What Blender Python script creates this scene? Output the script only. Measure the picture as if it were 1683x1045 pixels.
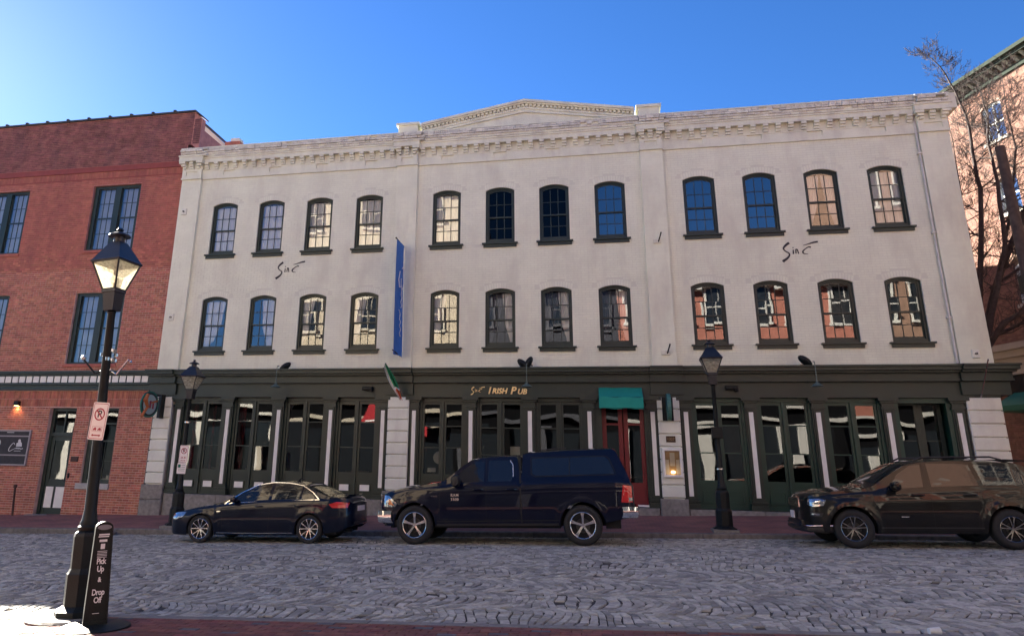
import bpy, math, random
import numpy as np
from mathutils import Matrix, Vector, noise

for o in list(bpy.data.objects):
    bpy.data.objects.remove(o)
scene = bpy.context.scene
COL = scene.collection
R_ = math.radians
rnd = random.Random(7)

# ---------------------------------------------------------------- camera
cam_d = bpy.data.cameras.new("camera")
cam = bpy.data.objects.new("camera", cam_d)
COL.objects.link(cam)
cx, cy, cz = (0.978741, 0.204119, 0.020052), (0.03974, -0.284641, 0.95781), (0.201214, -0.936651, -0.286702)
cam.matrix_world = Matrix(((cx[0], cy[0], cz[0], 0.0), (cx[1], cy[1], cz[1], -23.6), (cx[2], cy[2], cz[2], 1.94), (0, 0, 0, 1)))
cam_d.sensor_width = 36.0
cam_d.lens = 36.0 * 1200.0 / 1683.0
cam_d.shift_x = (841.5 - 731.0) / 1683.0
cam_d.shift_y = (409.0 - 522.5) / 1683.0
cam_d.clip_start = 0.1
cam_d.clip_end = 3000
scene.camera = cam

# ---------------------------------------------------------------- sky, sun, exposure
SUN = Vector((-0.797, 0.604, 0.0)).normalized()
SUN_EL = R_(24.5)
SUN_DIR = Vector((SUN.x * math.cos(SUN_EL), SUN.y * math.cos(SUN_EL), math.sin(SUN_EL)))
world = bpy.data.worlds.new("World")
scene.world = world
world.use_nodes = True
wn = world.node_tree
wn.nodes.clear()
sky = wn.nodes.new("ShaderNodeTexSky")
sky.sky_type = 'NISHITA'
sky.sun_disc = False
sky.sun_elevation = SUN_EL
sky.sun_rotation = math.atan2(SUN.x, SUN.y)
sky.altitude = 1500.0
sky.air_density = 1.0
sky.dust_density = 0.35
sky.ozone_density = 5.0
bg = wn.nodes.new("ShaderNodeBackground")
bg.inputs["Strength"].default_value = 0.05
wo = wn.nodes.new("ShaderNodeOutputWorld")
hsv = wn.nodes.new("ShaderNodeHueSaturation")
hsv.inputs["Saturation"].default_value = 1.17
hsv.inputs["Hue"].default_value = 0.508
hsv.inputs["Value"].default_value = 0.61
wn.links.new(sky.outputs[0], hsv.inputs["Color"])
wn.links.new(hsv.outputs[0], bg.inputs[0])
wn.links.new(bg.outputs[0], wo.inputs[0])
sd = bpy.data.lights.new("sun", 'SUN')
sd.energy = 5.0
sd.angle = R_(0.5)
sd.color = (1.0, 0.91, 0.77)
sun = bpy.data.objects.new("sun", sd)
COL.objects.link(sun)
sun.rotation_euler = SUN_DIR.to_track_quat('Z', 'Y').to_euler()
sun.location = (-30, 20, 30)
scene.view_settings.view_transform = 'Standard'
scene.view_settings.look = 'None'
scene.view_settings.gamma = 1.0
scene.view_settings.use_curve_mapping = False
scene.view_settings.exposure = 3.05
try:
    scene.cycles.max_bounces = 8
    scene.cycles.diffuse_bounces = 4
    scene.cycles.glossy_bounces = 4
    scene.cycles.transparent_max_bounces = 12
    scene.cycles.sample_clamp_indirect = 8
    scene.cycles.use_denoising = True
except Exception:
    pass

# ---------------------------------------------------------------- helpers
class MB:
    """collects vertices and faces for one mesh"""
    def __init__(s):
        s.v, s.f, s.m = [], [], []
    def add(s, vs, fs, m=0):
        b = len(s.v)
        s.v += [tuple(v) for v in vs]
        s.f += [tuple(b + i for i in f) for f in fs]
        s.m += [m] * len(fs)
        return s
    def box(s, x0, x1, y0, y1, z0, z1, m=0):
        if x0 > x1: x0, x1 = x1, x0
        if y0 > y1: y0, y1 = y1, y0
        if z0 > z1: z0, z1 = z1, z0
        vs = [(x0, y0, z0), (x1, y0, z0), (x1, y1, z0), (x0, y1, z0), (x0, y0, z1), (x1, y0, z1), (x1, y1, z1), (x0, y1, z1)]
        return s.add(vs, [(0, 3, 2, 1), (4, 5, 6, 7), (0, 1, 5, 4), (1, 2, 6, 5), (2, 3, 7, 6), (3, 0, 4, 7)], m)
    def bbox(s, x0, x1, y0, y1, z0, z1, b=0.01, m=0):
        """box whose front (-y) edges are chamfered by b"""
        vs = [(x0 + b, y0, z0 + b), (x1 - b, y0, z0 + b), (x1 - b, y0, z1 - b), (x0 + b, y0, z1 - b),
              (x0, y0 + b, z0), (x1, y0 + b, z0), (x1, y0 + b, z1), (x0, y0 + b, z1),
              (x0, y1, z0), (x1, y1, z0), (x1, y1, z1), (x0, y1, z1)]
        fs = [(0, 1, 2, 3), (4, 5, 1, 0), (5, 6, 2, 1), (6, 7, 3, 2), (7, 4, 0, 3),
              (8, 9, 5, 4), (9, 10, 6, 5), (10, 11, 7, 6), (11, 8, 4, 7), (8, 11, 10, 9)]
        return s.add(vs, fs, m)
    def quad(s, a, b, c, d, m=0):
        return s.add([a, b, c, d], [(0, 1, 2, 3)], m)
    def prism(s, pts, y0, y1, m=0):
        """polygon in x,z (counter-clockwise seen from -y) extruded y0..y1"""
        n = len(pts)
        vs = [(x, y0, z) for x, z in pts] + [(x, y1, z) for x, z in pts]
        fs = [tuple(range(n)), tuple(range(2 * n - 1, n - 1, -1))]
        fs += [(i, i + n, (i + 1) % n + n, (i + 1) % n) for i in range(n)]
        return s.add(vs, fs, m)
    def prismx(s, pts, x0, x1, m=0):
        """polygon in y,z extruded along x"""
        n = len(pts)
        vs = [(x0, y, z) for y, z in pts] + [(x1, y, z) for y, z in pts]
        fs = [tuple(range(n)), tuple(range(2 * n - 1, n - 1, -1))]
        fs += [(i, i + n, (i + 1) % n + n, (i + 1) % n) for i in range(n)]
        return s.add(vs, fs, m)
    def tube(s, P, r, n=8, m=0, cap=True):
        P = [Vector(p) for p in P]
        if not isinstance(r, (list, tuple)):
            r = [r] * len(P)
        rings = []
        a = None
        for i, p in enumerate(P):
            t = (P[min(i + 1, len(P) - 1)] - P[max(i - 1, 0)]).normalized()
            if a is None:
                a = Vector((0, 0, 1)) if abs(t.z) < 0.9 else Vector((1, 0, 0))
            a = (a - t * a.dot(t)).normalized()
            b = t.cross(a)
            rings.append([p + (a * math.cos(2 * math.pi * k / n) + b * math.sin(2 * math.pi * k / n)) * r[i] for k in range(n)])
        vs = [v for rg in rings for v in rg]
        fs = [(i * n + k, i * n + (k + 1) % n, (i + 1) * n + (k + 1) % n, (i + 1) * n + k) for i in range(len(P) - 1) for k in range(n)]
        if cap:
            fs += [tuple(range(n - 1, -1, -1)), tuple((len(P) - 1) * n + k for k in range(n))]
        return s.add(vs, fs, m)
    def lathe(s, prof, n=16, c=(0, 0, 0), axis='z', m=0, rot=0.0):
        vs = []
        for r, h in prof:
            for k in range(n):
                a = 2 * math.pi * k / n + rot
                if axis == 'z':
                    vs.append((c[0] + r * math.cos(a), c[1] + r * math.sin(a), c[2] + h))
                else:
                    vs.append((c[0] + r * math.cos(a), c[1] + h, c[2] + r * math.sin(a)))
        fs = []
        for i in range(len(prof) - 1):
            for k in range(n):
                q = (i * n + k, i * n + (k + 1) % n, (i + 1) * n + (k + 1) % n, (i + 1) * n + k)
                fs.append(q if axis == 'z' else q[::-1])
        return s.add(vs, fs, m)
    def mesh(s, name, mats, smooth=False, angle=35):
        me = bpy.data.meshes.new(name)
        me.from_pydata(s.v, [], s.f)
        if not isinstance(mats, (list, tuple)):
            mats = [mats]
        for mt in mats:
            me.materials.append(mt)
        if len(mats) > 1:
            me.polygons.foreach_set("material_index", s.m)
        if smooth:
            me.polygons.foreach_set("use_smooth", [True] * len(me.polygons))
            me.update()
            me.set_sharp_from_angle(angle=R_(angle))
        me.update()
        return me

WORLD = {}   # parent empty -> its location, for children built in world coordinates
def place(name, data, parent=None, loc=(0, 0, 0), rot=(0, 0, 0), scale=None):
    o = bpy.data.objects.new(name, data)
    COL.objects.link(o)
    o.location = loc
    o.rotation_euler = rot
    if scale: o.scale = scale
    if parent is not None:
        o.parent = parent
        if parent in WORLD:
            o.matrix_parent_inverse = Matrix.Translation(-WORLD[parent])
    return o
def build(name, mb, mats, parent=None, smooth=False, loc=(0, 0, 0), rot=(0, 0, 0), angle=35):
    return place(name, mb.mesh(name, mats, smooth, angle), parent, loc, rot)
def tag(o, label, cat, group=None):
    o["label"] = label
    o["category"] = cat
    if group: o["group"] = group
    return o
def structure(o):
    o["kind"] = "structure"
    return o
def stuff(o):
    o["kind"] = "stuff"
    return o
def thing(name, label, cat, loc=(0, 0, 0), group=None, rot=(0, 0, 0), world=False):
    o = bpy.data.objects.new(name, None)
    COL.objects.link(o)
    o.empty_display_size = 0.3
    o.location = loc
    o.rotation_euler = rot
    if world: WORLD[o] = Vector(loc)
    return tag(o, label, cat, group)
def kids(o):
    return [c for c in o.children]
def dup(o, parent=None, loc=None, label=None, rot=None):
    c = o.copy()
    COL.objects.link(c)
    if parent is not None: c.parent = parent
    if loc is not None: c.location = loc
    if rot is not None: c.rotation_euler = rot
    if label: c["label"] = label
    for k in list(o.children):
        dup(k, c)
    return c

# ---------------------------------------------------------------- materials
def newmat(name):
    m = bpy.data.materials.new(name)
    m.use_nodes = True
    nt = m.node_tree
    return m, nt, nt.nodes["Principled BSDF"]
def N(nt, t, **kw):
    n = nt.nodes.new(t)
    for k, v in kw.items():
        setattr(n, k, v)
    return n
def mat(name, col, rough=0.6, metal=0.0, var=0.12, scale=3.0, bump=0.0, bscale=40.0, coat=0.0, rvar=0.0, island=0.0, stain=None, spec=0.5, objvar=0.0):
    """plain surface with mottled colour, per-piece variation, fine relief"""
    m, nt, p = newmat(name)
    L = nt.links.new
    geo = N(nt, "ShaderNodeNewGeometry")
    tc = N(nt, "ShaderNodeTexCoord")
    n1 = N(nt, "ShaderNodeTexNoise"); n1.inputs["Scale"].default_value = scale; n1.inputs["Detail"].default_value = 6
    L(geo.outputs["Position"], n1.inputs["Vector"])
    lo = tuple(c * (1 - var) for c in col) + (1,)
    hi = tuple(min(1, c * (1 + var)) for c in col) + (1,)
    ramp = N(nt, "ShaderNodeMix", data_type='RGBA')
    ramp.inputs["A"].default_value = lo; ramp.inputs["B"].default_value = hi
    mr = N(nt, "ShaderNodeMapRange"); mr.inputs["From Min"].default_value = 0.3; mr.inputs["From Max"].default_value = 0.7
    L(n1.outputs["Fac"], mr.inputs["Value"]); L(mr.outputs[0], ramp.inputs["Factor"])
    out = ramp.outputs["Result"]
    if island or objvar:
        oi = N(nt, "ShaderNodeObjectInfo")
        ad = N(nt, "ShaderNodeMath", operation='ADD'); L(geo.outputs["Random Per Island"], ad.inputs[0]); L(oi.outputs["Random"], ad.inputs[1])
        fr = N(nt, "ShaderNodeMath", operation='FRACT'); L(ad.outputs[0], fr.inputs[0])
        m2 = N(nt, "ShaderNodeMapRange"); k = max(island, objvar)
        m2.inputs["To Min"].default_value = 1 - k; m2.inputs["To Max"].default_value = 1 + k
        L(fr.outputs[0], m2.inputs["Value"])
        hs = N(nt, "ShaderNodeHueSaturation"); L(out, hs.inputs["Color"]); L(m2.outputs[0], hs.inputs["Value"])
        m3 = N(nt, "ShaderNodeMath", operation='MULTIPLY_ADD'); L(fr.outputs[0], m3.inputs[0]); m3.inputs[1].default_value = 7.31; m3.inputs[2].default_value = 0.0
        f3 = N(nt, "ShaderNodeMath", operation='FRACT'); L(m3.outputs[0], f3.inputs[0])
        m4 = N(nt, "ShaderNodeMapRange"); m4.inputs["To Min"].default_value = 0.5 - 0.03 * k; m4.inputs["To Max"].default_value = 0.5 + 0.05 * k
        L(f3.outputs[0], m4.inputs["Value"]); L(m4.outputs[0], hs.inputs["Hue"])
        out = hs.outputs["Color"]
    if stain:
        sc, amount, scol = stain
        ns = N(nt, "ShaderNodeTexNoise"); ns.inputs["Scale"].default_value = sc; ns.inputs["Detail"].default_value = 8; ns.inputs["Roughness"].default_value = 0.65
        mp = N(nt, "ShaderNodeMapping"); mp.inputs["Scale"].default_value = (1, 1, 0.3)
        L(geo.outputs["Position"], mp.inputs["Vector"]); L(mp.outputs[0], ns.inputs["Vector"])
        ms = N(nt, "ShaderNodeMapRange"); ms.inputs["From Min"].default_value = 0.48; ms.inputs["From Max"].default_value = 0.72; ms.inputs["To Max"].default_value = amount
        L(ns.outputs["Fac"], ms.inputs["Value"])
        mx = N(nt, "ShaderNodeMix", data_type='RGBA'); L(ms.outputs[0], mx.inputs["Factor"]); L(out, mx.inputs["A"]); mx.inputs["B"].default_value = tuple(scol) + (1,)
        out = mx.outputs["Result"]
    L(out, p.inputs["Base Color"])
    p.inputs["Roughness"].default_value = rough
    p.inputs["Metallic"].default_value = metal
    p.inputs["Specular IOR Level"].default_value = spec
    p.inputs["Coat Weight"].default_value = coat
    p.inputs["Coat Roughness"].default_value = 0.03
    if rvar:
        mr2 = N(nt, "ShaderNodeMapRange"); mr2.inputs["To Min"].default_value = max(0.02, rough - rvar); mr2.inputs["To Max"].default_value = rough + rvar
        L(n1.outputs["Fac"], mr2.inputs["Value"]); L(mr2.outputs[0], p.inputs["Roughness"])
    if bump:
        n2 = N(nt, "ShaderNodeTexNoise"); n2.inputs["Scale"].default_value = bscale; n2.inputs["Detail"].default_value = 4
        L(geo.outputs["Position"], n2.inputs["Vector"])
        b = N(nt, "ShaderNodeBump"); b.inputs["Strength"].default_value = bump; b.inputs["Distance"].default_value = 0.02
        L(n2.outputs["Fac"], b.inputs["Height"]); L(b.outputs[0], p.inputs["Normal"])
    return m
def glass(name, refl, wave=0.15, wscale=1.6, tint=(0.8, 0.85, 0.85), pane_tilt=0.0):
    """window glass: a mirror share that grows at grazing angles, the rest see-through"""
    m, nt, p = newmat(name)
    L = nt.links.new
    nt.nodes.remove(p)
    out = nt.nodes["Material Output"]
    tr = N(nt, "ShaderNodeBsdfTransparent"); tr.inputs[0].default_value = tint + (1,)
    gl = N(nt, "ShaderNodeBsdfGlossy"); gl.inputs["Roughness"].default_value = 0.015; gl.inputs["Color"].default_value = (0.92, 0.97, 1, 1)
    fr = N(nt, "ShaderNodeFresnel"); fr.inputs["IOR"].default_value = 1.5
    ad = N(nt, "ShaderNodeMath", operation='ADD', use_clamp=True); ad.inputs[1].default_value = refl
    L(fr.outputs[0], ad.inputs[0])
    mx = N(nt, "ShaderNodeMixShader")
    L(ad.outputs[0], mx.inputs[0]); L(tr.outputs[0], mx.inputs[1]); L(gl.outputs[0], mx.inputs[2]); L(mx.outputs[0], out.inputs[0])
    geo = N(nt, "ShaderNodeNewGeometry")
    nz = N(nt, "ShaderNodeTexNoise"); nz.inputs["Scale"].default_value = wscale; nz.inputs["Detail"].default_value = 1.0
    L(geo.outputs["Position"], nz.inputs["Vector"])
    b = N(nt, "ShaderNodeBump"); b.inputs["Strength"].default_value = wave; b.inputs["Distance"].default_value = 0.1
    L(nz.outputs["Fac"], b.inputs["Height"]); L(b.outputs[0], gl.inputs["Normal"])
    return m
def emis(name, col, strength):
    m, nt, p = newmat(name)
    p.inputs["Base Color"].default_value = tuple(col) + (1,)
    p.inputs["Emission Color"].default_value = tuple(col) + (1,)
    p.inputs["Emission Strength"].default_value = strength
    return m

M = {}
M['white_brick'] = mat("painted brick", (0.79, 0.795, 0.65), 0.75, var=0.05, scale=1.2, bump=0.25, bscale=60, island=0.02, stain=(1.3, 0.6, (0.57, 0.53, 0.45)))
M['white_joint'] = mat("painted joint", (0.70, 0.695, 0.575), 0.8, var=0.06, scale=1.2, bump=0.3, bscale=80)
M['white_trim'] = mat("painted cornice", (0.745, 0.745, 0.615), 0.75, var=0.07, scale=2.0, bump=0.3, bscale=30, stain=(2.2, 0.35, (0.36, 0.30, 0.28)))
M['rough_course'] = mat("weathered cornice brick", (0.68, 0.66, 0.58), 0.85, var=0.12, scale=5.0, bump=0.6, bscale=30, island=0.12, stain=(4.0, 0.45, (0.36, 0.32, 0.28)))
M['stone'] = mat("painted stone", (0.76, 0.76, 0.665), 0.7, var=0.05, scale=2.5, bump=0.3, bscale=25, objvar=0.03, stain=(2.5, 0.25, (0.42, 0.36, 0.32)))
M['granite'] = mat("granite", (0.25, 0.235, 0.215), 0.8, var=0.25, scale=9.0, bump=0.6, bscale=45, stain=(1.8, 0.6, (0.13, 0.12, 0.11)))
M['green'] = mat("dark green paint", (0.017, 0.031, 0.024), 0.42, var=0.12, scale=2.0, bump=0.08, bscale=30, rvar=0.12)
M['green2'] = mat("green paint", (0.009, 0.045, 0.032), 0.4, var=0.12, scale=2.0, bump=0.08, bscale=30, rvar=0.12)
M['white'] = mat("white paint", (0.82, 0.81, 0.77), 0.5, var=0.05, scale=4.0, bump=0.1)
M['red_brick'] = mat("red brick", (0.42, 0.145, 0.098), 0.85, var=0.2, scale=6.0, bump=0.5, bscale=60, island=0.28, stain=(0.7, 0.35, (0.20, 0.055, 0.05)))
M['red_brick_up'] = mat("painted red brick", (0.40, 0.125, 0.090), 0.8, var=0.15, scale=4.0, bump=0.5, bscale=60, island=0.14, stain=(1.0, 0.5, (0.15, 0.045, 0.055)))
M['mortar'] = mat("brick mortar", (0.62, 0.41, 0.35), 0.9, var=0.2, scale=5.0, bump=0.4, bscale=60, stain=(0.7, 0.4, (0.28, 0.13, 0.11)))
M['mortar_up'] = mat("painted mortar", (0.46, 0.20, 0.17), 0.9, var=0.2, scale=5.0, bump=0.4, bscale=60)
M['cobble'] = mat("granite sett", (0.36, 0.352, 0.31), 0.65, var=0.25, scale=18.0, bump=0.6, bscale=90, island=0.42, stain=(0.35, 0.35, (0.11, 0.11, 0.12)), rvar=0.15)
M['joint'] = mat("sett joint", (0.055, 0.052, 0.048), 0.95, var=0.3, scale=20.0, bump=0.5, bscale=60)
M['paver'] = mat("brick paver", (0.17, 0.057, 0.046), 0.8, var=0.2, scale=9.0, bump=0.4, bscale=60, island=0.3, stain=(1.4, 0.35, (0.13, 0.07, 0.07)))
M['kerb'] = mat("kerb granite", (0.20, 0.19, 0.175), 0.85, var=0.2, scale=12.0, bump=0.5, bscale=60, objvar=0.08)
M['kerb_dark'] = mat("worn kerb granite", (0.17, 0.155, 0.14), 0.8, var=0.3, scale=8.0, bump=0.5, bscale=60, objvar=0.12, stain=(2.0, 0.5, (0.06, 0.055, 0.05)))
M['black_iron'] = mat("black painted iron", (0.006, 0.009, 0.009), 0.5, spec=0.3, var=0.2, scale=6.0, bump=0.15, bscale=60, rvar=0.1)
M['iron_blue'] = mat("painted lantern iron", (0.013, 0.016, 0.022), 0.4, var=0.2, scale=6.0, bump=0.1, bscale=40)
M['steel'] = mat("bright steel", (0.62, 0.62, 0.62), 0.25, 1.0, var=0.1, scale=8.0)
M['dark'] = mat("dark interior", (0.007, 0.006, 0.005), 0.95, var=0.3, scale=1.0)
M['curtain'] = mat("white curtain", (0.85, 0.83, 0.80), 0.9, var=0.06, scale=3.0)
M['curtain_grey'] = mat("slate curtain", (0.10, 0.105, 0.13), 0.9, var=0.15, scale=3.0)
M['curtain_red'] = mat("red curtain", (0.16, 0.012, 0.02), 0.9, var=0.2, scale=3.0)
M['pane_up'] = glass("upper window glass", 0.14, 0.018, 1.1, tint=(0.92, 0.94, 0.94))
M['pane_low'] = glass("shopfront glass", 0.07, 0.06, 0.8, tint=(0.6, 0.62, 0.62))
def frosted(name, col):
    m, nt, p = newmat(name)
    L = nt.links.new
    nt.nodes.remove(p)
    tr = N(nt, "ShaderNodeBsdfTransparent"); tr.inputs[0].default_value = (0.9, 0.88, 0.8, 1)
    tl = N(nt, "ShaderNodeBsdfTranslucent"); tl.inputs[0].default_value = col + (1,)
    df = N(nt, "ShaderNodeBsdfDiffuse"); df.inputs[0].default_value = col + (1,)
    gl = N(nt, "ShaderNodeBsdfGlossy"); gl.inputs["Roughness"].default_value = 0.08
    nz = N(nt, "ShaderNodeTexNoise"); nz.inputs["Scale"].default_value = 7.0; nz.inputs["Detail"].default_value = 5
    mr = N(nt, "ShaderNodeMapRange"); mr.inputs["From Min"].default_value = 0.35; mr.inputs["From Max"].default_value = 0.7; mr.inputs["To Min"].default_value = 0.35; mr.inputs["To Max"].default_value = 0.85
    L(nz.outputs["Fac"], mr.inputs["Value"])
    a = N(nt, "ShaderNodeMixShader"); a.inputs[0].default_value = 0.3; L(tl.outputs[0], a.inputs[1]); L(df.outputs[0], a.inputs[2])
    b = N(nt, "ShaderNodeMixShader"); L(mr.outputs[0], b.inputs[0]); L(tr.outputs[0], b.inputs[1]); L(a.outputs[0], b.inputs[2])
    c = N(nt, "ShaderNodeMixShader"); c.inputs[0].default_value = 0.08; L(b.outputs[0], c.inputs[1]); L(gl.outputs[0], c.inputs[2])
    L(c.outputs[0], nt.nodes["Material Output"].inputs[0])
    return m
M['lamp_glass'] = frosted("dusty lantern glass", (0.80, 0.76, 0.60))
M['pane_screen'] = glass("screened window glass", -0.025, 0.02, 1.1, tint=(0.25, 0.26, 0.28))
M['red_door'] = mat("red door paint", (0.17, 0.010, 0.016), 0.35, var=0.12, scale=3.0)
M['awning'] = mat("green awning canvas", (0.010, 0.27, 0.215), 0.8, var=0.06, scale=5.0, bump=0.2, bscale=150)
M['gold'] = mat("gilt lettering", (0.92, 0.70, 0.34), 0.4, 0.25, var=0.1, scale=10.0)
M['ink'] = mat("black sign paint", (0.035, 0.033, 0.036), 0.7, var=0.2, scale=10.0)
M['blue_cloth'] = mat("blue banner cloth", (0.05, 0.17, 0.50), 0.85, var=0.08, scale=4.0)
M['roof'] = mat("dark roofing", (0.05, 0.05, 0.055), 0.85, var=0.2, scale=3.0)
M['tyre'] = mat("tyre rubber", (0.012, 0.012, 0.013), 0.75, var=0.2, scale=20.0, bump=0.2, bscale=120)
M['alloy'] = mat("wheel alloy", (0.62, 0.62, 0.63), 0.22, 0.95, var=0.06, scale=6.0)
M['alloy_dark'] = mat("dark wheel alloy", (0.22, 0.22, 0.22), 0.25, 0.95, var=0.1, scale=6.0)
M['chrome'] = mat("chrome", (0.80, 0.80, 0.80), 0.07, 1.0, var=0.03, scale=3.0)
M['plastic'] = mat("black trim plastic", (0.014, 0.014, 0.015), 0.5, var=0.1, scale=10.0, bump=0.15, bscale=200)
M['void'] = mat("near black underbody", (0.006, 0.006, 0.006), 0.95, var=0.1)  # one even near-black for underbody, wheel housings and wheel barrels
M['bark'] = mat("dark bark", (0.050, 0.036, 0.034), 0.9, var=0.3, scale=8.0, bump=0.6, bscale=30)
M['pole_wood'] = mat("weathered pole wood", (0.075, 0.05, 0.04), 0.9, var=0.3, scale=6.0, bump=0.6, bscale=25)
M['orange_cloth'] = mat("orange cloth", (0.50, 0.09, 0.03), 0.85)
M['green_cloth'] = mat("green flag cloth", (0.012, 0.17, 0.07), 0.85)
M['white_cloth'] = mat("white cloth", (0.7, 0.7, 0.7), 0.85)
M['sign_white'] = mat("sign white", (0.78, 0.72, 0.72), 0.4, var=0.03)
M['sign_red'] = mat("sign red", (0.33, 0.012, 0.04), 0.4, var=0.05)
M['teal'] = mat("teal awning", (0.006, 0.13, 0.09), 0.7)
# ---------------------------------------------------------------- ground heights (the street climbs to the right)
def z_far(x): return 0.684 + 0.0305 * x            # pavement at the foot of the pub wall
def z_fkerb(x): return 0.49 + 0.028 * x            # top of the far kerb
def z_nkerb(x): return 0.352 + 0.0355 * x          # top of the near kerb
def z_road(x, y):
    a = 0.365 + 0.030 * x
    b = 0.275 + 0.0345 * x
    t = (-4.0 - y) / 10.7
    return a + (b - a) * t + 0.045 * math.sin(math.pi * min(1, max(0, t)))

def sheet(name, xs, ys, zf, m, parent=None, thick=0):
    mb = MB()
    nx, ny = len(xs), len(ys)
    vs = [(x, y, zf(x, y)) for y in ys for x in xs]
    fs = [(j * nx + i, j * nx + i + 1, (j + 1) * nx + i + 1, (j + 1) * nx + i) for j in range(ny - 1) for i in range(nx - 1)]
    mb.add(vs, fs)
    return build(name, mb, m, parent)
def lin(a, b, n): return [a + (b - a) * i / (n - 1) for i in range(n)]

M['earth'] = mat("asphalt ground", (0.06, 0.058, 0.056), 0.9, var=0.2, scale=0.5, bump=0.4, bscale=20)
def zg(x, y):
    xx = max(-60, min(60, x))
    return 0.30 + 0.03 * xx - 0.45 if (-60 < y < 60) else 0.30 + 0.03 * xx - 0.45
structure(sheet("ground", [-1500, -400, -60, -30, 0, 30, 60, 400, 1500], [-1500, -400, -60, -28, 0, 30, 60, 400, 1500], zg, M['earth']))

road = structure(sheet("road", lin(-60, 60, 41), [-14.78] + lin(-14.6, -4.1, 9) + [-4.0], lambda x, y: z_road(x, y) - 0.012, M['joint']))
XV0, XV1 = -20.5, 14.0
# setts laid in shallow arcs that run across the street
def sett_mesh(mb, c, h, tilt):
    # c: four corners (x,y) in order; rounded top
    cxm = sum(p[0] for p in c) / 4; cym = sum(p[1] for p in c) / 4
    vs = []
    for k, (inset, dz) in enumerate(((0.0, -0.03), (0.0, 0.002), (0.15, 0.010))):
        for (x, y) in c:
            px, py = x + (cxm - x) * inset, y + (cym - y) * inset
            vs.append((px, py, z_road(px, py) - 0.004 + h + dz + (px - cxm) * tilt[0] + (py - cym) * tilt[1]))
    fs = []
    for r in range(2):
        for k in range(4):
            a, b = r * 4 + k, r * 4 + (k + 1) % 4
            fs.append((a, b, b + 4, a + 4))
    fs.append((8, 9, 10, 11))
    mb.add(vs, fs)
setts = []
def warp(x, y):
    e = min(1, max(0, (-4.05 - y) / 0.5)) * min(1, max(0, (y + 14.72) / 0.5))
    return (x + 0.20 * noise.noise((x * 0.9, y * 1.3, 3.3)) + 0.05 * noise.noise((x * 3.1, y * 3.3, 1.1)), y + e * (0.22 * noise.noise((x * 0.55, y * 0.8, 7.7)) + 0.05 * noise.noise((x * 2.7, y * 2.9, 5.1))))
NS = 9
SW = (14.78 - 4.0) / NS
for j in range(NS):
    y_top = -4.0 - j * SW
    off = rnd.uniform(0, 1)
    step = 0.116
    nst = 7
    i0 = int((XV0 - 1) / step); i1 = int((XV1 + 1) / step)
    x = XV0 - 1
    wv = 0
    while x < XV1 + 1:
        w = step * rnd.uniform(0.86, 1.16)
        amp = 0.17 + 0.12 * noise.noise((x * 0.7, j * 3.1, 0))
        cut = sorted([0.0] + [(k + rnd.uniform(-0.16, 0.16)) / nst for k in range(1, nst)] + [1.0])
        if rnd.random() < 0.5:
            cut = sorted([0.0] + [(k + 0.5 + rnd.uniform(-0.12, 0.12)) / nst for k in range(0, nst)] + [1.0])
        for k in range(len(cut) - 1):
            t0, t1 = cut[k], cut[k + 1]
            if t1 - t0 < 0.05: continue
            g = 0.0075
            def bow(t): return amp * (1 - (2 * t - 1) ** 2)
            ya, yb = y_top - t0 * SW - g, y_top - t1 * SW + g
            xa, xb = x + bow(t0), x + bow(t1)
            jx = rnd.uniform(-0.008, 0.008)
            c = [(xb + g + jx, yb), (xb + w - g + jx, yb), (xa + w - g + jx, ya), (xa + g + jx, ya)]
            c = [warp(px_, py_) for px_, py_ in c]
            if rnd.random() < 0.012: continue
            setts.append((c, rnd.uniform(-0.005, 0.007), (rnd.uniform(-0.07, 0.07), rnd.uniform(-0.05, 0.05))))
        x += w
# the largest in view (nearest the camera) as single stones, the rest as one mass
def near_rank(s):
    cxm = sum(p[0] for p in s[0]) / 4; cym = sum(p[1] for p in s[0]) / 4
    d = math.hypot(cxm, cym + 23.6)
    vis = -8.6 + (cym + 15.0) * -0.55 < cxm < 5.6 + (cym + 15.0) * 0.7
    return d if vis else d + 100
setts.sort(key=near_rank)
for s in setts[:290]:
    mb = MB(); sett_mesh(mb, *s)
    build("cobblestone", mb, M['cobble'], road)
mb = MB()
for s in setts[290:]: sett_mesh(mb, *s)
stuff(build("cobblestones", mb, M['cobble'], road))

# far kerb and brick pavement
kerb = structure(sheet("far_kerb", [-60, 60], [-4.02, -3.80], lambda x, y: z_fkerb(x) - 0.12, M['kerb_dark']))
x = -24.0
while x < 16:
    L_ = rnd.uniform(1.5, 2.2)
    mb = MB()
    h = rnd.uniform(-0.006, 0.006)
    x0, x1 = x + 0.006, x + L_ - 0.006
    P = []
    for xx in (x0, x1):
        zt = z_fkerb(xx) + h
        P.append([(xx, -4.03, z_road(xx, -4) - 0.05), (xx, -4.03, zt - 0.02), (xx, -4.01, zt), (xx, -3.83, zt + 0.004), (xx, -3.83, zt - 0.15)])
    mb.add(P[0] + P[1], [(0, 5, 6, 1), (1, 6, 7, 2), (2, 7, 8, 3), (3, 8, 9, 4), (0, 1, 2, 3, 4), (9, 8, 7, 6, 5)])
    build("kerb_stone", mb, M['kerb_dark'], kerb)
    x += L_
def zfs(x, y):
    t = (y + 3.83) / 3.83
    return z_fkerb(x) + (z_far(x) - z_fkerb(x)) * min(t, 1.6)
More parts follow.
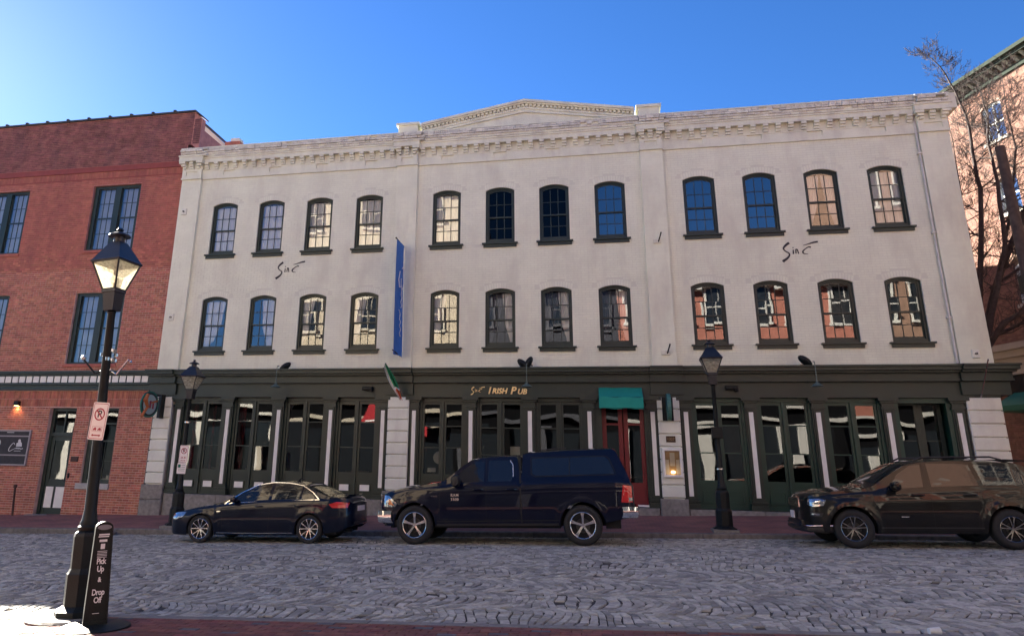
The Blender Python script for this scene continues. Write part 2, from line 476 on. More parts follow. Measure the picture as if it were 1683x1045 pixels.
def brick_ground(name, c1, c2, cm, scale=1.0, rot=0.0):
    m, nt, p = newmat(name)
    L = nt.links.new
    geo = N(nt, "ShaderNodeNewGeometry"); mp = N(nt, "ShaderNodeMapping"); mp.inputs["Rotation"].default_value = (0, 0, rot)
    L(geo.outputs["Position"], mp.inputs["Vector"])
    br = N(nt, "ShaderNodeTexBrick"); br.inputs["Scale"].default_value = scale
    br.inputs["Brick Width"].default_value = 0.21; br.inputs["Row Height"].default_value = 0.105; br.inputs["Mortar Size"].default_value = 0.006
    br.inputs["Color1"].default_value = c1 + (1,); br.inputs["Color2"].default_value = c2 + (1,); br.inputs["Mortar"].default_value = cm + (1,)
    L(mp.outputs[0], br.inputs["Vector"])
    nz = N(nt, "ShaderNodeTexNoise"); nz.inputs["Scale"].default_value = 1.3; nz.inputs["Detail"].default_value = 7
    L(geo.outputs["Position"], nz.inputs["Vector"])
    mr = N(nt, "ShaderNodeMapRange"); mr.inputs["From Min"].default_value = 0.3; mr.inputs["From Max"].default_value = 0.7; mr.inputs["To Min"].default_value = 0.7; mr.inputs["To Max"].default_value = 1.2
    L(nz.outputs["Fac"], mr.inputs["Value"])
    hs = N(nt, "ShaderNodeHueSaturation"); L(br.outputs["Color"], hs.inputs["Color"]); L(mr.outputs[0], hs.inputs["Value"])
    L(hs.outputs[0], p.inputs["Base Color"])
    p.inputs["Roughness"].default_value = 0.8
    b = N(nt, "ShaderNodeBump"); b.inputs["Strength"].default_value = 0.5; b.inputs["Distance"].default_value = 0.01; b.invert = True
    L(br.outputs["Fac"], b.inputs["Height"]); L(b.outputs[0], p.inputs["Normal"])
    return m
M['pave_far'] = brick_ground("pavement brick", (0.33, 0.13, 0.10), (0.23, 0.10, 0.085), (0.13, 0.08, 0.07))
structure(sheet("far_pavement", lin(-60, 60, 41), lin(-3.84, 14.0, 6), zfs, M['pave_far']))

# near kerb and pavement with real pavers along the edge
kerb2 = structure(sheet("near_kerb", [-60, 60], [-14.95, -14.77], lambda x, y: z_nkerb(x) - 0.1, M['kerb']))
x = -20.0
while x < 12:
    L_ = rnd.uniform(1.6, 2.5)
    mb = MB()
    h = rnd.uniform(-0.004, 0.004)
    P = []
    for xx in (x + 0.005, x + L_ - 0.005):
        zt = z_nkerb(xx) + h
        P.append([(xx, -14.95, zt - 0.12), (xx, -14.95, zt), (xx, -14.79, zt), (xx, -14.77, zt - 0.015), (xx, -14.77, zt - 0.14)])
    mb.add(P[0] + P[1], [(0, 1, 6, 5), (1, 2, 7, 6), (2, 3, 8, 7), (3, 4, 9, 8), (4, 3, 2, 1, 0), (5, 6, 7, 8, 9)])
    build("kerb_stone", mb, M['kerb'], kerb2)
    x += L_
M['pave_near'] = brick_ground("near pavement brick", (0.15, 0.05, 0.042), (0.11, 0.045, 0.042), (0.08, 0.05, 0.045))
def zns(x, y): return z_nkerb(x) + (-14.95 - y) * 0.012
npv = structure(sheet("near_pavement", lin(-60, 60, 41), [-14.952, -15.5, -17, -20, -27.2], lambda x, y: zns(x, y) - 0.016, M['pave_near']))
pav = []
row = 0
y = -14.957
while y > -16.6:
    bw, bh = (0.21, 0.105)
    x = -11.0 + (row % 2) * bw / 2
    while x < 8.0:
        soldier = row == 0
        pav.append((x + 0.003, x + bw - 0.003, y - bh + 0.003, y - 0.003, rnd.uniform(-0.002, 0.003)))
        x += bw
    y -= bh
    row += 1
M['paver2'] = mat("blue grey paver", (0.085, 0.085, 0.10), 0.8, var=0.2, scale=9.0, bump=0.4, bscale=60, island=0.2)
def paver_mb(mb, p, m=0):
    x0, x1, y0, y1, h = p
    b = 0.005
    z = lambda xx, yy: zns(xx, yy) + h
    vs = [(x0, y0, z(x0, y0) - 0.03), (x1, y0, z(x1, y0) - 0.03), (x1, y1, z(x1, y1) - 0.03), (x0, y1, z(x0, y1) - 0.03),
          (x0, y0, z(x0, y0) - b), (x1, y0, z(x1, y0) - b), (x1, y1, z(x1, y1) - b), (x0, y1, z(x0, y1) - b),
          (x0 + b, y0 + b, z(x0, y0)), (x1 - b, y0 + b, z(x1, y0)), (x1 - b, y1 - b, z(x1, y1)), (x0 + b, y1 - b, z(x0, y1))]
    fs = [(r * 4 + k, r * 4 + (k + 1) % 4, r * 4 + 4 + (k + 1) % 4, r * 4 + 4 + k) for r in range(2) for k in range(4)] + [(8, 9, 10, 11)]
    mb.add(vs, fs, m)
pav.sort(key=lambda p: math.hypot(p[0] * 0.9 + 0.5, p[2] + 16.4) if -7.5 < p[0] < 4.5 and p[2] > -15.7 else 99 + p[0] ** 2)
mass = MB()
for i, p in enumerate(pav):
    blue = rnd.random() < 0.10
    if i < 280:
        mb = MB(); paver_mb(mb, p)
        build("paver", mb, M['paver2'] if blue else M['paver'], npv)
    else:
        paver_mb(mass, p, 1 if blue else 0)
stuff(build("pavers", mass, [M['paver'], M['paver2']], npv))
# ---------------------------------------------------------------- wall with arched openings
def arch_pts(xc, hw, zs, rise, n=8):
    if rise <= 1e-4: return [(xc - hw, zs), (xc + hw, zs)]
    Rr = (hw * hw + rise * rise) / (2 * rise)
    a = math.asin(min(1, hw / Rr))
    cz_ = zs + rise - Rr
    return [(xc + Rr * math.sin(t), cz_ + Rr * math.cos(t)) for t in [(-a + 2 * a * i / n) for i in range(n + 1)]]
def wall_rows(mb, x0, x1, rows, y=0.0, reveal=0.3, m=0):
    """rows: (z0, z1, [(xc, hw, zb, zs, rise)...]) with flat front at y, reveals going to y+reveal"""
    for z0, z1, ops in rows:
        ops = sorted(ops)
        cur = x0
        for xc, hw, zb, zs, rise in ops:
            if xc - hw > cur: mb.quad((cur, y, z0), (xc - hw, y, z0), (xc - hw, y, z1), (cur, y, z1), m)
            if zb > z0: mb.quad((xc - hw, y, z0), (xc + hw, y, z0), (xc + hw, y, zb), (xc - hw, y, zb), m)
            ap = arch_pts(xc, hw, zs, rise)
            for a, b in zip(ap[:-1], ap[1:]):
                if z1 - max(a[1], b[1]) > 1e-4: mb.quad((a[0], y, a[1]), (b[0], y, b[1]), (b[0], y, z1), (a[0], y, z1), m)
            out = [(xc - hw, zb), (xc + hw, zb)] + ap[::-1]
            for a, b in zip(out, out[1:] + out[:1]):
                mb.quad((a[0], y, a[1]), (a[0], y + reveal, a[1]), (b[0], y + reveal, b[1]), (b[0], y, b[1]), m)
            cur = xc + hw
        if x1 > cur: mb.quad((cur, y, z0), (x1, y, z0), (x1, y, z1), (cur, y, z1), m)
def lay_bricks(x0, x1, z0, z1, ops, bw, bh, seed, ring=0.0, g=0.006, zline=None):
    """running bond clipped to the openings: list of (xa, xb, za, zb)"""
    r = random.Random(seed)
    out = []
    n = max(1, int(round((z1 - z0) / bh)))
    h = (z1 - z0) / n
    for i in range(n):
        za, zb = z0 + i * h, z0 + (i + 1) * h
        iv = [(x0, x1)]
        for xc, hw, zo, zs, rise in ops:
            if zb <= zo + 1e-3 or za >= zs + rise + ring - 1e-3: continue
            w = hw
            if za > zs - h:
                ww = hw + ring
                if za > zs:
                    Rr = ((hw) ** 2 + rise ** 2) / (2 * rise) + ring if rise > 1e-3 else 1e6
                    czz = zs + rise + ring - Rr
                    d = Rr * Rr - (za - czz) ** 2
                    w = min(ww, math.sqrt(d)) if d > 0 else 0
                    if rise <= 1e-3: w = ww
                else:
                    w = hw
            if w <= 0: continue
            nv = []
            for a, b in iv:
                if xc + w <= a or xc - w >= b: nv.append((a, b)); continue
                if xc - w > a: nv.append((a, xc - w))
                if xc + w < b: nv.append((xc + w, b))
            iv = nv
        ph = (i % 2) * bw / 2
        head = (i % 6 == 5)
        w_ = bw / 2 if head else bw
        for a, b in iv:
            if b - a < 0.03: continue
            k = math.floor((a - ph) / w_)
            while True:
                xa = max(a, ph + k * w_); xb = min(b, ph + (k + 1) * w_)
                if xa >= b: break
                if xb - xa > 0.03: out.append((xa + g, xb - g, za + g, zb - g))
                k += 1
    return out
def brick_faces(mb, b, y, proud, m=0):
    xa, xb, za, zb = b
    vs = [(xa, y, za), (xb, y, za), (xb, y, zb), (xa, y, zb), (xa, y - proud, za), (xb, y - proud, za), (xb, y - proud, zb), (xa, y - proud, zb)]
    mb.add(vs, [(4, 5, 6, 7), (0, 1, 5, 4), (1, 2, 6, 5), (2, 3, 7, 6), (3, 0, 4, 7)], m)

# ---------------------------------------------------------------- the pub
PX0, PX1 = -15.42, 10.95
pub = thing("pub_building", "long three storey white painted brick pub with arched windows and dark green shopfront", "building", (0, 0, 0.6), world=True)
WINX = [-13.53, -11.65, -9.77, -7.87, -5.03, -3.15, -1.30, 0.56, 3.42, 5.28, 7.13, 8.99]
ZU, ZL = 9.29, 5.73
HU, HL = 1.91, 1.86
ops_u = [(x, 0.5, ZU, ZU + HU, 0.12) for x in WINX]
ops_l = [(x, 0.5, ZL, ZL + HL, 0.12) for x in WINX]
mb = MB()
wall_rows(mb, PX0, PX1, [(5.0, 8.6, ops_l), (8.6, 12.32, ops_u)], 0.0, 0.26)
mb.quad((PX0, 0, 12.32), (PX1, 0, 12.32), (PX1, 0, 13.45), (PX0, 0, 13.45))
mb.box(PX1 - 0.3, PX1, 0.001, 16, 0.2, 13.4)      # right flank
mb.box(PX0, PX0 + 0.3, 0.3, 16, 0.0, 13.4)
mb.box(PX0 + 0.3, PX1 - 0.3, 15.7, 16, 0.2, 13.4)
build("wall", mb, M['white_joint'], pub)
pil = [(-15.42, -14.62), (-6.86, -6.10), (1.61, 2.34), (10.10, 10.95)]
mb = MB()
bl = lay_bricks(PX0 + 0.8, PX1 - 0.84, 5.06, 12.31, ops_u + ops_l, 0.235, 0.0805, 3, ring=0.2)
rr = random.Random(5)
for b in bl: brick_faces(mb, b, 0.0, rr.uniform(0.002, 0.006))
for ops in (ops_u, ops_l):           # voussoirs over each arch
    for xc, hw, zb, zs, rise in ops:
        a1 = arch_pts(xc, hw + 0.02, zs, rise, 13); a2 = arch_pts(xc, hw + 0.06, zs + 0.19, rise, 13)
        for i in range(13):
            e = 0.12
            def lp(p, q, t): return (p[0] + (q[0] - p[0]) * t, p[1] + (q[1] - p[1]) * t)
            A, B = lp(a1[i], a1[i + 1], e), lp(a1[i], a1[i + 1], 1 - e)
            Cc, D = lp(a2[i], a2[i + 1], 1 - e), lp(a2[i], a2[i + 1], e)
            pr = rr.uniform(0.001, 0.004)
            mb.add([(A[0], 0, A[1]), (B[0], 0, B[1]), (Cc[0], 0, Cc[1]), (D[0], 0, D[1]), (A[0], -pr, A[1]), (B[0], -pr, B[1]), (Cc[0], -pr, Cc[1]), (D[0], -pr, D[1])],
                   [(4, 5, 6, 7), (0, 1, 5, 4), (1, 2, 6, 5), (2, 3, 7, 6), (3, 0, 4, 7)])
stuff(build("brick_courses", mb, M['white_brick'], pub))

# pilasters above the shopfront
for k, (a, b) in enumerate(pil):
    mb = MB()
    mb.box(a, b, -0.12, -0.002, 5.06, 12.42)
    for bb in lay_bricks(a, b, 5.08, 12.40, [], 0.235, 0.0805, 11 + k): brick_faces(mb, bb, -0.12, rr.uniform(0.002, 0.005))
    build("pilaster", mb, M['white_brick'], pub)

# entablature: stepped bands, recessed boxes, dentils, rough corbel courses
bays = [(-14.62, -6.86), (-6.10, 1.61), (2.34, 10.10)]
mb = MB()
for a, b in bays:
    xs_box = [x for x in WINX if a < x < b]
    # lower proud band with sunk boxes
    cur = a
    for x in xs_box:
        mb.box(cur, x - 0.23, -0.06, -0.001, 12.31, 12.63)
        mb.box(x - 0.23, x + 0.23, -0.06, -0.001, 12.31, 12.45)
        cur = x + 0.23
        mb.box(x - 0.23, x + 0.23, -0.015, -0.001, 12.45, 12.63)
    mb.box(cur, b, -0.06, -0.001, 12.31, 12.63)
    mb.box(a, b, -0.075, -0.001, 12.63, 12.68)
    mb.box(a, b, -0.05, -0.001, 12.68, 12.94)
    mb.box(a, b, -0.22, -0.001, 12.94, 13.10)
    mb.box(a, b, -0.25, -0.001, 13.10, 13.16)
for a, b in pil:
    a2 = a if a == PX0 else a
    mb.box(a - 0.02, b + 0.02, -0.19, -0.001, 12.30, 12.36)
    mb.box(a, a + 0.16, -0.17, -0.001, 12.36, 12.70); mb.box(b - 0.16, b, -0.17, -0.001, 12.36, 12.70)
    mb.box(a + 0.16, b - 0.16, -0.17, -0.001, 12.36, 12.44); mb.box(a + 0.16, b - 0.16, -0.17, -0.001, 12.62, 12.70)
    mb.box(a + 0.16, b - 0.16, -0.125, -0.001, 12.44, 12.62)
    mb.box(a - 0.02, b + 0.02, -0.15, -0.001, 12.70, 12.96)
    mb.box(a - 0.09, b + 0.09, -0.36, -0.001, 12.98, 13.16)
    mb.box(a - 0.11, b + 0.11, -0.39, -0.001, 13.16, 13.22)
build("entablature", mb, M['white_trim'], pub)
def dent_mesh(w, d):
    m_ = MB()
    for i in range(3):
        z = -0.0 - 0.085 * i
        m_.box(-w / 2, w / 2, -d + 0.05 * i, 0.0, z - 0.075, z)
    return m_.mesh("dentil", M['white_trim'])
dm = dent_mesh(0.155, 0.165)
for a, b in bays:
    n = 18 if a < 0 or True else 18
    n = int(round((b - a) / 0.393))
    for i in range(n):
        place("dentil", dm, pub, (a + (b - a) * (i + 0.5) / n, -0.05, 12.935))
def corb_mesh(flip):
    m_ = MB()
    for i in range(3):
        z = -0.088 * i
        e = 0.07 * i
        xa, xb = (-0.12 + e, 0.13) if not flip else (-0.13, 0.12 - e)
        m_.box(xa, xb, -0.20 + 0.055 * i, 0.0, z - 0.078, z)
    return m_.mesh("corbel", M['white_trim'])
cmL, cmR = corb_mesh(False), corb_mesh(True)
for a, b in pil:
    place("corbel", cmL, pub, (a + 0.04, -0.15, 12.975)); place("corbel", cmR, pub, (b - 0.04, -0.15, 12.975))
    place("dentil", dm, pub, ((a + b) / 2, -0.15, 12.96))
# rough brick corbelling and coping
mb = MB()
for a, b in [(PX0 - 0.02, PX1 + 0.02)]:
    for i in range(4):
        z = 13.165 + 0.082 * i
        dep = 0.27 + 0.035 * i - (0.05 if i == 3 else 0)
        x = a
        while x < b:
            w = rr.uniform(0.17, 0.27)
            if rr.random() > 0.03:
                ex = 0.115 if any(p0 - 0.1 < x < p1 + 0.1 for p0, p1 in pil) else 0
                mb.box(x + 0.006, min(b, x + w) - 0.006, -dep - ex - rr.uniform(-0.015, 0.015), -0.001, z + 0.004, z + 0.078 - rr.uniform(0, 0.01))
            x += w
stuff(build("corbelled_courses", mb, M['rough_course'], pub))
mb = MB()
mb.box(PX0, PX1, -0.27, 0.35, 13.10 + 0.066, 13.49)
mb.box(PX0 - 0.05, PX1 + 0.10, -0.33, 0.38, 13.492, 13.535)
mb.box(PX1 + 0.001, PX1 + 0.25, -0.35, 12, 12.98, 13.49)
for i, (a, b) in enumerate(pil[1:3]):
    mb.box(a + 0.02, b - 0.02, -0.24, 0.3, 13.535, 13.84)
    mb.box(a - 0.05, b + 0.05, -0.30, 0.36, 13.84, 13.93)
build("parapet", mb, M['white_trim'], pub)
# pediment
mb = MB()
pa, pk, pb = (-5.98, 13.78), (-2.24, 14.42), (1.50, 13.78)
mb.prism([(-5.98, 13.53), (1.50, 13.53), (1.50, 13.78), (-2.24, 14.40), (-5.98, 13.78)], -0.12, 0.3)
def band(p, q, w0, w1, y0, y1):
    (x0, z0), (x1, z1) = p, q
    mb.prism([(x0, z0 + w0), (x1, z1 + w0), (x1, z1 + w1), (x0, z0 + w1)], y0, y1)
for p, q in ((pa, pk), (pk, pb)):
    band(p, q, 0.0, 0.09, -0.30, 0.34)
    band(p, q, -0.05, 0.0, -0.25, 0.3)
    band(p, q, -0.22, -0.145, -0.155, 0.0)
mb.prism([(-5.1, 13.60), (-5.1, 13.66), (-2.24, 14.12), (-2.24, 14.05)], -0.19, 0.0)
mb.prism([(-2.24, 14.05), (-2.24, 14.12), (0.62, 13.66), (0.62, 13.60)], -0.19, 0.0)
ped = build("pediment", mb, M['white_trim'], pub)
mb = MB()
for p, q in ((pa, pk), (pk, pb)):
    n = 26
    for i in range(n):
        t = (i + 0.5) / n
        x, z = p[0] + (q[0] - p[0]) * t, p[1] + (q[1] - p[1]) * t
        mb.box(x - 0.045, x + 0.045, -0.20, -0.12, z - 0.13, z - 0.04)
stuff(build("small_dentils", mb, M['white_trim'], ped))
# roof
mb = MB(); mb.box(PX0 + 0.3, PX1 - 0.3, 0.35, 15.7, 12.6, 12.8)
build("roof", mb, M['roof'], pub)

# ---------------------------------------------------------------- arched sash windows
def clip_top(xa, xb, z0, hs):
    """pane polygon between xa..xb from z0 up to the arch (inner) whose spring height is hs"""
    rise, hw = 0.095, 0.40
    ap = arch_pts(0, hw, hs, rise, 12)
    pts = [(xa, z0), (xb, z0)]
    def az(x):
        for p, q in zip(ap[:-1], ap[1:]):
            if p[0] <= x <= q[0]: return p[1] + (q[1] - p[1]) * (x - p[0]) / (q[0] - p[0] + 1e-9)
        return hs
    for i in range(5):
        x = xb + (xa - xb) * i / 4
        pts.append((x, az(x)))
    return pts
def window_meshes(H):
    W = {}
    mb = MB()
    ao = arch_pts(0, 0.499, H - 0.001, 0.12, 10); ai = arch_pts(0, 0.42, H - 0.045, 0.10, 10)
    outer = [(-0.499, 0.0)] + ao + [(0.499, 0.0)]
    inner = [(-0.42, 0.11)] + ai + [(0.42, 0.11)]
    y0, y1 = 0.085, 0.24
    n = len(outer)
    vs = [(x, y0, z) for x, z in outer] + [(x, y0 + 0.0, z) for x, z in inner] + [(x, y1, z) for x, z in inner]
    fs = []
    for i in range(n):
        j = (i + 1) % n
        fs.append((i, i + n, j + n, j)); fs.append((i + n, i + 2 * n, j + 2 * n, j + n))
    mb.add(vs, [f[::-1] for f in fs])
    # raised outer bead
    ob = arch_pts(0, 0.475, H - 0.02, 0.11, 10)
    mid = [(-0.475, 0.0)] + ob + [(0.475, 0.0)]
    vs = [(x, y0 - 0.03, z) for x, z in outer] + [(x, y0 - 0.03, z) for x, z in mid] + [(x, y0, z) for x, z in mid]
    fs = []
    for i in range(n - 1):
        j = i + 1
        fs.append((i, j, j + n, i + n)); fs.append((i + n, j + n, j + 2 * n, i + 2 * n))
    mb.add(vs, fs)
    W['frame'] = mb
    W['meet'] = H * 0.5 + 0.0
    zm = W['meet']
    sh = MB()
    for (za, zb, y) in ((zm - 0.025, H - 0.06, 0.12), (0.11, zm + 0.03, 0.155)):
        top = za > 0.5
        sh.box(-0.42, -0.385, y, y + 0.035, za, zb); sh.box(0.385, 0.42, y, y + 0.035, za, zb)
        sh.box(-0.385, 0.385, y, y + 0.035, za, za + (0.05 if top else 0.08))
        if top:
            a1 = arch_pts(0, 0.42, H - 0.045, 0.10, 8); a2 = arch_pts(0, 0.385, H - 0.085, 0.095, 8)
            for i in range(8):
                sh.prism([(a2[i][0], a2[i][1]), (a2[i + 1][0], a2[i + 1][1]), (a1[i + 1][0], a1[i + 1][1]), (a1[i][0], a1[i][1])], y, y + 0.035)
        else:
            sh.box(-0.385, 0.385, y, y + 0.035, zb - 0.05, zb)
        zc = (za + zb) / 2 + (0.03 if top else 0.015)
        sh.box(-0.385, 0.385, y + 0.004, y + 0.028, zc - 0.011, zc + 0.011)
        for x in (-0.130, 0.130):
            sh.box(x - 0.011, x + 0.011, y + 0.002, y + 0.026, za + 0.03, zb - (0.0 if not top else -0.02))
        W[('rows', top)] = (za, zc, zb)
    W['sash'] = sh
    sl = MB()
    sl.box(-0.565, 0.565, -0.055, 0.26, -0.155, -0.05)
    sl.box(-0.61, 0.61, -0.105, 0.26, -0.05, 0.0)
    W['sill'] = sl
    panes = []
    for top in (True, False):
        za, zc, zb = W[('rows', top)]
        y = 0.138 if top else 0.172
        for r, (z0, z1) in enumerate(((za + 0.04, zc), (zc, zb - 0.0))):
            for c, (xa, xb) in enumerate(((-0.39, -0.130), (-0.130, 0.130), (0.130, 0.39))):
                panes.append((top and r == 1, xa + 0.003, xb - 0.003, z0 + 0.003, z1 - 0.003, y))
    W['panes'] = panes
    return W
def curtain_mesh(profile, H, amp=0.02, freq=38.0, n=40):
    """profile: list of (height fraction, x left, x right); hanging cloth with folds"""
    mb = MB()
    rows = 24
    vs = []
    for j in range(rows):
        t = j / (rows - 1)
        for p, q in zip(profile[:-1], profile[1:]):
            if p[0] <= t <= q[0] + 1e-9:
                s = (t - p[0]) / (q[0] - p[0]); s = s * s * (3 - 2 * s)
                xl = p[1] + (q[1] - p[1]) * s; xr = p[2] + (q[2] - p[2]) * s
                break
        for i in range(n):
            u = i / (n - 1)
            vs.append((xl + (xr - xl) * u, amp * math.sin(freq * u + 0.6 * math.sin(3 * t)) * (0.6 + 0.4 * t), 0.12 + (H - 0.14) * (1 - t) * 1.0))
    # t = 0 is the top
    mb.add(vs, [(j * n + i, j * n + i + 1, (j + 1) * n + i + 1, (j + 1) * n + i) for j in range(rows - 1) for i in range(n - 1)])
    return mb
CURT = {}
# (row, index) -> list of (profile, material)
LFT = [(0, -0.42, 0.0), (0.5, -0.42, -0.12), (1, -0.42, -0.36)]
LBIG = [(0, -0.42, 0.30), (0.45, -0.42, 0.22), (0.8, -0.42, 0.02), (1, -0.42, -0.25)]
RBIG = [(0, -0.12, 0.42), (0.5, -0.06, 0.42), (1, 0.16, 0.42)]
RGT = [(0, 0.05, 0.42), (0.5, 0.12, 0.42), (1, 0.30, 0.42)]
FULL = [(0, -0.42, 0.42), (1, -0.42, 0.42)]
LDK = [(0, -0.42, 0.1), (0.5, -0.42, -0.05), (1, -0.42, -0.32)]
RDK = [(0, 0.0, 0.42), (0.6, 0.08, 0.42), (1, 0.3, 0.42)]
CURT[('L', 0)] = [(LBIG, 'curtain')]; CURT[('L', 1)] = [(RBIG, 'curtain')]; CURT[('L', 2)] = [(LFT, 'curtain'), (RDK, 'curtain_grey')]; CURT[('L', 3)] = [(LFT, 'curtain')]
CURT[('L', 4)] = [(LFT, 'curtain'), (RDK, 'curtain_grey')]
for k in (5, 6, 7): CURT[('L', k)] = [(LDK, 'curtain_grey'), (RGT, 'curtain')]
for k in (0, 1, 2, 3, 4): CURT[('U', k)] = [(FULL, 'curtain')]
CURT[('U', 10)] = [(LFT, 'curtain'), (RGT, 'curtain')]; CURT[('U', 11)] = [(FULL, 'curtain')]; CURT[('U', 8)] = []
CURT[('U', 1)] = [(FULL, 'curtain')]
for tagrow, z0, H in (('U', ZU, HU), ('L', ZL, HL)):
    W = window_meshes(H)
    fm = W['frame'].mesh("window", M['green']); sm = W['sash'].mesh("sash", M['green']); slm = W['sill'].mesh("sill", M['green'])
    pm = []
    for is_top, xa, xb, za, zb, y in W['panes']:
        b = MB()
        cxp, czp = (xa + xb) / 2, (za + zb) / 2
        pts = clip_top(xa, xb, za, H - 0.085) if is_top else [(xa, za), (xb, za), (xb, zb), (xa, zb)]
        b.add([(x - cxp, 0, z - czp) for x, z in pts], [tuple(range(len(pts)))])
        pm.append((b.mesh("pane", M['pane_up']), cxp, y, czp))
    pmd = []
    for me, a_, b_, c_ in pm:
        m2_ = me.copy(); m2_.materials.clear(); m2_.materials.append(M['pane_screen']); pmd.append((m2_, a_, b_, c_))
    for k, x in enumerate(WINX):
        w = place("window", fm, pub, (x, 0, z0))
        place("sash", sm, w); place("sill", slm, w)
        for me, px_, py_, pz_ in (pmd if (tagrow == 'U' and k in (5, 6)) else pm):
            place("pane", me, w, (px_, py_, pz_), (R_(rr.gauss(0, 0.13)), 0, R_(rr.gauss(0, 0.13))))
        for prof, cm in CURT.get((tagrow, k), []):
            cme = curtain_mesh(prof, H)
            c = build("curtain", cme, M[cm], w, smooth=True, loc=(0, 0.235 if cm != 'curtain_grey' else 0.29, 0))

# dark rooms behind the glass
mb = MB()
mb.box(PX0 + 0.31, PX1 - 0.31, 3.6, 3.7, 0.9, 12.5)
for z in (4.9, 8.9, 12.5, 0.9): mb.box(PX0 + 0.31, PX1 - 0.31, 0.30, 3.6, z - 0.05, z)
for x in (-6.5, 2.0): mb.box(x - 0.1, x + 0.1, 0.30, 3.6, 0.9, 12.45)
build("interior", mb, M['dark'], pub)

# ---------------------------------------------------------------- shopfront
strips = [-14.41, -12.55, -10.68, -8.83, -7.02, -5.97, -4.10, -2.21, -0.37, 1.52, 2.49, 4.34, 6.19, 8.06, 9.87]
BASE_Z = 0.93
# piers of rusticated blocks
blockc = {}
for k, (a, b) in enumerate([(-15.33, -14.66), (-6.83, -6.12), (1.66, 2.31), (10.06, 10.93)]):
    pier = build("pier", MB().box(a + 0.03, b - 0.03, -0.10, 0.30, -0.4, 4.13), M['stone'], pub)
    z = 1.22
    n = 8
    h = (4.13 - 1.22) / n
    bm = MB().bbox(a, b, -0.16, -0.095, 0.012, h - 0.012, 0.022).mesh("stone_block", M['stone'])
    for i in range(n):
        place("stone_block", bm, pier, (0, rr.uniform(-0.004, 0.004), z + i * h))
    zb = z_far((a + b) / 2) - 0.12
    zz = [1.205, max(zb, 0.72), zb] if (1.2 - zb) > 0.6 else [1.205, zb]
    for top, bot in zip(zz[:-1], zz[1:]):
        build("base_stone", MB().bbox(a - 0.07, b + 0.07, -0.22, -0.095, bot + 0.004, top - 0.006, 0.02), M['granite'], pier)
# granite plinth under the doors
for a, b in ((-14.56, -6.92), (-6.03, 1.57), (2.40, 9.97)):
    x = a
    while x < b - 0.05:
        w = min(rr.uniform(1.6, 2.3), b - x)
        if b - x - w < 0.5: w = b - x
        build("plinth_stone", MB().bbox(x + 0.004, x + w - 0.004, -0.14, 0.30, -0.35, BASE_Z - 0.006 - 0.002 * rr.random(), 0.012), M['granite'], pub)
        x += w
# fascia, frieze and cornice in green
mb = MB()
fz = [(4.12, 4.20, 0.10), (4.20, 4.58, 0.06), (4.58, 4.64, 0.20), (4.64, 4.82, 0.17), (4.82, 4.88, 0.30), (4.88, 4.98, 0.40), (4.98, 5.03, 0.46)]
for z0, z1, d in fz: mb.box(-15.0, 10.95, -d, 0.25, z0, z1)
mb.prismx([(-0.46, 5.032), (0.0, 5.032), (0.0, 5.09)], -15.42, 10.95)
for a, b in [(-15.62, -14.58), (-6.95, -6.0), (1.5, 2.45), (10.0, 11.2)]:
    for z0, z1, d in fz:
        if z0 > 4.15: mb.box(a, b if b < 11 else b + d * 0.5, -d - 0.09, -0.001 if b < 11 else 0.6, z0, z1)
    mb.prismx([(-0.55, 5.032), (0.0, 5.032), (0.0, 5.075)], a, b)
build("cornice", mb, M['green'], pub)
# columns with white strip
for k, x in enumerate(strips):
    hw = 0.165
    mb = MB()
    mb.box(x - hw, x + hw, -0.04, 0.26, BASE_Z, 4.12)
    mb.box(x - 0.125, x - 0.075, -0.075, -0.04, 1.25, 3.74); mb.box(x + 0.075, x + 0.125, -0.075, -0.04, 1.25, 3.74)
    mb.box(x - 0.125, x + 0.125, -0.075, -0.04, 3.742, 3.80)
    colm = build("shopfront_column", mb, M['green'], pub)
    cap = MB()
    for z0, z1, e in ((3.80, 3.86, 0.03), (3.862, 3.97, 0.0), (3.972, 4.03, 0.05), (4.032, 4.12, 0.10)):
        cap.box(x - hw - e, x + hw + e, -0.07 - e, -0.0, z0, z1)
    build("capital", cap, M['green'], colm)
    bs = MB()
    for z0, z1, e in ((BASE_Z + 0.002, 1.06, 0.07), (1.062, 1.12, 0.04), (1.122, 1.16, 0.07), (1.162, 1.245, 0.02)):
        bs.box(x - hw - e, x + hw + e, -0.05 - e, -0.0, z0, z1)
    build("column_base", bs, M['green'], colm)
    build("white_strip", MB().box(x - 0.062, x + 0.062, -0.062, -0.041, 1.28, 3.70), M['white'], colm)

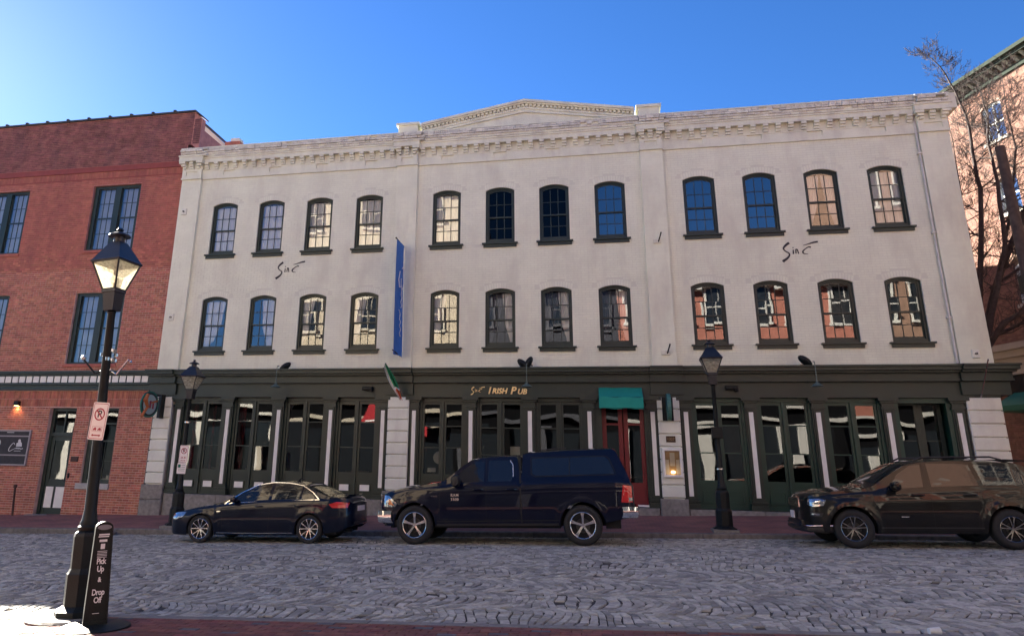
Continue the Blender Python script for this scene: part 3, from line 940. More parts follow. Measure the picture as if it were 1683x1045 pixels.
def leaf(x0, x1, parent, mt, z0, z1, rails, y=0.10, panel='sunk', stile=0.10, glassbot=1.72, handle=False):
    """one glazed door leaf"""
    w = MB()
    w.box(x0, x0 + stile, y, y + 0.06, z0, z1); w.box(x1 - stile, x1, y, y + 0.06, z0, z1)
    w.box(x0 + stile, x1 - stile, y, y + 0.06, z1 - 0.09, z1)
    w.box(x0 + stile, x1 - stile, y + 0.012, y + 0.05, z0, glassbot)
    w.box(x0 + stile, x1 - stile, y, y + 0.06, glassbot - 0.09, glassbot)
    w.box(x0 + stile, x1 - stile, y, y + 0.06, z0, z0 + 0.1)
    for zr in rails: w.box(x0 + stile, x1 - stile, y + 0.008, y + 0.045, zr - 0.016, zr + 0.016)
    d = build("door_leaf", w, mt, parent)
    zs = [glassbot] + rails + [z1 - 0.09]
    for a, b in zip(zs[:-1], zs[1:]):
        g = MB(); cxg, czg = (x0 + x1) / 2, (a + b) / 2
        hwg, hg = (x1 - x0) / 2 - stile, (b - a) / 2
        g.add([(-hwg, 0, -hg), (hwg, 0, -hg), (hwg, 0, hg), (-hwg, 0, hg)], [(0, 1, 2, 3)])
        place("pane", g.mesh("pane", M['pane_low']), d, (cxg, y + 0.03, czg), (R_(rr.gauss(0, 0.4)), 0, R_(rr.gauss(0, 0.5))))
    xm = (x0 + x1) / 2
    if panel == 'white':
        build("white_panel", MB().box(xm - 0.16, xm + 0.16, y - 0.012, y + 0.012, 1.17, 1.36), M['white'], d)
        fr_ = MB()
        fr_.box(xm - 0.20, xm + 0.20, y - 0.02, y + 0.012, 1.362, 1.39); fr_.box(xm - 0.20, xm + 0.20, y - 0.02, y + 0.012, 1.14, 1.168)
        fr_.box(xm - 0.20, xm - 0.162, y - 0.02, y + 0.012, 1.168, 1.362); fr_.box(xm + 0.162, xm + 0.20, y - 0.02, y + 0.012, 1.168, 1.362)
        build("panel_frame", fr_, mt, d)
    elif panel == 'sunk':
        fr_ = MB(); hwp = (x1 - x0) / 2 - stile - 0.02
        fr_.box(xm - hwp, xm + hwp, y - 0.015, y + 0.012, 1.42, 1.46); fr_.box(xm - hwp, xm + hwp, y - 0.015, y + 0.012, 1.10, 1.14)
        fr_.box(xm - hwp, xm - hwp + 0.04, y - 0.015, y + 0.012, 1.14, 1.42); fr_.box(xm + hwp - 0.04, xm + hwp, y - 0.015, y + 0.012, 1.14, 1.42)
        build("panel_frame", fr_, mt, d)
    return d
def bay_frame(x0, x1, mt, mull=0.07, y=0.05):
    f = MB()
    xm = (x0 + x1) / 2
    f.box(x0, x0 + 0.08, y, 0.26, BASE_Z, 4.115); f.box(x1 - 0.08, x1, y, 0.26, BASE_Z, 4.115)
    f.box(x0 + 0.08, x1 - 0.08, y, 0.26, 4.0, 4.115)
    f.box(xm - mull / 2, xm + mull / 2, y, 0.2, BASE_Z, 4.0)
    return build("door_frame", f, mt, pub)
sect = [strips[0:5], strips[5:10], strips[10:15]]
for si, sec in enumerate(sect):
    for bi, (sa, sb) in enumerate(zip(sec[:-1], sec[1:])):
        x0, x1 = sa + 0.165, sb - 0.165
        if si == 1 and bi == 3: continue          # red door bay
        if si == 2 and bi == 3: continue          # deep doorway
        mt = M['green'] if si == 0 else (M['green2'] if si == 2 else M['green'])
        fr_ = bay_frame(x0, x1, mt)
        xm = (x0 + x1) / 2
        rails = [2.52, 3.32] if si != 1 else ([2.55, 3.22] if bi == 0 else [2.35, 3.18])
        for a, b in ((x0 + 0.08, xm - 0.035), (xm + 0.035, x1 - 0.08)):
            leaf(a + 0.002, b - 0.002, pub, mt, BASE_Z + 0.01, 3.998, rails, panel='white' if si == 0 else 'sunk', stile=0.075, glassbot=1.74)
# drapes behind the two leftmost bays and posters in the middle bays
for xa, xb in ((-14.1, -13.95), (-12.35, -12.1), (-13.35, -13.25)):
    c = MB()
    nn = 12
    vs = [(xa + (xb - xa) * i / nn + 0.0, 0.42 + 0.02 * math.sin(i * 1.7), z) for z in (1.6, 4.05) for i in range(nn + 1)]
    c.add(vs, [(i, i + 1, nn + 2 + i, nn + 1 + i) for i in range(nn)])
    build("drape", c, M['curtain_red'], pub)
M['board'] = mat("enamel board", (0.62, 0.60, 0.54), 0.5, var=0.05)
for xa, xb, za, zb in ((-5.52, -5.25, 1.80, 1.93), (-2.86, -2.55, 2.36, 2.62), (-2.86, -2.55, 2.02, 2.30), (-2.86, -2.55, 1.72, 1.98), (-0.95, -0.80, 1.6, 2.5)):
    build("notice", MB().box(xa, xb, 0.16, 0.166, za, zb), M['board'], pub)
build("drum_shade", MB().lathe([(0.001, 0.0), (0.20, 0.0), (0.20, 0.05), (0.001, 0.05)], 20, (-5.22, 0.5, 2.25), 'y'), M['board'], pub)
# tables, stools and a bar counter inside, faintly seen
mb = MB()
for x in np.arange(-13.8, 9.5, 1.85):
    mb.lathe([(0.4, 0.0), (0.4, 0.03), (0.03, 0.035)], 14, (x, 1.3, 1.75)); mb.lathe([(0.03, 0), (0.03, 0.8)], 6, (x, 1.3, 0.93))
    mb.box(x + 0.5, x + 0.85, 1.1, 1.45, 1.35, 1.40); mb.box(x + 0.82, x + 0.85, 1.1, 1.45, 1.40, 1.95)
M['walnut'] = mat("dark walnut", (0.09, 0.05, 0.03), 0.5)
build("bar_tables", mb, M['walnut'], pub)
# red double door
x0, x1 = -0.205, 1.355
f = MB()
f.box(x0, 0.0, 0.0, 0.26, BASE_Z, 4.115); f.box(1.27, x1, 0.0, 0.26, BASE_Z, 4.115); f.box(0.0, 1.27, 0.02, 0.26, 4.0, 4.115)
build("door_frame", f, M['green'], pub)
for a, b in ((0.002, 0.62), (0.65, 1.268)):
    d = MB()
    st = 0.13
    y = 0.16
    d.box(a, a + st, y, y + 0.06, 0.96, 3.99); d.box(b - st, b, y, y + 0.06, 0.96, 3.99)
    d.box(a + st, b - st, y, y + 0.06, 0.96, 1.62); d.box(a + st, b - st, y, y + 0.06, 3.86, 3.99); d.box(a + st, b - st, y, y + 0.055, 3.30, 3.36)
    dd = build("red_door", d, M['red_door'], pub)
    for z0, z1 in ((1.62, 3.30), (3.36, 3.86)):
        g = MB().add([(a + st, y + 0.03, z0), (b - st, y + 0.03, z0), (b - st, y + 0.03, z1), (a + st, y + 0.03, z1)], [(0, 1, 2, 3)])
        build("pane", g, M['pane_low'], dd)
    build("handle", MB().tube([(a + 0.55 * (b - a) + (0.15 if a < 0.5 else -0.2), y - 0.05, 1.75), (a + 0.55 * (b - a) + (0.15 if a < 0.5 else -0.2), y - 0.05, 2.25)], 0.013, 6), M['steel'], dd)
build("door_step", MB().box(0.0, 1.27, -0.10, 0.14, 0.95, 1.0), M['white'], pub)
# deep doorway at the right end: set-back double leaf, green lining
x0, x1 = 8.06 + 0.165, 9.87 - 0.165
f = MB()
f.box(x0, x0 + 0.12, 0.0, 0.10, BASE_Z, 4.115); f.box(x1 - 0.12, x1, 0.0, 0.10, BASE_Z, 4.115); f.box(x0 + 0.12, x1 - 0.12, 0.0, 0.10, 3.98, 4.115)
f.box(x0, x0 + 0.05, 0.10, 0.62, BASE_Z, 4.115); f.box(x1 - 0.05, x1, 0.10, 0.62, BASE_Z, 4.115); f.box(x0 + 0.05, x1 - 0.05, 0.10, 0.62, 4.04, 4.115)
f.box(x0 + 0.05, x1 - 0.05, 0.02, 0.7, BASE_Z - 0.02, BASE_Z + 0.02)
build("door_frame", f, M['green2'], pub)
xm = x0 + 0.78
leaf(x0 + 0.052, xm - 0.02, pub, M['green'], BASE_Z + 0.03, 4.03, [1.95, 2.95], y=0.40, panel='none', stile=0.11, glassbot=1.3)
leaf(xm - 0.018, xm + 0.58, pub, M['green'], BASE_Z + 0.03, 4.03, [1.95, 2.95], y=0.40, panel='none', stile=0.11, glassbot=1.3)

# downpipe at the right pilaster, wall anchors, lanyard
mb = MB()
mb.tube([(10.05, -0.06, 13.0), (10.05, -0.06, 5.1)], 0.036, 8)
for z in (11.6, 9.0, 6.4): mb.box(9.98, 10.12, -0.12, -0.001, z, z + 0.04)
M['pipe'] = mat("cream downpipe", (0.60, 0.58, 0.53), 0.5, var=0.15)
build("downpipe", mb, M['pipe'], pub, smooth=True)
for x, z in ((-15.15, 11.0), (-15.12, 6.95), (10.52, 5.35)):
    a = build("anchor_plate", MB().bbox(x - 0.1, x + 0.1, -0.165, -0.124, z - 0.12, z + 0.12, 0.012), M['stone'], pub)
    build("anchor_bolt", MB().lathe([(0.03, -0.05), (0.03, 0)], 8, (x, -0.16, z), 'y'), M['black_iron'], a)
mb = MB(); mb.box(-14.0, -9, 3.0, 3.2, 12.8, 12.9)
# chimney behind the parapet at the left end
mb = MB()
mb.box(-15.55, -14.95, 3.0, 3.6, 12.7, 15.02)
mb.box(-15.60, -14.90, 2.95, 3.65, 15.02, 15.34)
ch = build("chimney", mb, M['red_brick'], pub)
build("chimney_cap", MB().box(-15.42, -15.02, 3.1, 3.5, 15.342, 15.56), M['white_trim'], ch)
# ---------------------------------------------------------------- red brick building on the left
RX0, RX1 = -26.1, -15.44
red = thing("red_brick_building", "red brick building with paired green windows, left of the pub", "building", (-20.5, 0.3, 0.1), world=True)
rw = [(-24.37 + 1.05, 1.05), (-18.29, 1.05)]
RUP = [(x, hw, 9.68, 12.34, 0.0) for x, hw in rw]
RLO = [(x, hw, 5.32, 8.00, 0.0) for x, hw in rw]
door_op = (-19.06, 0.55, 0.06, 3.74, 0.0)
win_op = (-17.37, 0.57, 1.17, 3.74, 0.0)
RG = [door_op, win_op]
mb = MB()
wall_rows(mb, RX0, RX1, [(-1.0, 4.42, RG), (4.42, 8.9, RLO)], 0.0, 0.30)
build("wall", mb, M['mortar'], red)
mb = MB()
wall_rows(mb, RX0, RX1, [(8.9, 12.55, RUP)], 0.0, 0.30)
mb.quad((RX0, 0, 12.55), (RX1, 0, 12.55), (RX1, 0, 13.9), (RX0, 0, 13.9))
mb.prism([(RX0, 13.9), (-15.36, 13.9), (-15.04, 13.62), (-15.04, 15.02), (-15.36, 15.30), (RX0, 15.30)], 0.10, 0.38)
mb.box(-15.36, -15.05, 0.38, 14, 12.9, 14.6)
mb.box(RX0, RX0 + 0.3, 0.31, 14, -1, 15.2)
mb.box(RX0 + 0.3, -15.45, 13.7, 14, -1, 14.6)
build("upper_wall", mb, M['mortar_up'], red)
bg_ = lay_bricks(RX0, RX1, -0.6, 3.76, RG, 0.236, 0.0805, 21, g=0.0085)
bs2 = lay_bricks(RX0, RX1, 5.08, 8.9, RLO, 0.236, 0.0805, 22, g=0.008)
bs3 = lay_bricks(RX0, RX1, 8.9, 12.62, RUP, 0.236, 0.0805, 23, g=0.007)
def lowtone(b): return b[2] < 9.5 + 1.1 * noise.noise((b[0] * 0.45, b[2] * 0.5, 2.0)) + rr.uniform(-0.35, 0.35)
bs2 = bs2 + [b for b in bs3 if lowtone(b)]
_s2 = set(bs2); bs3 = [b for b in bs3 if b not in _s2]
mv = [b for b in bs2 if b[2] > 8.0 and rr.random() < (b[2] - 8.0) * 0.5]
_m = set(mv); bs2 = [b for b in bs2 if b not in _m]; bs3 += mv
def rankb(b): return math.hypot((b[0] + b[1]) / 2 + 18.5, (b[2] + b[3]) / 2 - 2.2)
bg_.sort(key=rankb)
brk = {}
for b in bg_[:290]:
    w = round(b[1] - b[0], 3)
    h = round(b[3] - b[2], 4)
    if (w, h) not in brk:
        brk[(w, h)] = MB().bbox(-w / 2, w / 2, -0.009, 0.0, -h / 2, h / 2, 0.003).mesh("brick", M['red_brick'])
    place("brick", brk[(w, h)], red, ((b[0] + b[1]) / 2, rr.uniform(-0.003, 0.002), (b[2] + b[3]) / 2))
mb = MB()
for b in bg_[290:] + bs2: brick_faces(mb, b, 0.0, rr.uniform(0.005, 0.010))
# soldier courses over the ground floor
x = RX0
while x < RX1:
    for za, zb in ((3.78, 4.05), (4.06, 4.33)):
        brick_faces(mb, (x + 0.006, x + 0.074, za, zb), 0.0, rr.uniform(0.008, 0.014))
    x += 0.0805
stuff(build("brick_courses", mb, M['red_brick'], red))
mb = MB()
for b in bs3: brick_faces(mb, b, 0.0, rr.uniform(0.005, 0.010))
x = RX0
while x < RX1:
    brick_faces(mb, (x + 0.005, x + 0.075, 12.66, 12.92), 0.0, rr.uniform(0.010, 0.016))
    x += 0.0805
stuff(build("painted_courses", mb, M['red_brick_up'], red))
mb = MB()
for b in lay_bricks(RX0, -15.38, 13.92, 15.28, [], 0.236, 0.0805, 29) : brick_faces(mb, b, 0.10, rr.uniform(0.006, 0.012))
for b in lay_bricks(-15.36, -15.05, 13.92, 15.0, [], 0.236, 0.0805, 30) : brick_faces(mb, b, 0.10, rr.uniform(0.006, 0.012))
M['red_purple'] = mat("weathered parapet brick", (0.23, 0.085, 0.078), 0.85, var=0.3, scale=2.5, bump=0.6, bscale=50, island=0.22, stain=(1.6, 0.55, (0.085, 0.05, 0.07)))
for b in lay_bricks(RX0, RX1, 13.18, 13.90, [], 0.236, 0.0805, 31): brick_faces(mb, b, 0.0, rr.uniform(0.006, 0.012))
stuff(build("parapet_courses", mb, M['red_purple'], red))
mb = MB()
mb.box(RX0, RX1, -0.045, -0.001, 12.93, 12.99); mb.box(RX0, RX1, -0.03, -0.001, 12.992, 13.16)
mb.box(RX0, RX1, -0.012, -0.001, 12.62, 12.655)
build("string_course", mb, mat("painted string course", (0.27, 0.055, 0.045), 0.7, var=0.12, stain=(2.0, 0.3, (0.16, 0.05, 0.05))), red)
mb = MB()
mb.prism([(RX0, 15.302), (-15.36, 15.302), (-15.0, 15.03), (-14.98, 15.08), (-15.33, 15.37), (RX0, 15.37)], 0.02, 0.5)
x = RX0
while x < -15.4:
    mb.box(x, x + 0.10, 0.0, 0.5, 15.371, 15.43); x += 0.98
build("coping", mb, M['roof'], red)
mb = MB(); mb.box(RX0 + 0.3, -15.45, 0.4, 13.7, 14.3, 14.4)
build("roof", mb, M['roof'], red)
# window trims and paired sashes
M['room_grey'] = mat("net curtain", (0.42, 0.43, 0.45), 0.9, var=0.1)
for row, ops in (('U', RUP), ('L', RLO)):
    for xc, hw, zb, zs, _ in ops:
        H = zs - zb
        f = MB()
        f.box(-hw + 0.001, -hw + 0.17, 0.10, 0.29, 0.0, H); f.box(hw - 0.17, hw - 0.001, 0.10, 0.29, 0.0, H)
        f.box(-hw + 0.17, hw - 0.17, 0.10, 0.29, H - 0.10, H - 0.001); f.box(-0.13, 0.13, 0.10, 0.29, 0.0, H - 0.10)
        f.box(-hw + 0.17, -0.13, 0.10, 0.29, 0.0, 0.08); f.box(0.13, hw - 0.17, 0.10, 0.29, 0.0, 0.08)
        w = place("window", f.mesh("window", M['green']), red, (xc, 0, zb))
        build("sill", MB().bbox(-hw - 0.05, hw + 0.05, -0.05, 0.1, -0.12, -0.002, 0.01), M['red_brick_up'], w)
        for sx in (-1, 1):
            xa, xb = (0.13, hw - 0.17) if sx > 0 else (-hw + 0.17, -0.13)
            s = MB()
            s.box(xa, xa + 0.03, 0.16, 0.20, 0.08, H - 0.1); s.box(xb - 0.03, xb, 0.16, 0.20, 0.08, H - 0.1)
            zm = H / 2
            s.box(xa + 0.03, xb - 0.03, 0.155, 0.21, zm - 0.025, zm + 0.025)
            cols = [xa + 0.03 + (xb - xa - 0.06) * t / 3 for t in range(4)]
            for cxx in cols[1:-1]: s.box(cxx - 0.009, cxx + 0.009, 0.165, 0.19, 0.1, H - 0.1)
            for zz in ((0.08 + zm) / 2, (zm + H - 0.1) / 2): s.box(xa + 0.03, xb - 0.03, 0.163, 0.192, zz - 0.009, zz + 0.009)
            build("sash", s, M['green'], w)
            zsr = [0.08, (0.08 + zm) / 2, zm, (zm + H - 0.1) / 2, H - 0.1]
            for ca, cb in zip(cols[:-1], cols[1:]):
                for za, zb2 in zip(zsr[:-1], zsr[1:]):
                    g = MB(); wv, hv = (cb - ca) / 2, (zb2 - za) / 2
                    key = ('pane', round(wv, 3), round(hv, 3))
                    if key not in brk:
                        g.add([(-wv, 0, -hv), (wv, 0, -hv), (wv, 0, hv), (-wv, 0, hv)], [(0, 1, 2, 3)]); brk[key] = g.mesh("pane", M['pane_up'])
                    place("pane", brk[key], w, ((ca + cb) / 2, 0.18, (za + zb2) / 2), (R_(rr.gauss(0, 0.3)), 0, R_(rr.gauss(0, 0.3))))
        cme = curtain_mesh([(0, -hw + 0.1, hw - 0.1), (1, -hw + 0.1, hw - 0.1)], H)
        build("curtain", cme, M['room_grey'], w, smooth=True, loc=(0, 0.36, 0))
# green cornice with white squares
mb = MB()
for z0, z1, d in ((4.36, 4.44, 0.10), (4.44, 4.55, 0.05), (4.55, 4.60, 0.14), (4.60, 4.90, 0.10), (4.90, 4.96, 0.18), (4.96, 5.04, 0.26)):
    mb.box(RX0, -15.64, -d, -0.001, z0, z1)
build("cornice", mb, M['green'], red)
wsm = MB().box(-0.118, 0.118, -0.125, -0.101, -0.112, 0.112).mesh("white_square", M['white'])
x = -15.86
while x > RX0 + 0.2:
    place("white_square", wsm, red, (x, 0, 4.745)); x -= 0.298
# recessed entrance door
xc, hw, zb, zs, _ = door_op
d = MB()
d.box(xc - hw + 0.001, xc - hw + 0.12, 0.16, 0.28, 0.08, zs - 0.001); d.box(xc + hw - 0.10, xc + hw - 0.001, 0.16, 0.28, 0.08, zs - 0.001)
d.box(xc - hw + 0.12, xc + hw - 0.10, 0.16, 0.28, 2.75, 2.88); d.box(xc - hw + 0.12, xc + hw - 0.10, 0.16, 0.28, zs - 0.1, zs - 0.001)
d.box(xc - 0.02, xc + 0.03, 0.18, 0.24, 2.88, zs - 0.1)
df = build("door_frame", d, M['green'], red)
build("transom_pane", MB().add([(xc - hw + 0.12, 0.22, 2.88), (xc + hw - 0.10, 0.22, 2.88), (xc + hw - 0.10, 0.22, zs - 0.1), (xc - hw + 0.12, 0.22, zs - 0.1)], [(0, 1, 2, 3)]), M['pane_low'], df)
d = MB()
a, b = xc - hw + 0.122, xc + hw - 0.102
d.box(a, a + 0.13, 0.20, 0.25, 0.10, 2.74); d.box(b - 0.13, b, 0.20, 0.25, 0.10, 2.74); d.box(a + 0.13, b - 0.13, 0.20, 0.25, 2.60, 2.74); d.box(a + 0.13, b - 0.13, 0.21, 0.25, 0.10, 1.28)
dd = build("door", d, M['green'], red)
build("pane", MB().add([(a + 0.13, 0.225, 1.28), (b - 0.13, 0.225, 1.28), (b - 0.13, 0.225, 2.60), (a + 0.13, 0.225, 2.60)], [(0, 1, 2, 3)]), M['pane_low'], dd)
xm = (a + b) / 2
for xa, xb in ((a + 0.09, xm - 0.05), (xm + 0.05, b - 0.03)):
    build("white_panel", MB().box(xa, xb, 0.185, 0.199, 0.32, 1.02), M['white'], dd)
build("handle", MB().lathe([(0.03, -0.06), (0.035, -0.03), (0.01, 0.0)], 8, (b - 0.06, 0.20, 1.22), 'y'), M['steel'], dd)
build("door_step", MB().bbox(xc - hw - 0.15, xc + hw + 0.3, -0.25, 0.28, -0.3, 0.10, 0.012), M['granite'], red)
mb = MB(); mb.box(xc - hw, xc + hw, 0.9, 0.95, 0, 4); mb.box(RX0 + 0.4, -15.5, 1.2, 1.25, 0, 14); build("interior", mb, M['dark'], red)
# ground floor window
xc, hw, zb, zs, _ = win_op
f = MB()
f.box(xc - hw + 0.001, xc - hw + 0.16, 0.10, 0.29, zb, zs - 0.001); f.box(xc + hw - 0.09, xc + hw - 0.001, 0.10, 0.29, zb, zs - 0.001)
f.box(xc - hw + 0.16, xc + hw - 0.09, 0.10, 0.29, zs - 0.07, zs - 0.001); f.box(xc - hw + 0.16, xc + hw - 0.09, 0.10, 0.29, zb, zb + 0.13)
f.box(xc - hw + 0.16, xc + hw - 0.09, 0.15, 0.22, 3.18, 3.23); f.box(xc - hw + 0.16, xc + hw - 0.09, 0.15, 0.22, 2.58, 2.63)
f.box(xc - hw + 0.16, xc + hw - 0.09, 0.16, 0.20, 1.92, 1.94); f.box(xc + 0.10, xc + 0.12, 0.16, 0.20, zb + 0.13, 2.58)
w = build("window", f, M['green'], red)
for a, b in ((zb + 0.13, 2.58), (2.63, 3.18), (3.23, zs - 0.07)):
    build("pane", MB().add([(xc - hw + 0.16, 0.185, a), (xc + hw - 0.09, 0.185, a), (xc + hw - 0.09, 0.185, b), (xc - hw + 0.16, 0.185, b)], [(0, 1, 2, 3)]), M['pane_low'], w)
build("sill", MB().bbox(xc - hw - 0.12, xc + hw + 0.04, -0.08, 0.1, zb - 0.20, zb - 0.002, 0.012), mat("pale sill stone", (0.42, 0.40, 0.38), 0.7, var=0.1, scale=8), w)
mb = MB()
mb.lathe([(0.07, 0), (0.05, 0.12), (0.02, 0.16)], 10, (xc - 0.15, 0.36, 1.32)); mb.box(xc - 0.25, xc + 0.45, 0.3, 0.42, 1.30, 1.34); mb.box(xc + 0.2, xc + 0.3, 0.33, 0.38, 1.34, 1.45)
build("sill_ornaments", mb, M['white'], w)

# white gable wall and roof slope seen over the party wall
gb = thing("white_gable", "pale rendered gable with dark sloping coping between the red parapet and the chimney", "gable wall", (-15.7, 3.5, 12.8), world=True)
build("gable_wall", MB().prism([(-17.4, 12.7), (-15.0, 12.7), (-15.2, 14.9), (-16.85, 16.35), (-17.4, 16.35)], 3.1, 3.5), M['white_joint'], gb)
mb = MB()
mb.prism([(-15.12, 14.86), (-15.08, 14.93), (-16.85, 16.49), (-16.90, 16.40)], 3.0, 3.7)
build("coping", mb, M['roof'], gb)

# ---------------------------------------------------------------- tall brick building across the side street (right edge)
BA = Vector((17.2, 6.4, 0)); BU = Vector((-0.305, 0.952, 0)).normalized(); BN = Vector((-0.952, -0.305, 0)).normalized()
ang = math.atan2(BU.y, BU.x)      # local x along the wall, local -y is outward?
ware = thing("corner_warehouse", "tall sunlit peach brick warehouse with green bracketed cornice at the right edge", "building", (17.2, 6.4, 0.9))
# local frame: X runs from far to near so that -Y faces the street
ware.rotation_euler = (0, 0, math.atan2(-BU.y, -BU.x))
M['peach_brick'] = mat("sunlit salmon brick", (0.18, 0.085, 0.060), 0.85, var=0.16, scale=5.0, bump=0.6, bscale=50, island=0.22, stain=(0.8, 0.3, (0.36, 0.20, 0.15)))
M['peach_mortar'] = mat("lime mortar", (0.21, 0.135, 0.105), 0.9, var=0.12, scale=5.0, bump=0.3)
M['trim_stone'] = mat("cream painted trim", (0.30, 0.27, 0.23), 0.6, var=0.08, scale=3.0, stain=(1.5, 0.2, (0.4, 0.34, 0.28)))
WX = [-s for s in (2.0, 5.6, 9.2, 12.8, -1.6, -5.2, -8.8)]
rows_w = [(15.5 - 0.9, 17.0 - 0.9), (12.32 - 0.9, 13.72 - 0.9), (8.6 - 0.9, 10.4 - 0.9)]
wops = [[(x, 0.5, a, b, 0.15) for x in WX] for a, b in rows_w]
mb = MB()
wall_rows(mb, -26, 16, [(6.3, 10.6, wops[2]), (10.6, 13.4, wops[1]), (13.4, 17.6, wops[0])], 0.0, 0.3)
mb.quad((-26, 0, -1), (16, 0, -1), (16, 0, 6.3), (-26, 0, 6.3))
mb.box(-26, -25.6, 0.3, 10, -1, 17.6); mb.box(15.7, 16, 0.3, 10, -1, 17.6); mb.box(-25.6, 15.7, 9.7, 10, -1, 17.6); mb.box(-25.6, 15.7, 0.3, 9.7, 17.2, 17.4)
build("wall", mb, M['peach_mortar'], ware)
mb = MB()
allops = [o for r in wops for o in r]
for b in lay_bricks(-16, 6, 6.32, 17.0, allops, 0.236, 0.0805, 41, ring=0.12): brick_faces(mb, b, 0.0, rr.uniform(0.006, 0.016))
for b in lay_bricks(-16, 6, 0.0, 5.0, [], 0.236, 0.0805, 42): brick_faces(mb, b, 0.0, rr.uniform(0.006, 0.016))
stuff(build("brick_courses", mb, M['peach_brick'], ware))
mb = MB()
mb.box(-26, 16, -0.10, -0.001, 17.02, 17.2); mb.box(-26, 16, -0.45, -0.001, 17.42, 17.56); mb.box(-26, 16, -0.60, 0.3, 17.56, 17.72)
build("cornice", mb, mat("weathered dark cornice", (0.035, 0.045, 0.038), 0.95, spec=0.05), ware)
bm = MB().prismx([(-0.38, 0.2), (0, 0.2), (0, -0.02), (-0.12, 0.0)], -0.07, 0.07).mesh("bracket", mat("cream green bracket", (0.22, 0.24, 0.20), 0.7))
x = -15.8
while x < 6: place("bracket", bm, ware, (x, -0.002, 17.22)); x += 0.38
M['blue_white'] = mat("pale window paint", (0.55, 0.6, 0.6), 0.5)
wf = MB(); ao = arch_pts(0, 0.499, 1.5, 0.15, 8)
for za, zb2 in ((0, 0.07), (0.72, 0.78)): wf.box(-0.45, 0.45, 0.10, 0.18, za, zb2)
wf.box(-0.499, -0.43, 0.08, 0.2, 0, 1.5); wf.box(0.43, 0.499, 0.08, 0.2, 0, 1.5); wf.box(-0.015, 0.015, 0.11, 0.16, 0, 1.55)
ai = arch_pts(0, 0.43, 1.45, 0.13, 8)
for i in range(8): wf.prism([ai[i], ai[i + 1], ao[i + 1], ao[i]], 0.08, 0.2)
wfm = wf.mesh("window", M['blue_white'])
gp = MB().add([(-0.44, 0.14, 0.02), (0.44, 0.14, 0.02), (0.44, 0.14, 1.5), (0, 0.14, 1.62), (-0.44, 0.14, 1.5)], [(0, 1, 2, 3, 4)]).mesh("pane", glass("sky reflecting glass", 0.45, 0.06, 1.5))
wsl = MB().box(-0.6, 0.6, -0.08, 0.1, -0.14, -0.01).mesh("sill", M['trim_stone'])
for r in rows_w:
    for x in WX:
        w = place("window", wfm, ware, (x, 0, r[0])); place("pane", gp, w); place("sill", wsl, w)
mb = MB(); mb.box(-25.5, 15.6, 1.0, 1.1, 0, 17); build("interior", mb, M['dark'], ware)
# ground floor: stone cornice, piers, shop openings
mb = MB()
mb.box(-16, 6, -0.35, -0.001, 5.98, 6.22); mb.box(-16, 6, -0.22, -0.001, 5.70, 5.98); mb.box(-16, 6, -0.10, -0.001, 5.02, 5.70)
for x in (-4.4, -0.6, 3.2): mb.box(x - 0.35, x + 0.35, -0.16, -0.001, 4.3 if x == -4.4 else 0, 5.02)
build("shop_cornice", mb, M['trim_stone'], ware)
mb = MB()
mb.box(-3.9, -1.0, -0.06, -0.002, 4.1, 5.0)
build("shop_sign_panel", mb, M['dark'], ware)
mb = MB()
mb.prismx([(-0.02, 4.35), (-1.2, 3.75), (-1.2, 3.55), (-0.02, 3.55)], -3.55, -1.05)
build("shop_awning", mb, M['teal'], ware)

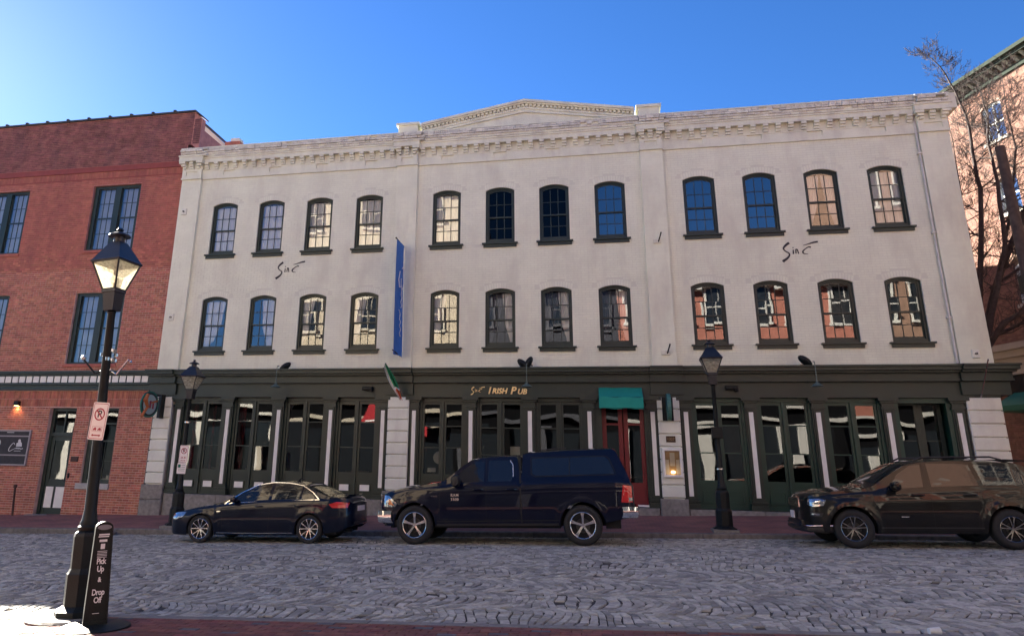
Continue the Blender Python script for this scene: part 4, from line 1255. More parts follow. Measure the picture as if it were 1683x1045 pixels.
# ---------------------------------------------------------------- the other side of the street (seen in the glass and the paint of the cars)
def opposite(name, label, x0, x1, zt, col, floors, bays, wcol, y=-27.4, gable=0, arches=False, ground=None, depth=14, nsill=True):
    t = thing(name, label, "building", ((x0 + x1) / 2, y, z_nkerb((x0 + x1) / 2)), world=True)
    m = mat(name + " wall " + str(int(x0)), col, 0.85, var=0.15, scale=3.0, bump=0.4, stain=(0.6, 0.3, tuple(c * 0.7 for c in col)))
    tm = mat(name + " trim " + str(int(x0)), wcol, 0.6, var=0.06)
    mb = MB()
    mb.box(x0, x1, y - depth, y, 6.4, zt); mb.box(x0, x1, y - depth, y, -2, 6.399, 1)
    if gable:
        mb.prism([(x0, zt), (x1, zt), ((x0 + x1) / 2, zt + gable)], y - depth, y)
    build("wall", mb, [m, M["opp_shade"]], t)
    fh = (zt - 6.6) / floors
    pitch = (x1 - x0) / bays
    ww, wh = min(1.5, pitch * 0.55), fh * 0.6
    f = MB()
    f.box(-ww / 2 - 0.12, -ww / 2, 0.0, 0.10, 0, wh); f.box(ww / 2, ww / 2 + 0.12, 0.0, 0.10, 0, wh)
    f.box(-ww / 2 - 0.2, ww / 2 + 0.2, 0.0, 0.16, wh, wh + 0.25); f.box(-ww / 2 - 0.2, ww / 2 + 0.2, 0.0, 0.18, -0.18, 0)
    f.box(-ww / 2, ww / 2, 0.0, 0.06, wh / 2 - 0.04, wh / 2 + 0.04); f.box(-0.02, 0.02, 0, 0.05, 0, wh)
    fm = f.mesh("window", tm)
    pmh = MB().box(-ww / 2, ww / 2, 0.0, 0.02, 0, wh).mesh("pane", M['opp_pane'])
    for r in range(floors):
        for c in range(bays):
            w = place("window", fm, t, (x0 + pitch * (c + 0.5), y, 6.6 + fh * r + fh * 0.25)); place("pane", pmh, w)
    g = MB()
    g.box(x0, x1, y, y + 0.4, 6.4, 6.6); g.box(x0, x1, y + 0.1, y + 0.35, 5.15, 5.4)
    g.box(x0, x1, y, y + 0.6, zt - 0.5, zt)
    for c in range(bays + 1):
        xx = x0 + pitch * c
        g.box(xx - 0.3 if c else xx, xx + 0.3 if c < bays else xx, y, y + 0.3, -1, 4.7, 0 if c % 2 == 0 else 1)
    build("trim", g, [tm, M["opp_shade"]], t)
    sh = MB()
    for c in range(bays): sh.box(x0 + pitch * c + 0.3, x0 + pitch * (c + 1) - 0.3, y, y + 0.04, 0.5 + z_nkerb(x0), 4.5)
    build("shop_glazing", sh, M['opp_pane'], t)
    return t
M['opp_shade'] = mat('shade toned opposite shopfront', (0.006, 0.006, 0.007), 0.9, spec=0.03)  # near-black puts ground floor shade into the colour, keeping reflections dark
M['opp_pane'] = mat("dark opposite glass", (0.015, 0.018, 0.022), 0.08, var=0.1)
opposite("cream_arcade", "low cream rendered row across the street with tall white piers", -46, -24, 8.2, (0.36, 0.30, 0.22), 1, 8, (0.7, 0.66, 0.58))
opposite("cream_hotel", "cream four storey building across the street", -24, -9.5, 22.5, (0.44, 0.36, 0.26), 4, 3, (0.46, 0.40, 0.31))
opposite("slate_house", "dark grey painted house across the street", -9.5, 1.4, 14.6, (0.03, 0.03, 0.04), 2, 4, (0.05, 0.05, 0.06), gable=0)
opposite("gabled_brick_house", "red brick gabled house across the street with pale lintels", 1.4, 17.0, 14.5, (0.28, 0.10, 0.07), 2, 6, (0.42, 0.40, 0.37), gable=1.5)
opposite("brick_block", "tall orange brick block across the street with pale lintels", 17.0, 38.0, 26.5, (0.19, 0.11, 0.075), 5, 9, (0.42, 0.40, 0.36))
# unseen low block, added and sized so the sun clears it at the near kerb
lo = thing("unseen_low_block", "unseen low block added beyond the red building to shape the sun patch", "building", (-32, 0, -0.4), world=True)
build("wall", MB().box(-38, -26.4, 0.2, 12, -2, 10.7), M['red_brick_up'], lo)
build("coping", MB().box(-38.1, -26.3, 0.1, 12.1, 10.7, 10.8), M['roof'], lo)

ra = thing("red_reflection_panel", "unseen red panel with a white band, added opposite to reflect red in the panes", "banner", (-13.7, -27.2, 5.4), world=True)  # added stand-in for a red umbrella, there only to be reflected
mb = MB(); mb.prism([(-16.2, 4.7), (-11.4, 4.4), (-11.4, 5.7), (-12.6, 6.35), (-15.2, 6.35)], -26.95, -26.9)
build("canvas", mb, mat("red canvas", (0.40, 0.012, 0.02), 0.8), ra)
mb = MB(); mb.prism([(-15.6, 5.0), (-15.6, 4.85), (-11.6, 5.3), (-11.6, 5.45)][::-1], -26.89, -26.88); build("white_band", mb, M['white'], ra)
# ---------------------------------------------------------------- street lamps
def street_lamp(label, loc, H, turn, tilt=(0, 0, 0), hs=1.0, group="black lantern street lamps"):
    t = thing("street_lamp", label, "street lamp", loc, group, tilt)
    mt = M['black_iron']
    s = 1.0
    # stepped octagonal base
    mb = MB()
    mb.lathe([(0.0, 0.0), (0.29, 0.0), (0.29, 0.10), (0.20, 0.15), (0.20, 0.50), (0.185, 0.52), (0.165, 0.56), (0.165, 0.92), (0.15, 0.96), (0.11, 0.99)], 8, rot=math.pi / 8)
    build("base", mb, mt, t)
    mb = MB()
    zt = H - 1.16
    mb.lathe([(0.11, 0.98), (0.125, 1.0), (0.125, 1.03), (0.105, 1.05), (0.105, 1.08), (0.090, 1.11), (0.078, 1.20), (0.074, 1.22), (0.048, zt), (0.06, zt + 0.02), (0.04, zt + 0.05)], 12)
    build("post", mb, mt, t, smooth=True, angle=40)
    mb = MB()
    # neck and lantern, four sided
    q = math.pi / 4 + turn
    def sq(r0, z0, r1, z1, m=0):
        mb.lathe([(r0, z0), (r1, z1)], 4, rot=q, m=m)
    zl = H - 1.12
    for (r0, z0, r1, z1) in ((0.0, zl, 0.13 * hs, zl), (0.13 * hs, zl, 0.16 * hs, zl + 0.24), (0.16 * hs, zl + 0.24, 0.185 * hs, zl + 0.25), (0.185 * hs, zl + 0.25, 0.18 * hs, zl + 0.29)):
        sq(r0, z0, r1, z1)
    build("neck", mb, M['iron_blue'], t)
    z0, z1 = zl + 0.29, zl + 0.66
    r0, r1 = 0.17 * hs, 0.36 * hs
    mb = MB()
    for k in range(4):
        a = q + k * math.pi / 2
        p0 = (r0 * math.cos(a), r0 * math.sin(a), z0); p1 = (r1 * math.cos(a), r1 * math.sin(a), z1)
        mb.tube([p0, p1], 0.014, 6)
        b = a + math.pi / 2
        mb.tube([p1, (r1 * math.cos(b), r1 * math.sin(b), z1)], 0.015, 6); mb.tube([p0, (r0 * math.cos(b), r0 * math.sin(b), z0)], 0.013, 6)
    fr = build("lantern_frame", mb, M['iron_blue'], t)
    for k in range(4):
        a, b = q + k * math.pi / 2, q + (k + 1) * math.pi / 2
        mb = MB().quad((r0 * math.cos(a), r0 * math.sin(a), z0), (r0 * math.cos(b), r0 * math.sin(b), z0), (r1 * math.cos(b), r1 * math.sin(b), z1), (r1 * math.cos(a), r1 * math.sin(a), z1))
        build("lantern_pane", mb, M['lamp_glass'], fr)
    mb = MB()
    mb.lathe([(0.385 * hs, z1 - 0.01), (0.395 * hs, z1 + 0.015), (0.37 * hs, z1 + 0.03), (0.14 * hs, z1 + 0.29), (0.125 * hs, z1 + 0.30), (0.0, z1 + 0.30)], 4, rot=q)
    mb.lathe([(0.0, z1 - 0.012), (0.385 * hs, z1 - 0.01)], 4, rot=q)
    build("lantern_roof", mb, M['iron_blue'], t)
    mb = MB()
    zz = z1 + 0.29
    mb.lathe([(0.075, zz), (0.075, zz + 0.09), (0.15, zz + 0.095), (0.14, zz + 0.115), (0.07, zz + 0.15), (0.035, zz + 0.165), (0.02, zz + 0.17), (0.05, zz + 0.19), (0.03, zz + 0.215), (0.0, zz + 0.22)], 12)
    build("finial", mb, M['iron_blue'], t, smooth=True)
    build("bulb", MB().lathe([(0.0, 0), (0.05, 0.02), (0.055, 0.12), (0.04, 0.2), (0.0, 0.22)], 10, (0, 0, z0)), M['bulb'], t, smooth=True)
    return t
M['bulb'] = mat("frosted lamp", (0.75, 0.72, 0.62), 0.4)
zl_ = zns(-6.33, -15.05)
lamp1 = street_lamp("nearest lantern street lamp with silver clamps, by the black pick up sign", (-6.22, -15.05, zl_), 4.86, R_(-5), (R_(0.5), R_(-2.6), 0), hs=0.84)
zl2 = zfs(-11.55, -3.5)
lamp2 = street_lamp("far lantern street lamp by the blue sedan, carrying small white signs", (-11.98, -3.50, zl2 - 0.02), 4.70, R_(2), (0, 0, 0))
zl3 = zfs(2.75, -3.5)
lamp3 = street_lamp("far lantern street lamp between the pickup and the grey wagon", (2.84, -3.55, zl3 - 0.02), 4.68, R_(-4), (0, 0, 0))
slab = tag(build("lamp_slab", MB().lathe([(0.0, 0.0), (0.46, 0.0), (0.46, 0.05), (0.42, 0.07), (0.0, 0.07)][::1], 20, (-6.30, -15.15, zl_ - 0.03)), M['kerb']), "round pale concrete pad under the nearest lamp post", "concrete pad")
for x in (-11.98, 2.84):
    tag(build("lamp_slab", MB().bbox(x - 0.3, x + 0.3, -3.83, -3.27, zfs(x, -3.5) - 0.1, zfs(x, -3.5) + 0.055, 0.01), M['kerb']),
        "square stone pad under the far lamp post " + ("beside the sedan" if x < 0 else "beside the pickup tail"), "stone pad")
# steel clamps and banner arms on the near lamp
arms = thing("lamp_fittings", "silver clamp bands and two angled arms strapped to the nearest lamp post", "pole fitting", (-6.365, -15.02, 0))
mb = MB()
for z in (3.06, 3.20, 3.32): mb.lathe([(0.062, z), (0.075, z), (0.075, z + 0.035), (0.062, z + 0.035)], 14)
for k in range(5): mb.lathe([(0.001, -0.02), (0.028, -0.02), (0.03, 0.02), (0.001, 0.02)], 8, (0.09 * math.cos(k * 1.25 + 2.6), 0.09 * math.sin(k * 1.25 + 2.6), 3.22 + 0.06 * (k % 2)))
build("clamp", mb, M['steel'], arms)
for pts in ([(-0.06, -0.03, 3.07), (-0.14, -0.05, 3.03), (-0.30, -0.1, 3.21)], [(0.06, -0.03, 3.07), (0.18, -0.05, 3.02), (0.36, -0.1, 3.20)]):
    build("arm", MB().tube(pts, 0.012, 8), M['steel'] if pts[0][0] > 0 else M['black_iron'], arms)
build("knob", MB().lathe([(0.0, -0.035), (0.03, -0.02), (0.035, 0.01), (0.015, 0.035), (0.0, 0.04)], 10, (-0.31, -0.1, 3.23)), M['steel'], arms, smooth=True)
build("knob", MB().lathe([(0.0, -0.02), (0.02, -0.01), (0.0, 0.02)], 8, (0.40, -0.1, 3.18)), M['steel'], arms, smooth=True)

# text helper: flat print built as thin mesh
def text_mesh(s, size, align='CENTER', ext=0.001, shear=0.0, bold=0.0, space=1.0):
    cu = bpy.data.curves.new("lettering", 'FONT')
    cu.body = s; cu.size = size; cu.align_x = align; cu.align_y = 'CENTER'; cu.extrude = ext; cu.shear = shear; cu.offset = bold; cu.space_character = space
    cu.resolution_u = 3
    o = bpy.data.objects.new("tmp", cu); COL.objects.link(o)
    bpy.context.view_layer.update()
    me = bpy.data.meshes.new_from_object(o.evaluated_get(bpy.context.evaluated_depsgraph_get()))
    bpy.data.objects.remove(o)
    return me
def text(s, size, m, parent, loc, rot=(math.pi / 2, 0, 0), name="lettering", **kw):
    me = text_mesh(s, size, **kw)
    me.materials.clear(); me.materials.append(m)
    return place(name, me, parent, loc, rot)
def stroke(mb, pts, widths, y0, y1, m=0):
    """brush stroke in the x,z plane"""
    P = [Vector((p[0], 0, p[1])) for p in pts]
    # smooth
    for _ in range(2):
        Q, Wd = [P[0]], [widths[0]]
        for i in range(len(P) - 1):
            Q += [P[i] * 0.75 + P[i + 1] * 0.25, P[i] * 0.25 + P[i + 1] * 0.75]; Wd += [widths[i] * 0.75 + widths[i + 1] * 0.25, widths[i] * 0.25 + widths[i + 1] * 0.75]
        Q.append(P[-1]); Wd.append(widths[-1]); P, widths = Q, Wd
    n = len(P)
    L_, R2 = [], []
    for i in range(n):
        t = (P[min(i + 1, n - 1)] - P[max(i - 1, 0)]).normalized()
        nn = Vector((-t.z, 0, t.x))
        L_.append(P[i] + nn * widths[i] / 2); R2.append(P[i] - nn * widths[i] / 2)
    vs = [(p.x, y0, p.z) for p in L_] + [(p.x, y0, p.z) for p in R2] + [(p.x, y1, p.z) for p in L_] + [(p.x, y1, p.z) for p in R2]
    fs = []
    for i in range(n - 1):
        fs.append((i, i + 1, n + i + 1, n + i))
        fs.append((i, 2 * n + i, 2 * n + i + 1, i + 1)); fs.append((n + i, n + i + 1, 3 * n + i + 1, 3 * n + i))
    mb.add(vs, fs, m)

# no parking sign on the near lamp
def rounded(w, h, r, n=4):
    out = []
    for cx_, cz_, a0 in ((w - r, h - r, 0), (-w + r, h - r, 90), (-w + r, -h + r, 180), (w - r, -h + r, 270)):
        for i in range(n + 1):
            a = R_(a0 + 90 * i / n); out.append((cx_ + r * math.cos(a), cz_ + r * math.sin(a)))
    return out
def ring_mesh(mb, cx_, cz_, ro, ri, y, n=32, m=0, th=0.0008, sx=1.0):
    vs = []
    for r in (ro, ri):
        for k in range(n): vs.append((cx_ + r * sx * math.cos(2 * math.pi * k / n), y, cz_ + r * math.sin(2 * math.pi * k / n)))
    fs = [(k, (k + 1) % n, n + (k + 1) % n, n + k) for k in range(n)]
    mb.add(vs, [f for f in fs], m)
def no_parking(label, loc, w, h, rot, second=False):
    t = thing("no_parking_sign", label, "sign", loc, None, rot)
    build("plate", MB().prism(rounded(w, h, w * 0.14), -0.003, 0.0), M['sign_white'], t)
    mb = MB()
    o, i_ = rounded(w * 0.90, h * 0.94, w * 0.12), rounded(w * 0.85, h * 0.91, w * 0.1)
    n = len(o)
    mb.add([(x, -0.0045, z) for x, z in o] + [(x, -0.0045, z) for x, z in i_], [(k, (k + 1) % n, n + (k + 1) % n, n + k) for k in range(n)])
    ring_mesh(mb, 0.0, h * 0.36, w * 0.66, w * 0.52, -0.0055)
    a = R_(-45); r = w * 0.6
    dx, dz = r * math.cos(a), r * math.sin(a); nx, nz = -math.sin(a) * w * 0.07, math.cos(a) * w * 0.07
    mb.quad((-dx - nx, -0.0065, h * 0.36 - dz - nz), (dx - nx, -0.0065, h * 0.36 + dz - nz), (dx + nx, -0.0065, h * 0.36 + dz + nz), (-dx + nx, -0.0065, h * 0.36 - dz + nz))
    # double arrow
    z = -h * 0.76
    mb.quad((-w * 0.4, -0.005, z - h * 0.03), (w * 0.4, -0.005, z - h * 0.03), (w * 0.4, -0.005, z + h * 0.03), (-w * 0.4, -0.005, z + h * 0.03))
    for s_ in (-1, 1):
        mb.add([(s_ * w * 0.6, -0.005, z), (s_ * w * 0.38, -0.005, z + h * 0.075), (s_ * w * 0.38, -0.005, z - h * 0.075)], [(0, 1, 2)])
    # tow truck pictogram: two small vehicles in a frame
    zb = -h * 0.42
    for s_ in (-1, 1):
        mb.prism([(s_ * w * 0.30 - w * 0.22, zb - h * 0.05), (s_ * w * 0.30 + w * 0.22, zb - h * 0.05), (s_ * w * 0.30 + w * 0.20, zb + h * 0.02), (s_ * w * 0.30 + w * 0.08, zb + h * 0.08), (s_ * w * 0.30 - w * 0.10, zb + h * 0.03)][::1], -0.0055, -0.0045)
        for dx in (-0.12, 0.12): mb.lathe([(0.0, -0.0058), (w * 0.07, -0.0058)], 8, (s_ * w * 0.30 + dx * w, 0, zb - h * 0.06), 'y')
    for z0, z1, x0, x1 in ((zb + 0.12 * h, zb + 0.13 * h, -0.62, 0.62), (zb - 0.13 * h, zb - 0.12 * h, -0.62, 0.62), (zb - 0.12 * h, zb + 0.12 * h, -0.62, -0.60), (zb - 0.12 * h, zb + 0.12 * h, 0.60, 0.62)):
        mb.box(x0 * w, x1 * w, -0.0052, -0.0042, z0, z1)
    build("red_print", mb, M['sign_red'], t)
    text("P", w * 1.05, M['ink'], t, (0, -0.0052, h * 0.36), bold=w * 0.02)
    return t
no_parking("white and red no parking sign with arrow strapped to the nearest lamp post", (-6.27, -15.17, 2.42), 0.118, 0.232, (R_(0), R_(3.0), R_(-3)))
z2 = 2.25
mb = MB()
s2 = no_parking("small no parking sign on the far lamp post by the sedan", (-11.90, -3.63, 2.17), 0.13, 0.24, (0, R_(0.5), R_(8)))
p2 = thing("parking_notice", "small white and teal notice below the no parking sign on the far post", "sign", (-11.92, -3.63, 1.77), None, (0, R_(0.5), R_(8)))
build("plate", MB().prism(rounded(0.13, 0.15, 0.02), -0.003, 0.0), M['sign_white'], p2)
build("teal_square", MB().box(-0.11, -0.03, -0.005, -0.0035, 0.02, 0.11), M['teal'], p2)
mb = MB()
for k in range(4): mb.box(-0.01 if k < 2 else -0.1, 0.1, -0.005, -0.0035, 0.08 - k * 0.05, 0.09 - k * 0.05)
build("print", mb, M['teal'], p2)
tag(build("bracket_band", MB().lathe([(0.07, 0), (0.085, 0), (0.085, 0.04), (0.07, 0.04)], 12, (-11.98, -3.50, 3.05)), M['steel']), "steel band with hook on the far post left of the sedan", "pole band")
mb = MB()
mb.lathe([(0.078, 0), (0.092, 0), (0.092, 0.03), (0.078, 0.03)], 12, (2.84, -3.55, 2.03))
tag(build("bracket_band", mb, M['steel']), "steel band low on the far post by the white menu case", "pole band")
tag(build("meter_box", MB().bbox(2.70, 2.96, -3.70, -3.60, 2.78, 3.06, 0.01), M["black_iron"]), "small black box strapped to the far post right of the menu case", "control box")

# pick up / drop off sign
bz = zns(-5.85, -15.6)
ps = thing("pickup_sign", "black slab sign reading Pick Up & Drop Off on a round rubber base", "sign", (-5.60, -15.62, bz), None, (R_(-1), R_(-2.2), R_(40)))
def outline(w0, w1, h, n=10):
    pts = [(-w0, 0.05), (w0, 0.05), (w1, h - 0.07)]
    for i in range(1, n):
        a = math.pi * i / n; pts.append((w1 * math.cos(a), h - 0.07 + 0.07 * math.sin(a)))
    pts.append((-w1, h - 0.07))
    return pts
mb = MB()
o = outline(0.125, 0.092, 1.12)
n = len(o)
# grip hole is cut as a dark recess ringed by the slab edge
mb.prism(o, -0.065, 0.08)
body = build("slab", mb, M['black_iron'], ps)
mb = MB()
o2 = [(x * 0.90, 0.09 + (z - 0.05) * 0.955) for x, z in outline(0.125, 0.092, 1.12)]
vs = [(x, -0.066, z) for x, z in o] + [(x, -0.078, z) for x, z in o] + [(x, -0.078, z) for x, z in o2] + [(x, -0.068, z) for x, z in o2]
mb.add(vs, [(k, (k + 1) % n, (k + 1) % n + n, k + n) for k in range(n)] + [(k + n, (k + 1) % n + n, (k + 1) % n + 2 * n, k + 2 * n) for k in range(n)] + [(k + 2 * n, (k + 1) % n + 2 * n, (k + 1) % n + 3 * n, k + 3 * n) for k in range(n)])
build("raised_rim", mb, M['black_iron'], ps)
M['grey_panel'] = mat("road seen through grip", (0.2, 0.2, 0.21), 0.8)
build("grip_recess", MB().prism([(0.075 * math.cos(2 * math.pi * k / 16), 1.06 + 0.028 * math.sin(2 * math.pi * k / 16)) for k in range(16)], -0.074, -0.067), M['grey_panel'], ps)
M['print_white'] = mat("white print", (0.72, 0.72, 0.72), 0.5)
for s_, z, sz in (("Pick", 0.70, 0.085), ("Up", 0.62, 0.085), ("&", 0.51, 0.07), ("Drop", 0.38, 0.085), ("Off", 0.30, 0.085)):
    text(s_, sz, M['print_white'], ps, (0.0, -0.0690, z), bold=0.002, space=0.92).scale = (0.74, 1, 1)
for s_, z, sz in (("CURBSIDE", 0.99, 0.030), ("visit", 0.955, 0.03)): pass
mb = MB()
mb.box(-0.05, 0.06, -0.0700, -0.067, 0.975, 0.99); mb.box(-0.055, 0.055, -0.0700, -0.067, 0.955, 0.967); mb.box(-0.04, 0.04, -0.0700, -0.067, 0.905, 0.93)
mb.box(-0.022, 0.022, -0.0700, -0.067, 0.83, 0.885)
for k in range(5): mb.box(-0.05, 0.05, -0.0698, -0.067, 0.805 - 0.016 * k, 0.810 - 0.016 * k)
mb.box(-0.04, 0.03, -0.0698, -0.067, 0.165, 0.170)
stuff(build("fine_print", mb, M['print_white'], ps))
build("rubber_base", MB().lathe([(0.0, 0.0), (0.38, 0.0), (0.38, 0.025), (0.30, 0.055), (0.0, 0.06)], 24), M['black_iron'], ps, smooth=True)

# ---------------------------------------------------------------- fittings on the pub front
def sine(mb, x, z, s, y0, y1):
    """the hand-brushed name: S, in, E with a long accent"""
    def T(pts): return [(x + px_ * s, z + pz_ * s) for px_, pz_ in pts]
    stroke(mb, T([(0.265, 0.50), (0.16, 0.43), (0.075, 0.33), (0.11, 0.24), (0.26, 0.15), (0.20, 0.02), (0.02, -0.10)]), [0.075 * s, 0.07 * s, 0.045 * s, 0.035 * s, 0.04 * s, 0.06 * s, 0.085 * s], y0, y1)
    stroke(mb, T([(0.36, 0.27), (0.355, 0.13)]), [0.03 * s, 0.045 * s], y0, y1); stroke(mb, T([(0.365, 0.35), (0.36, 0.32)]), [0.03 * s] * 2, y0, y1)
    stroke(mb, T([(0.44, 0.29), (0.43, 0.14)]), [0.03 * s, 0.035 * s], y0, y1); stroke(mb, T([(0.44, 0.27), (0.48, 0.29), (0.505, 0.13)]), [0.03 * s, 0.035 * s, 0.03 * s], y0, y1)
    stroke(mb, T([(0.88, 0.33), (0.82, 0.35), (0.72, 0.29), (0.62, 0.20), (0.65, 0.13), (0.78, 0.11)]), [0.045 * s, 0.035 * s, 0.025 * s, 0.05 * s, 0.035 * s, 0.01 * s], y0, y1)
    stroke(mb, T([(0.66, 0.40), (0.80, 0.43), (0.95, 0.48), (1.10, 0.50)]), [0.012 * s, 0.03 * s, 0.05 * s, 0.055 * s], y0, y1)
for x, lab in ((-11.27, "black brushed Sin E lettering painted on the wall above the left windows"), (5.70, "black brushed Sin E lettering painted on the wall above the right windows")):
    mb = MB(); sine(mb, x, 8.40, 1.0, -0.014, -0.004)
    tag(build("painted_lettering", mb, M['ink']), lab, "painted sign")
ip = thing("pub_sign", "gold Sin E Irish Pub lettering on the dark green frieze", "sign", (-3.2, -0.07, 4.3), world=True)
mb = MB(); sine(mb, -4.10, 4.24, 0.42, -0.10, -0.062); build("brushed_name", mb, M['gold'], ip)
text("I", 0.30, M['gold'], ip, (-3.50, -0.085, 4.325), ext=0.015, shear=0.25, bold=0.008)
text("RISH", 0.235, M['gold'], ip, (-3.17, -0.085, 4.315), ext=0.015, shear=0.25, bold=0.007)
text("P", 0.32, M['gold'], ip, (-2.74, -0.085, 4.325), ext=0.015, shear=0.25, bold=0.008)
text("UB", 0.235, M['gold'], ip, (-2.45, -0.085, 4.295), ext=0.015, shear=0.25, bold=0.007)
# awning over the red door
aw = thing("door_awning", "teal green canvas awning over the red door", "awning", (0.6, -0.3, 4.1), world=True)
mb = MB()
nn = 24
xa, xb = -0.06, 1.24
P0, P1, P2 = (-0.07, 4.42), (-0.62, 4.08), (-0.64, 3.74)
vs = []
for (y, z) in (P0, P1, P2):
    for i in range(nn + 1):
        u = i / nn
        sag = 0.012 * math.sin(u * math.pi * 4) * (1 if (y, z) == P2 else 0.5)
        vs.append((xa + (xb - xa) * u, y, z + sag))
mb.add(vs, [(r * (nn + 1) + i, r * (nn + 1) + i + 1, (r + 1) * (nn + 1) + i + 1, (r + 1) * (nn + 1) + i) for r in range(2) for i in range(nn)])
mb.add([(xa, -0.07, 4.42), (xa, P1[0], P1[1]), (xa, P2[0], P2[1]), (xa, -0.07, P2[1])], [(0, 1, 2, 3)])
mb.add([(xb, -0.07, 4.42), (xb, -0.07, P2[1]), (xb, P2[0], P2[1]), (xb, P1[0], P1[1])], [(0, 1, 2, 3)])
build("canvas", mb, M['awning'], aw)
mb = MB()
for z in (4.09,): mb.tube([(xa, -0.61, 4.07), (xb, -0.61, 4.07)], 0.012, 6)
mb.tube([(xa, -0.63, 3.76), (xb, -0.63, 3.76)], 0.012, 6); mb.tube([(xa, -0.07, 3.76), (xa, -0.63, 3.76)], 0.012, 6); mb.tube([(xb, -0.07, 3.76), (xb, -0.63, 3.76)], 0.012, 6)
build("frame", mb, M['black_iron'], aw)
# menu case with a lit lamp, number plate
mc = thing("menu_case", "white framed menu case glowing warm on the pier right of the red door", "menu case", (2.02, -0.2, 2.2), world=True)
mb = MB()
x0, x1, z0, z1 = 1.72, 2.28, 1.80, 2.62
mb.bbox(x0, x1, -0.25, -0.17, z0, z0 + 0.07, 0.01); mb.bbox(x0, x1, -0.25, -0.17, z1 - 0.07, z1, 0.01); mb.bbox(x0, x0 + 0.07, -0.25, -0.17, z0 + 0.07, z1 - 0.07, 0.01); mb.bbox(x1 - 0.07, x1, -0.25, -0.17, z0 + 0.07, z1 - 0.07, 0.01)
build("case_frame", mb, M['white'], mc)
build("backing", MB().box(x0 + 0.07, x1 - 0.07, -0.175, -0.17, z0 + 0.07, z1 - 0.07), mat("cork backing", (0.42, 0.30, 0.18), 0.9, var=0.2, scale=8), mc)
build("menu_sheet", MB().box(1.79, 1.90, -0.182, -0.176, z0 + 0.09, 2.30), M['board'], mc)
build("menu_sheet", MB().box(2.10, 2.20, -0.182, -0.176, z0 + 0.09, 2.30), M['board'], mc)
build("menu_sheet", MB().box(1.93, 2.07, -0.182, -0.176, 2.12, 2.50), M['board'], mc)
build("lamp_bulb", MB().lathe([(0.0, -0.04), (0.05, -0.03), (0.065, 0.0), (0.05, 0.03), (0.0, 0.04)], 12, (2.0, -0.20, 1.95)), emis("menu case lamp", (1.0, 0.66, 0.32), 0.9), mc, smooth=True)
build("cover_pane", MB().add([(x0 + 0.07, -0.235, z0 + 0.07), (x1 - 0.07, -0.235, z0 + 0.07), (x1 - 0.07, -0.235, z1 - 0.07), (x0 + 0.07, -0.235, z1 - 0.07)], [(0, 1, 2, 3)]), glass("menu case glass", 0.03, 0.0, 1.0, tint=(0.95, 0.95, 0.95)), mc)
np_ = thing("number_plate", "small dark plate with street number 1327 on the pier above the menu case", "number plate", (2.0, -0.17, 2.89), world=True)
build("plate", MB().bbox(1.86, 2.13, -0.185, -0.165, 2.80, 2.98, 0.006), mat("bronze plate", (0.05, 0.03, 0.02), 0.4, 0.5), np_)
text("1327", 0.11, mat("bronze digits", (0.30, 0.22, 0.13), 0.4, 0.5), np_, (1.995, -0.188, 2.89))
# projecting sign by pier three (seen edge on), and round sign by pier one
es = thing("edge_on_sign", "narrow projecting pub sign seen edge on above the number plate", "hanging sign", (1.95, -0.4, 3.9), world=True)
pts = [(1.96 + 0.06 * math.cos(a), 0) for a in (0,)]
mb = MB()
n = 20
vs = []
for sx_ in (-0.055, 0.055):
    for k in range(n):
        a = 2 * math.pi * k / n
        vs.append((1.97 + sx_, -0.50 + 0.27 * math.cos(a), 3.80 + 0.40 * math.sin(a)))
mb.add(vs, [tuple(range(n)), tuple(range(2 * n - 1, n - 1, -1))] + [(k, k + n, (k + 1) % n + n, (k + 1) % n) for k in range(n)])
build("sign_board", mb, mat("verdigris sign edge", (0.05, 0.15, 0.13), 0.5, var=0.3, scale=20), es)
build("bracket", MB().box(1.80, 2.12, -0.20, -0.165, 3.42, 4.12).box(1.95, 1.99, -0.5, -0.20, 4.06, 4.10), M['black_iron'], es)
rs = thing("round_hanging_sign", "round hanging pub sign with green ring and orange fiddler on the left pier", "hanging sign", (-15.05, -0.6, 3.8), world=True)
def disc_x(mb, x, yc, zc, ry, rz, th, n=28, m=0):
    vs = []
    for sx_ in (-th, th):
        for k in range(n):
            a = 2 * math.pi * k / n
            vs.append((x + sx_, yc + ry * math.cos(a), zc + rz * math.sin(a)))
    mb.add(vs, [tuple(range(n))[::-1], tuple(range(n, 2 * n))] + [(k, (k + 1) % n, (k + 1) % n + n, k + n) for k in range(n)], m)
rotc = Vector((-14.98, -0.22, 3.80))
sgn = thing("x", "x", "x"); bpy.data.objects.remove(sgn)
mb = MB(); disc_x(mb, 0, -0.62, 0, 0.42, 0.44, 0.02)
rot_s = (0, 0, R_(-9))
ringm = build("sign_ring", mb, M['green_sign'] if 'green_sign' in M else mat("green sign ring", (0.02, 0.16, 0.11), 0.4, var=0.15, scale=12), rs, loc=tuple(rotc), rot=rot_s)
mb = MB(); disc_x(mb, 0.0, -0.62, 0, 0.37, 0.39, 0.023); build("sign_border", mb, M['ink'], ringm)
mb = MB(); disc_x(mb, 0.0, -0.62, 0, 0.31, 0.33, 0.026); build("sign_face", mb, mat("pale sign face", (0.36, 0.45, 0.42), 0.5, var=0.1, scale=10), ringm)
mb = MB()
mb.tube([(0.03, -0.95, -0.42), (0.03, -0.70, -0.05)], 0.05, 8); mb.tube([(0.03, -0.72, -0.1), (0.03, -0.88, 0.15), (0.03, -0.78, 0.33)], [0.05, 0.09, 0.06], 8); mb.tube([(0.03, -0.60, 0.05), (0.03, -0.30, 0.14)], 0.035, 8)
build("orange_figure", mb, mat("orange sign paint", (0.42, 0.13, 0.04), 0.5, var=0.15, scale=10), ringm)
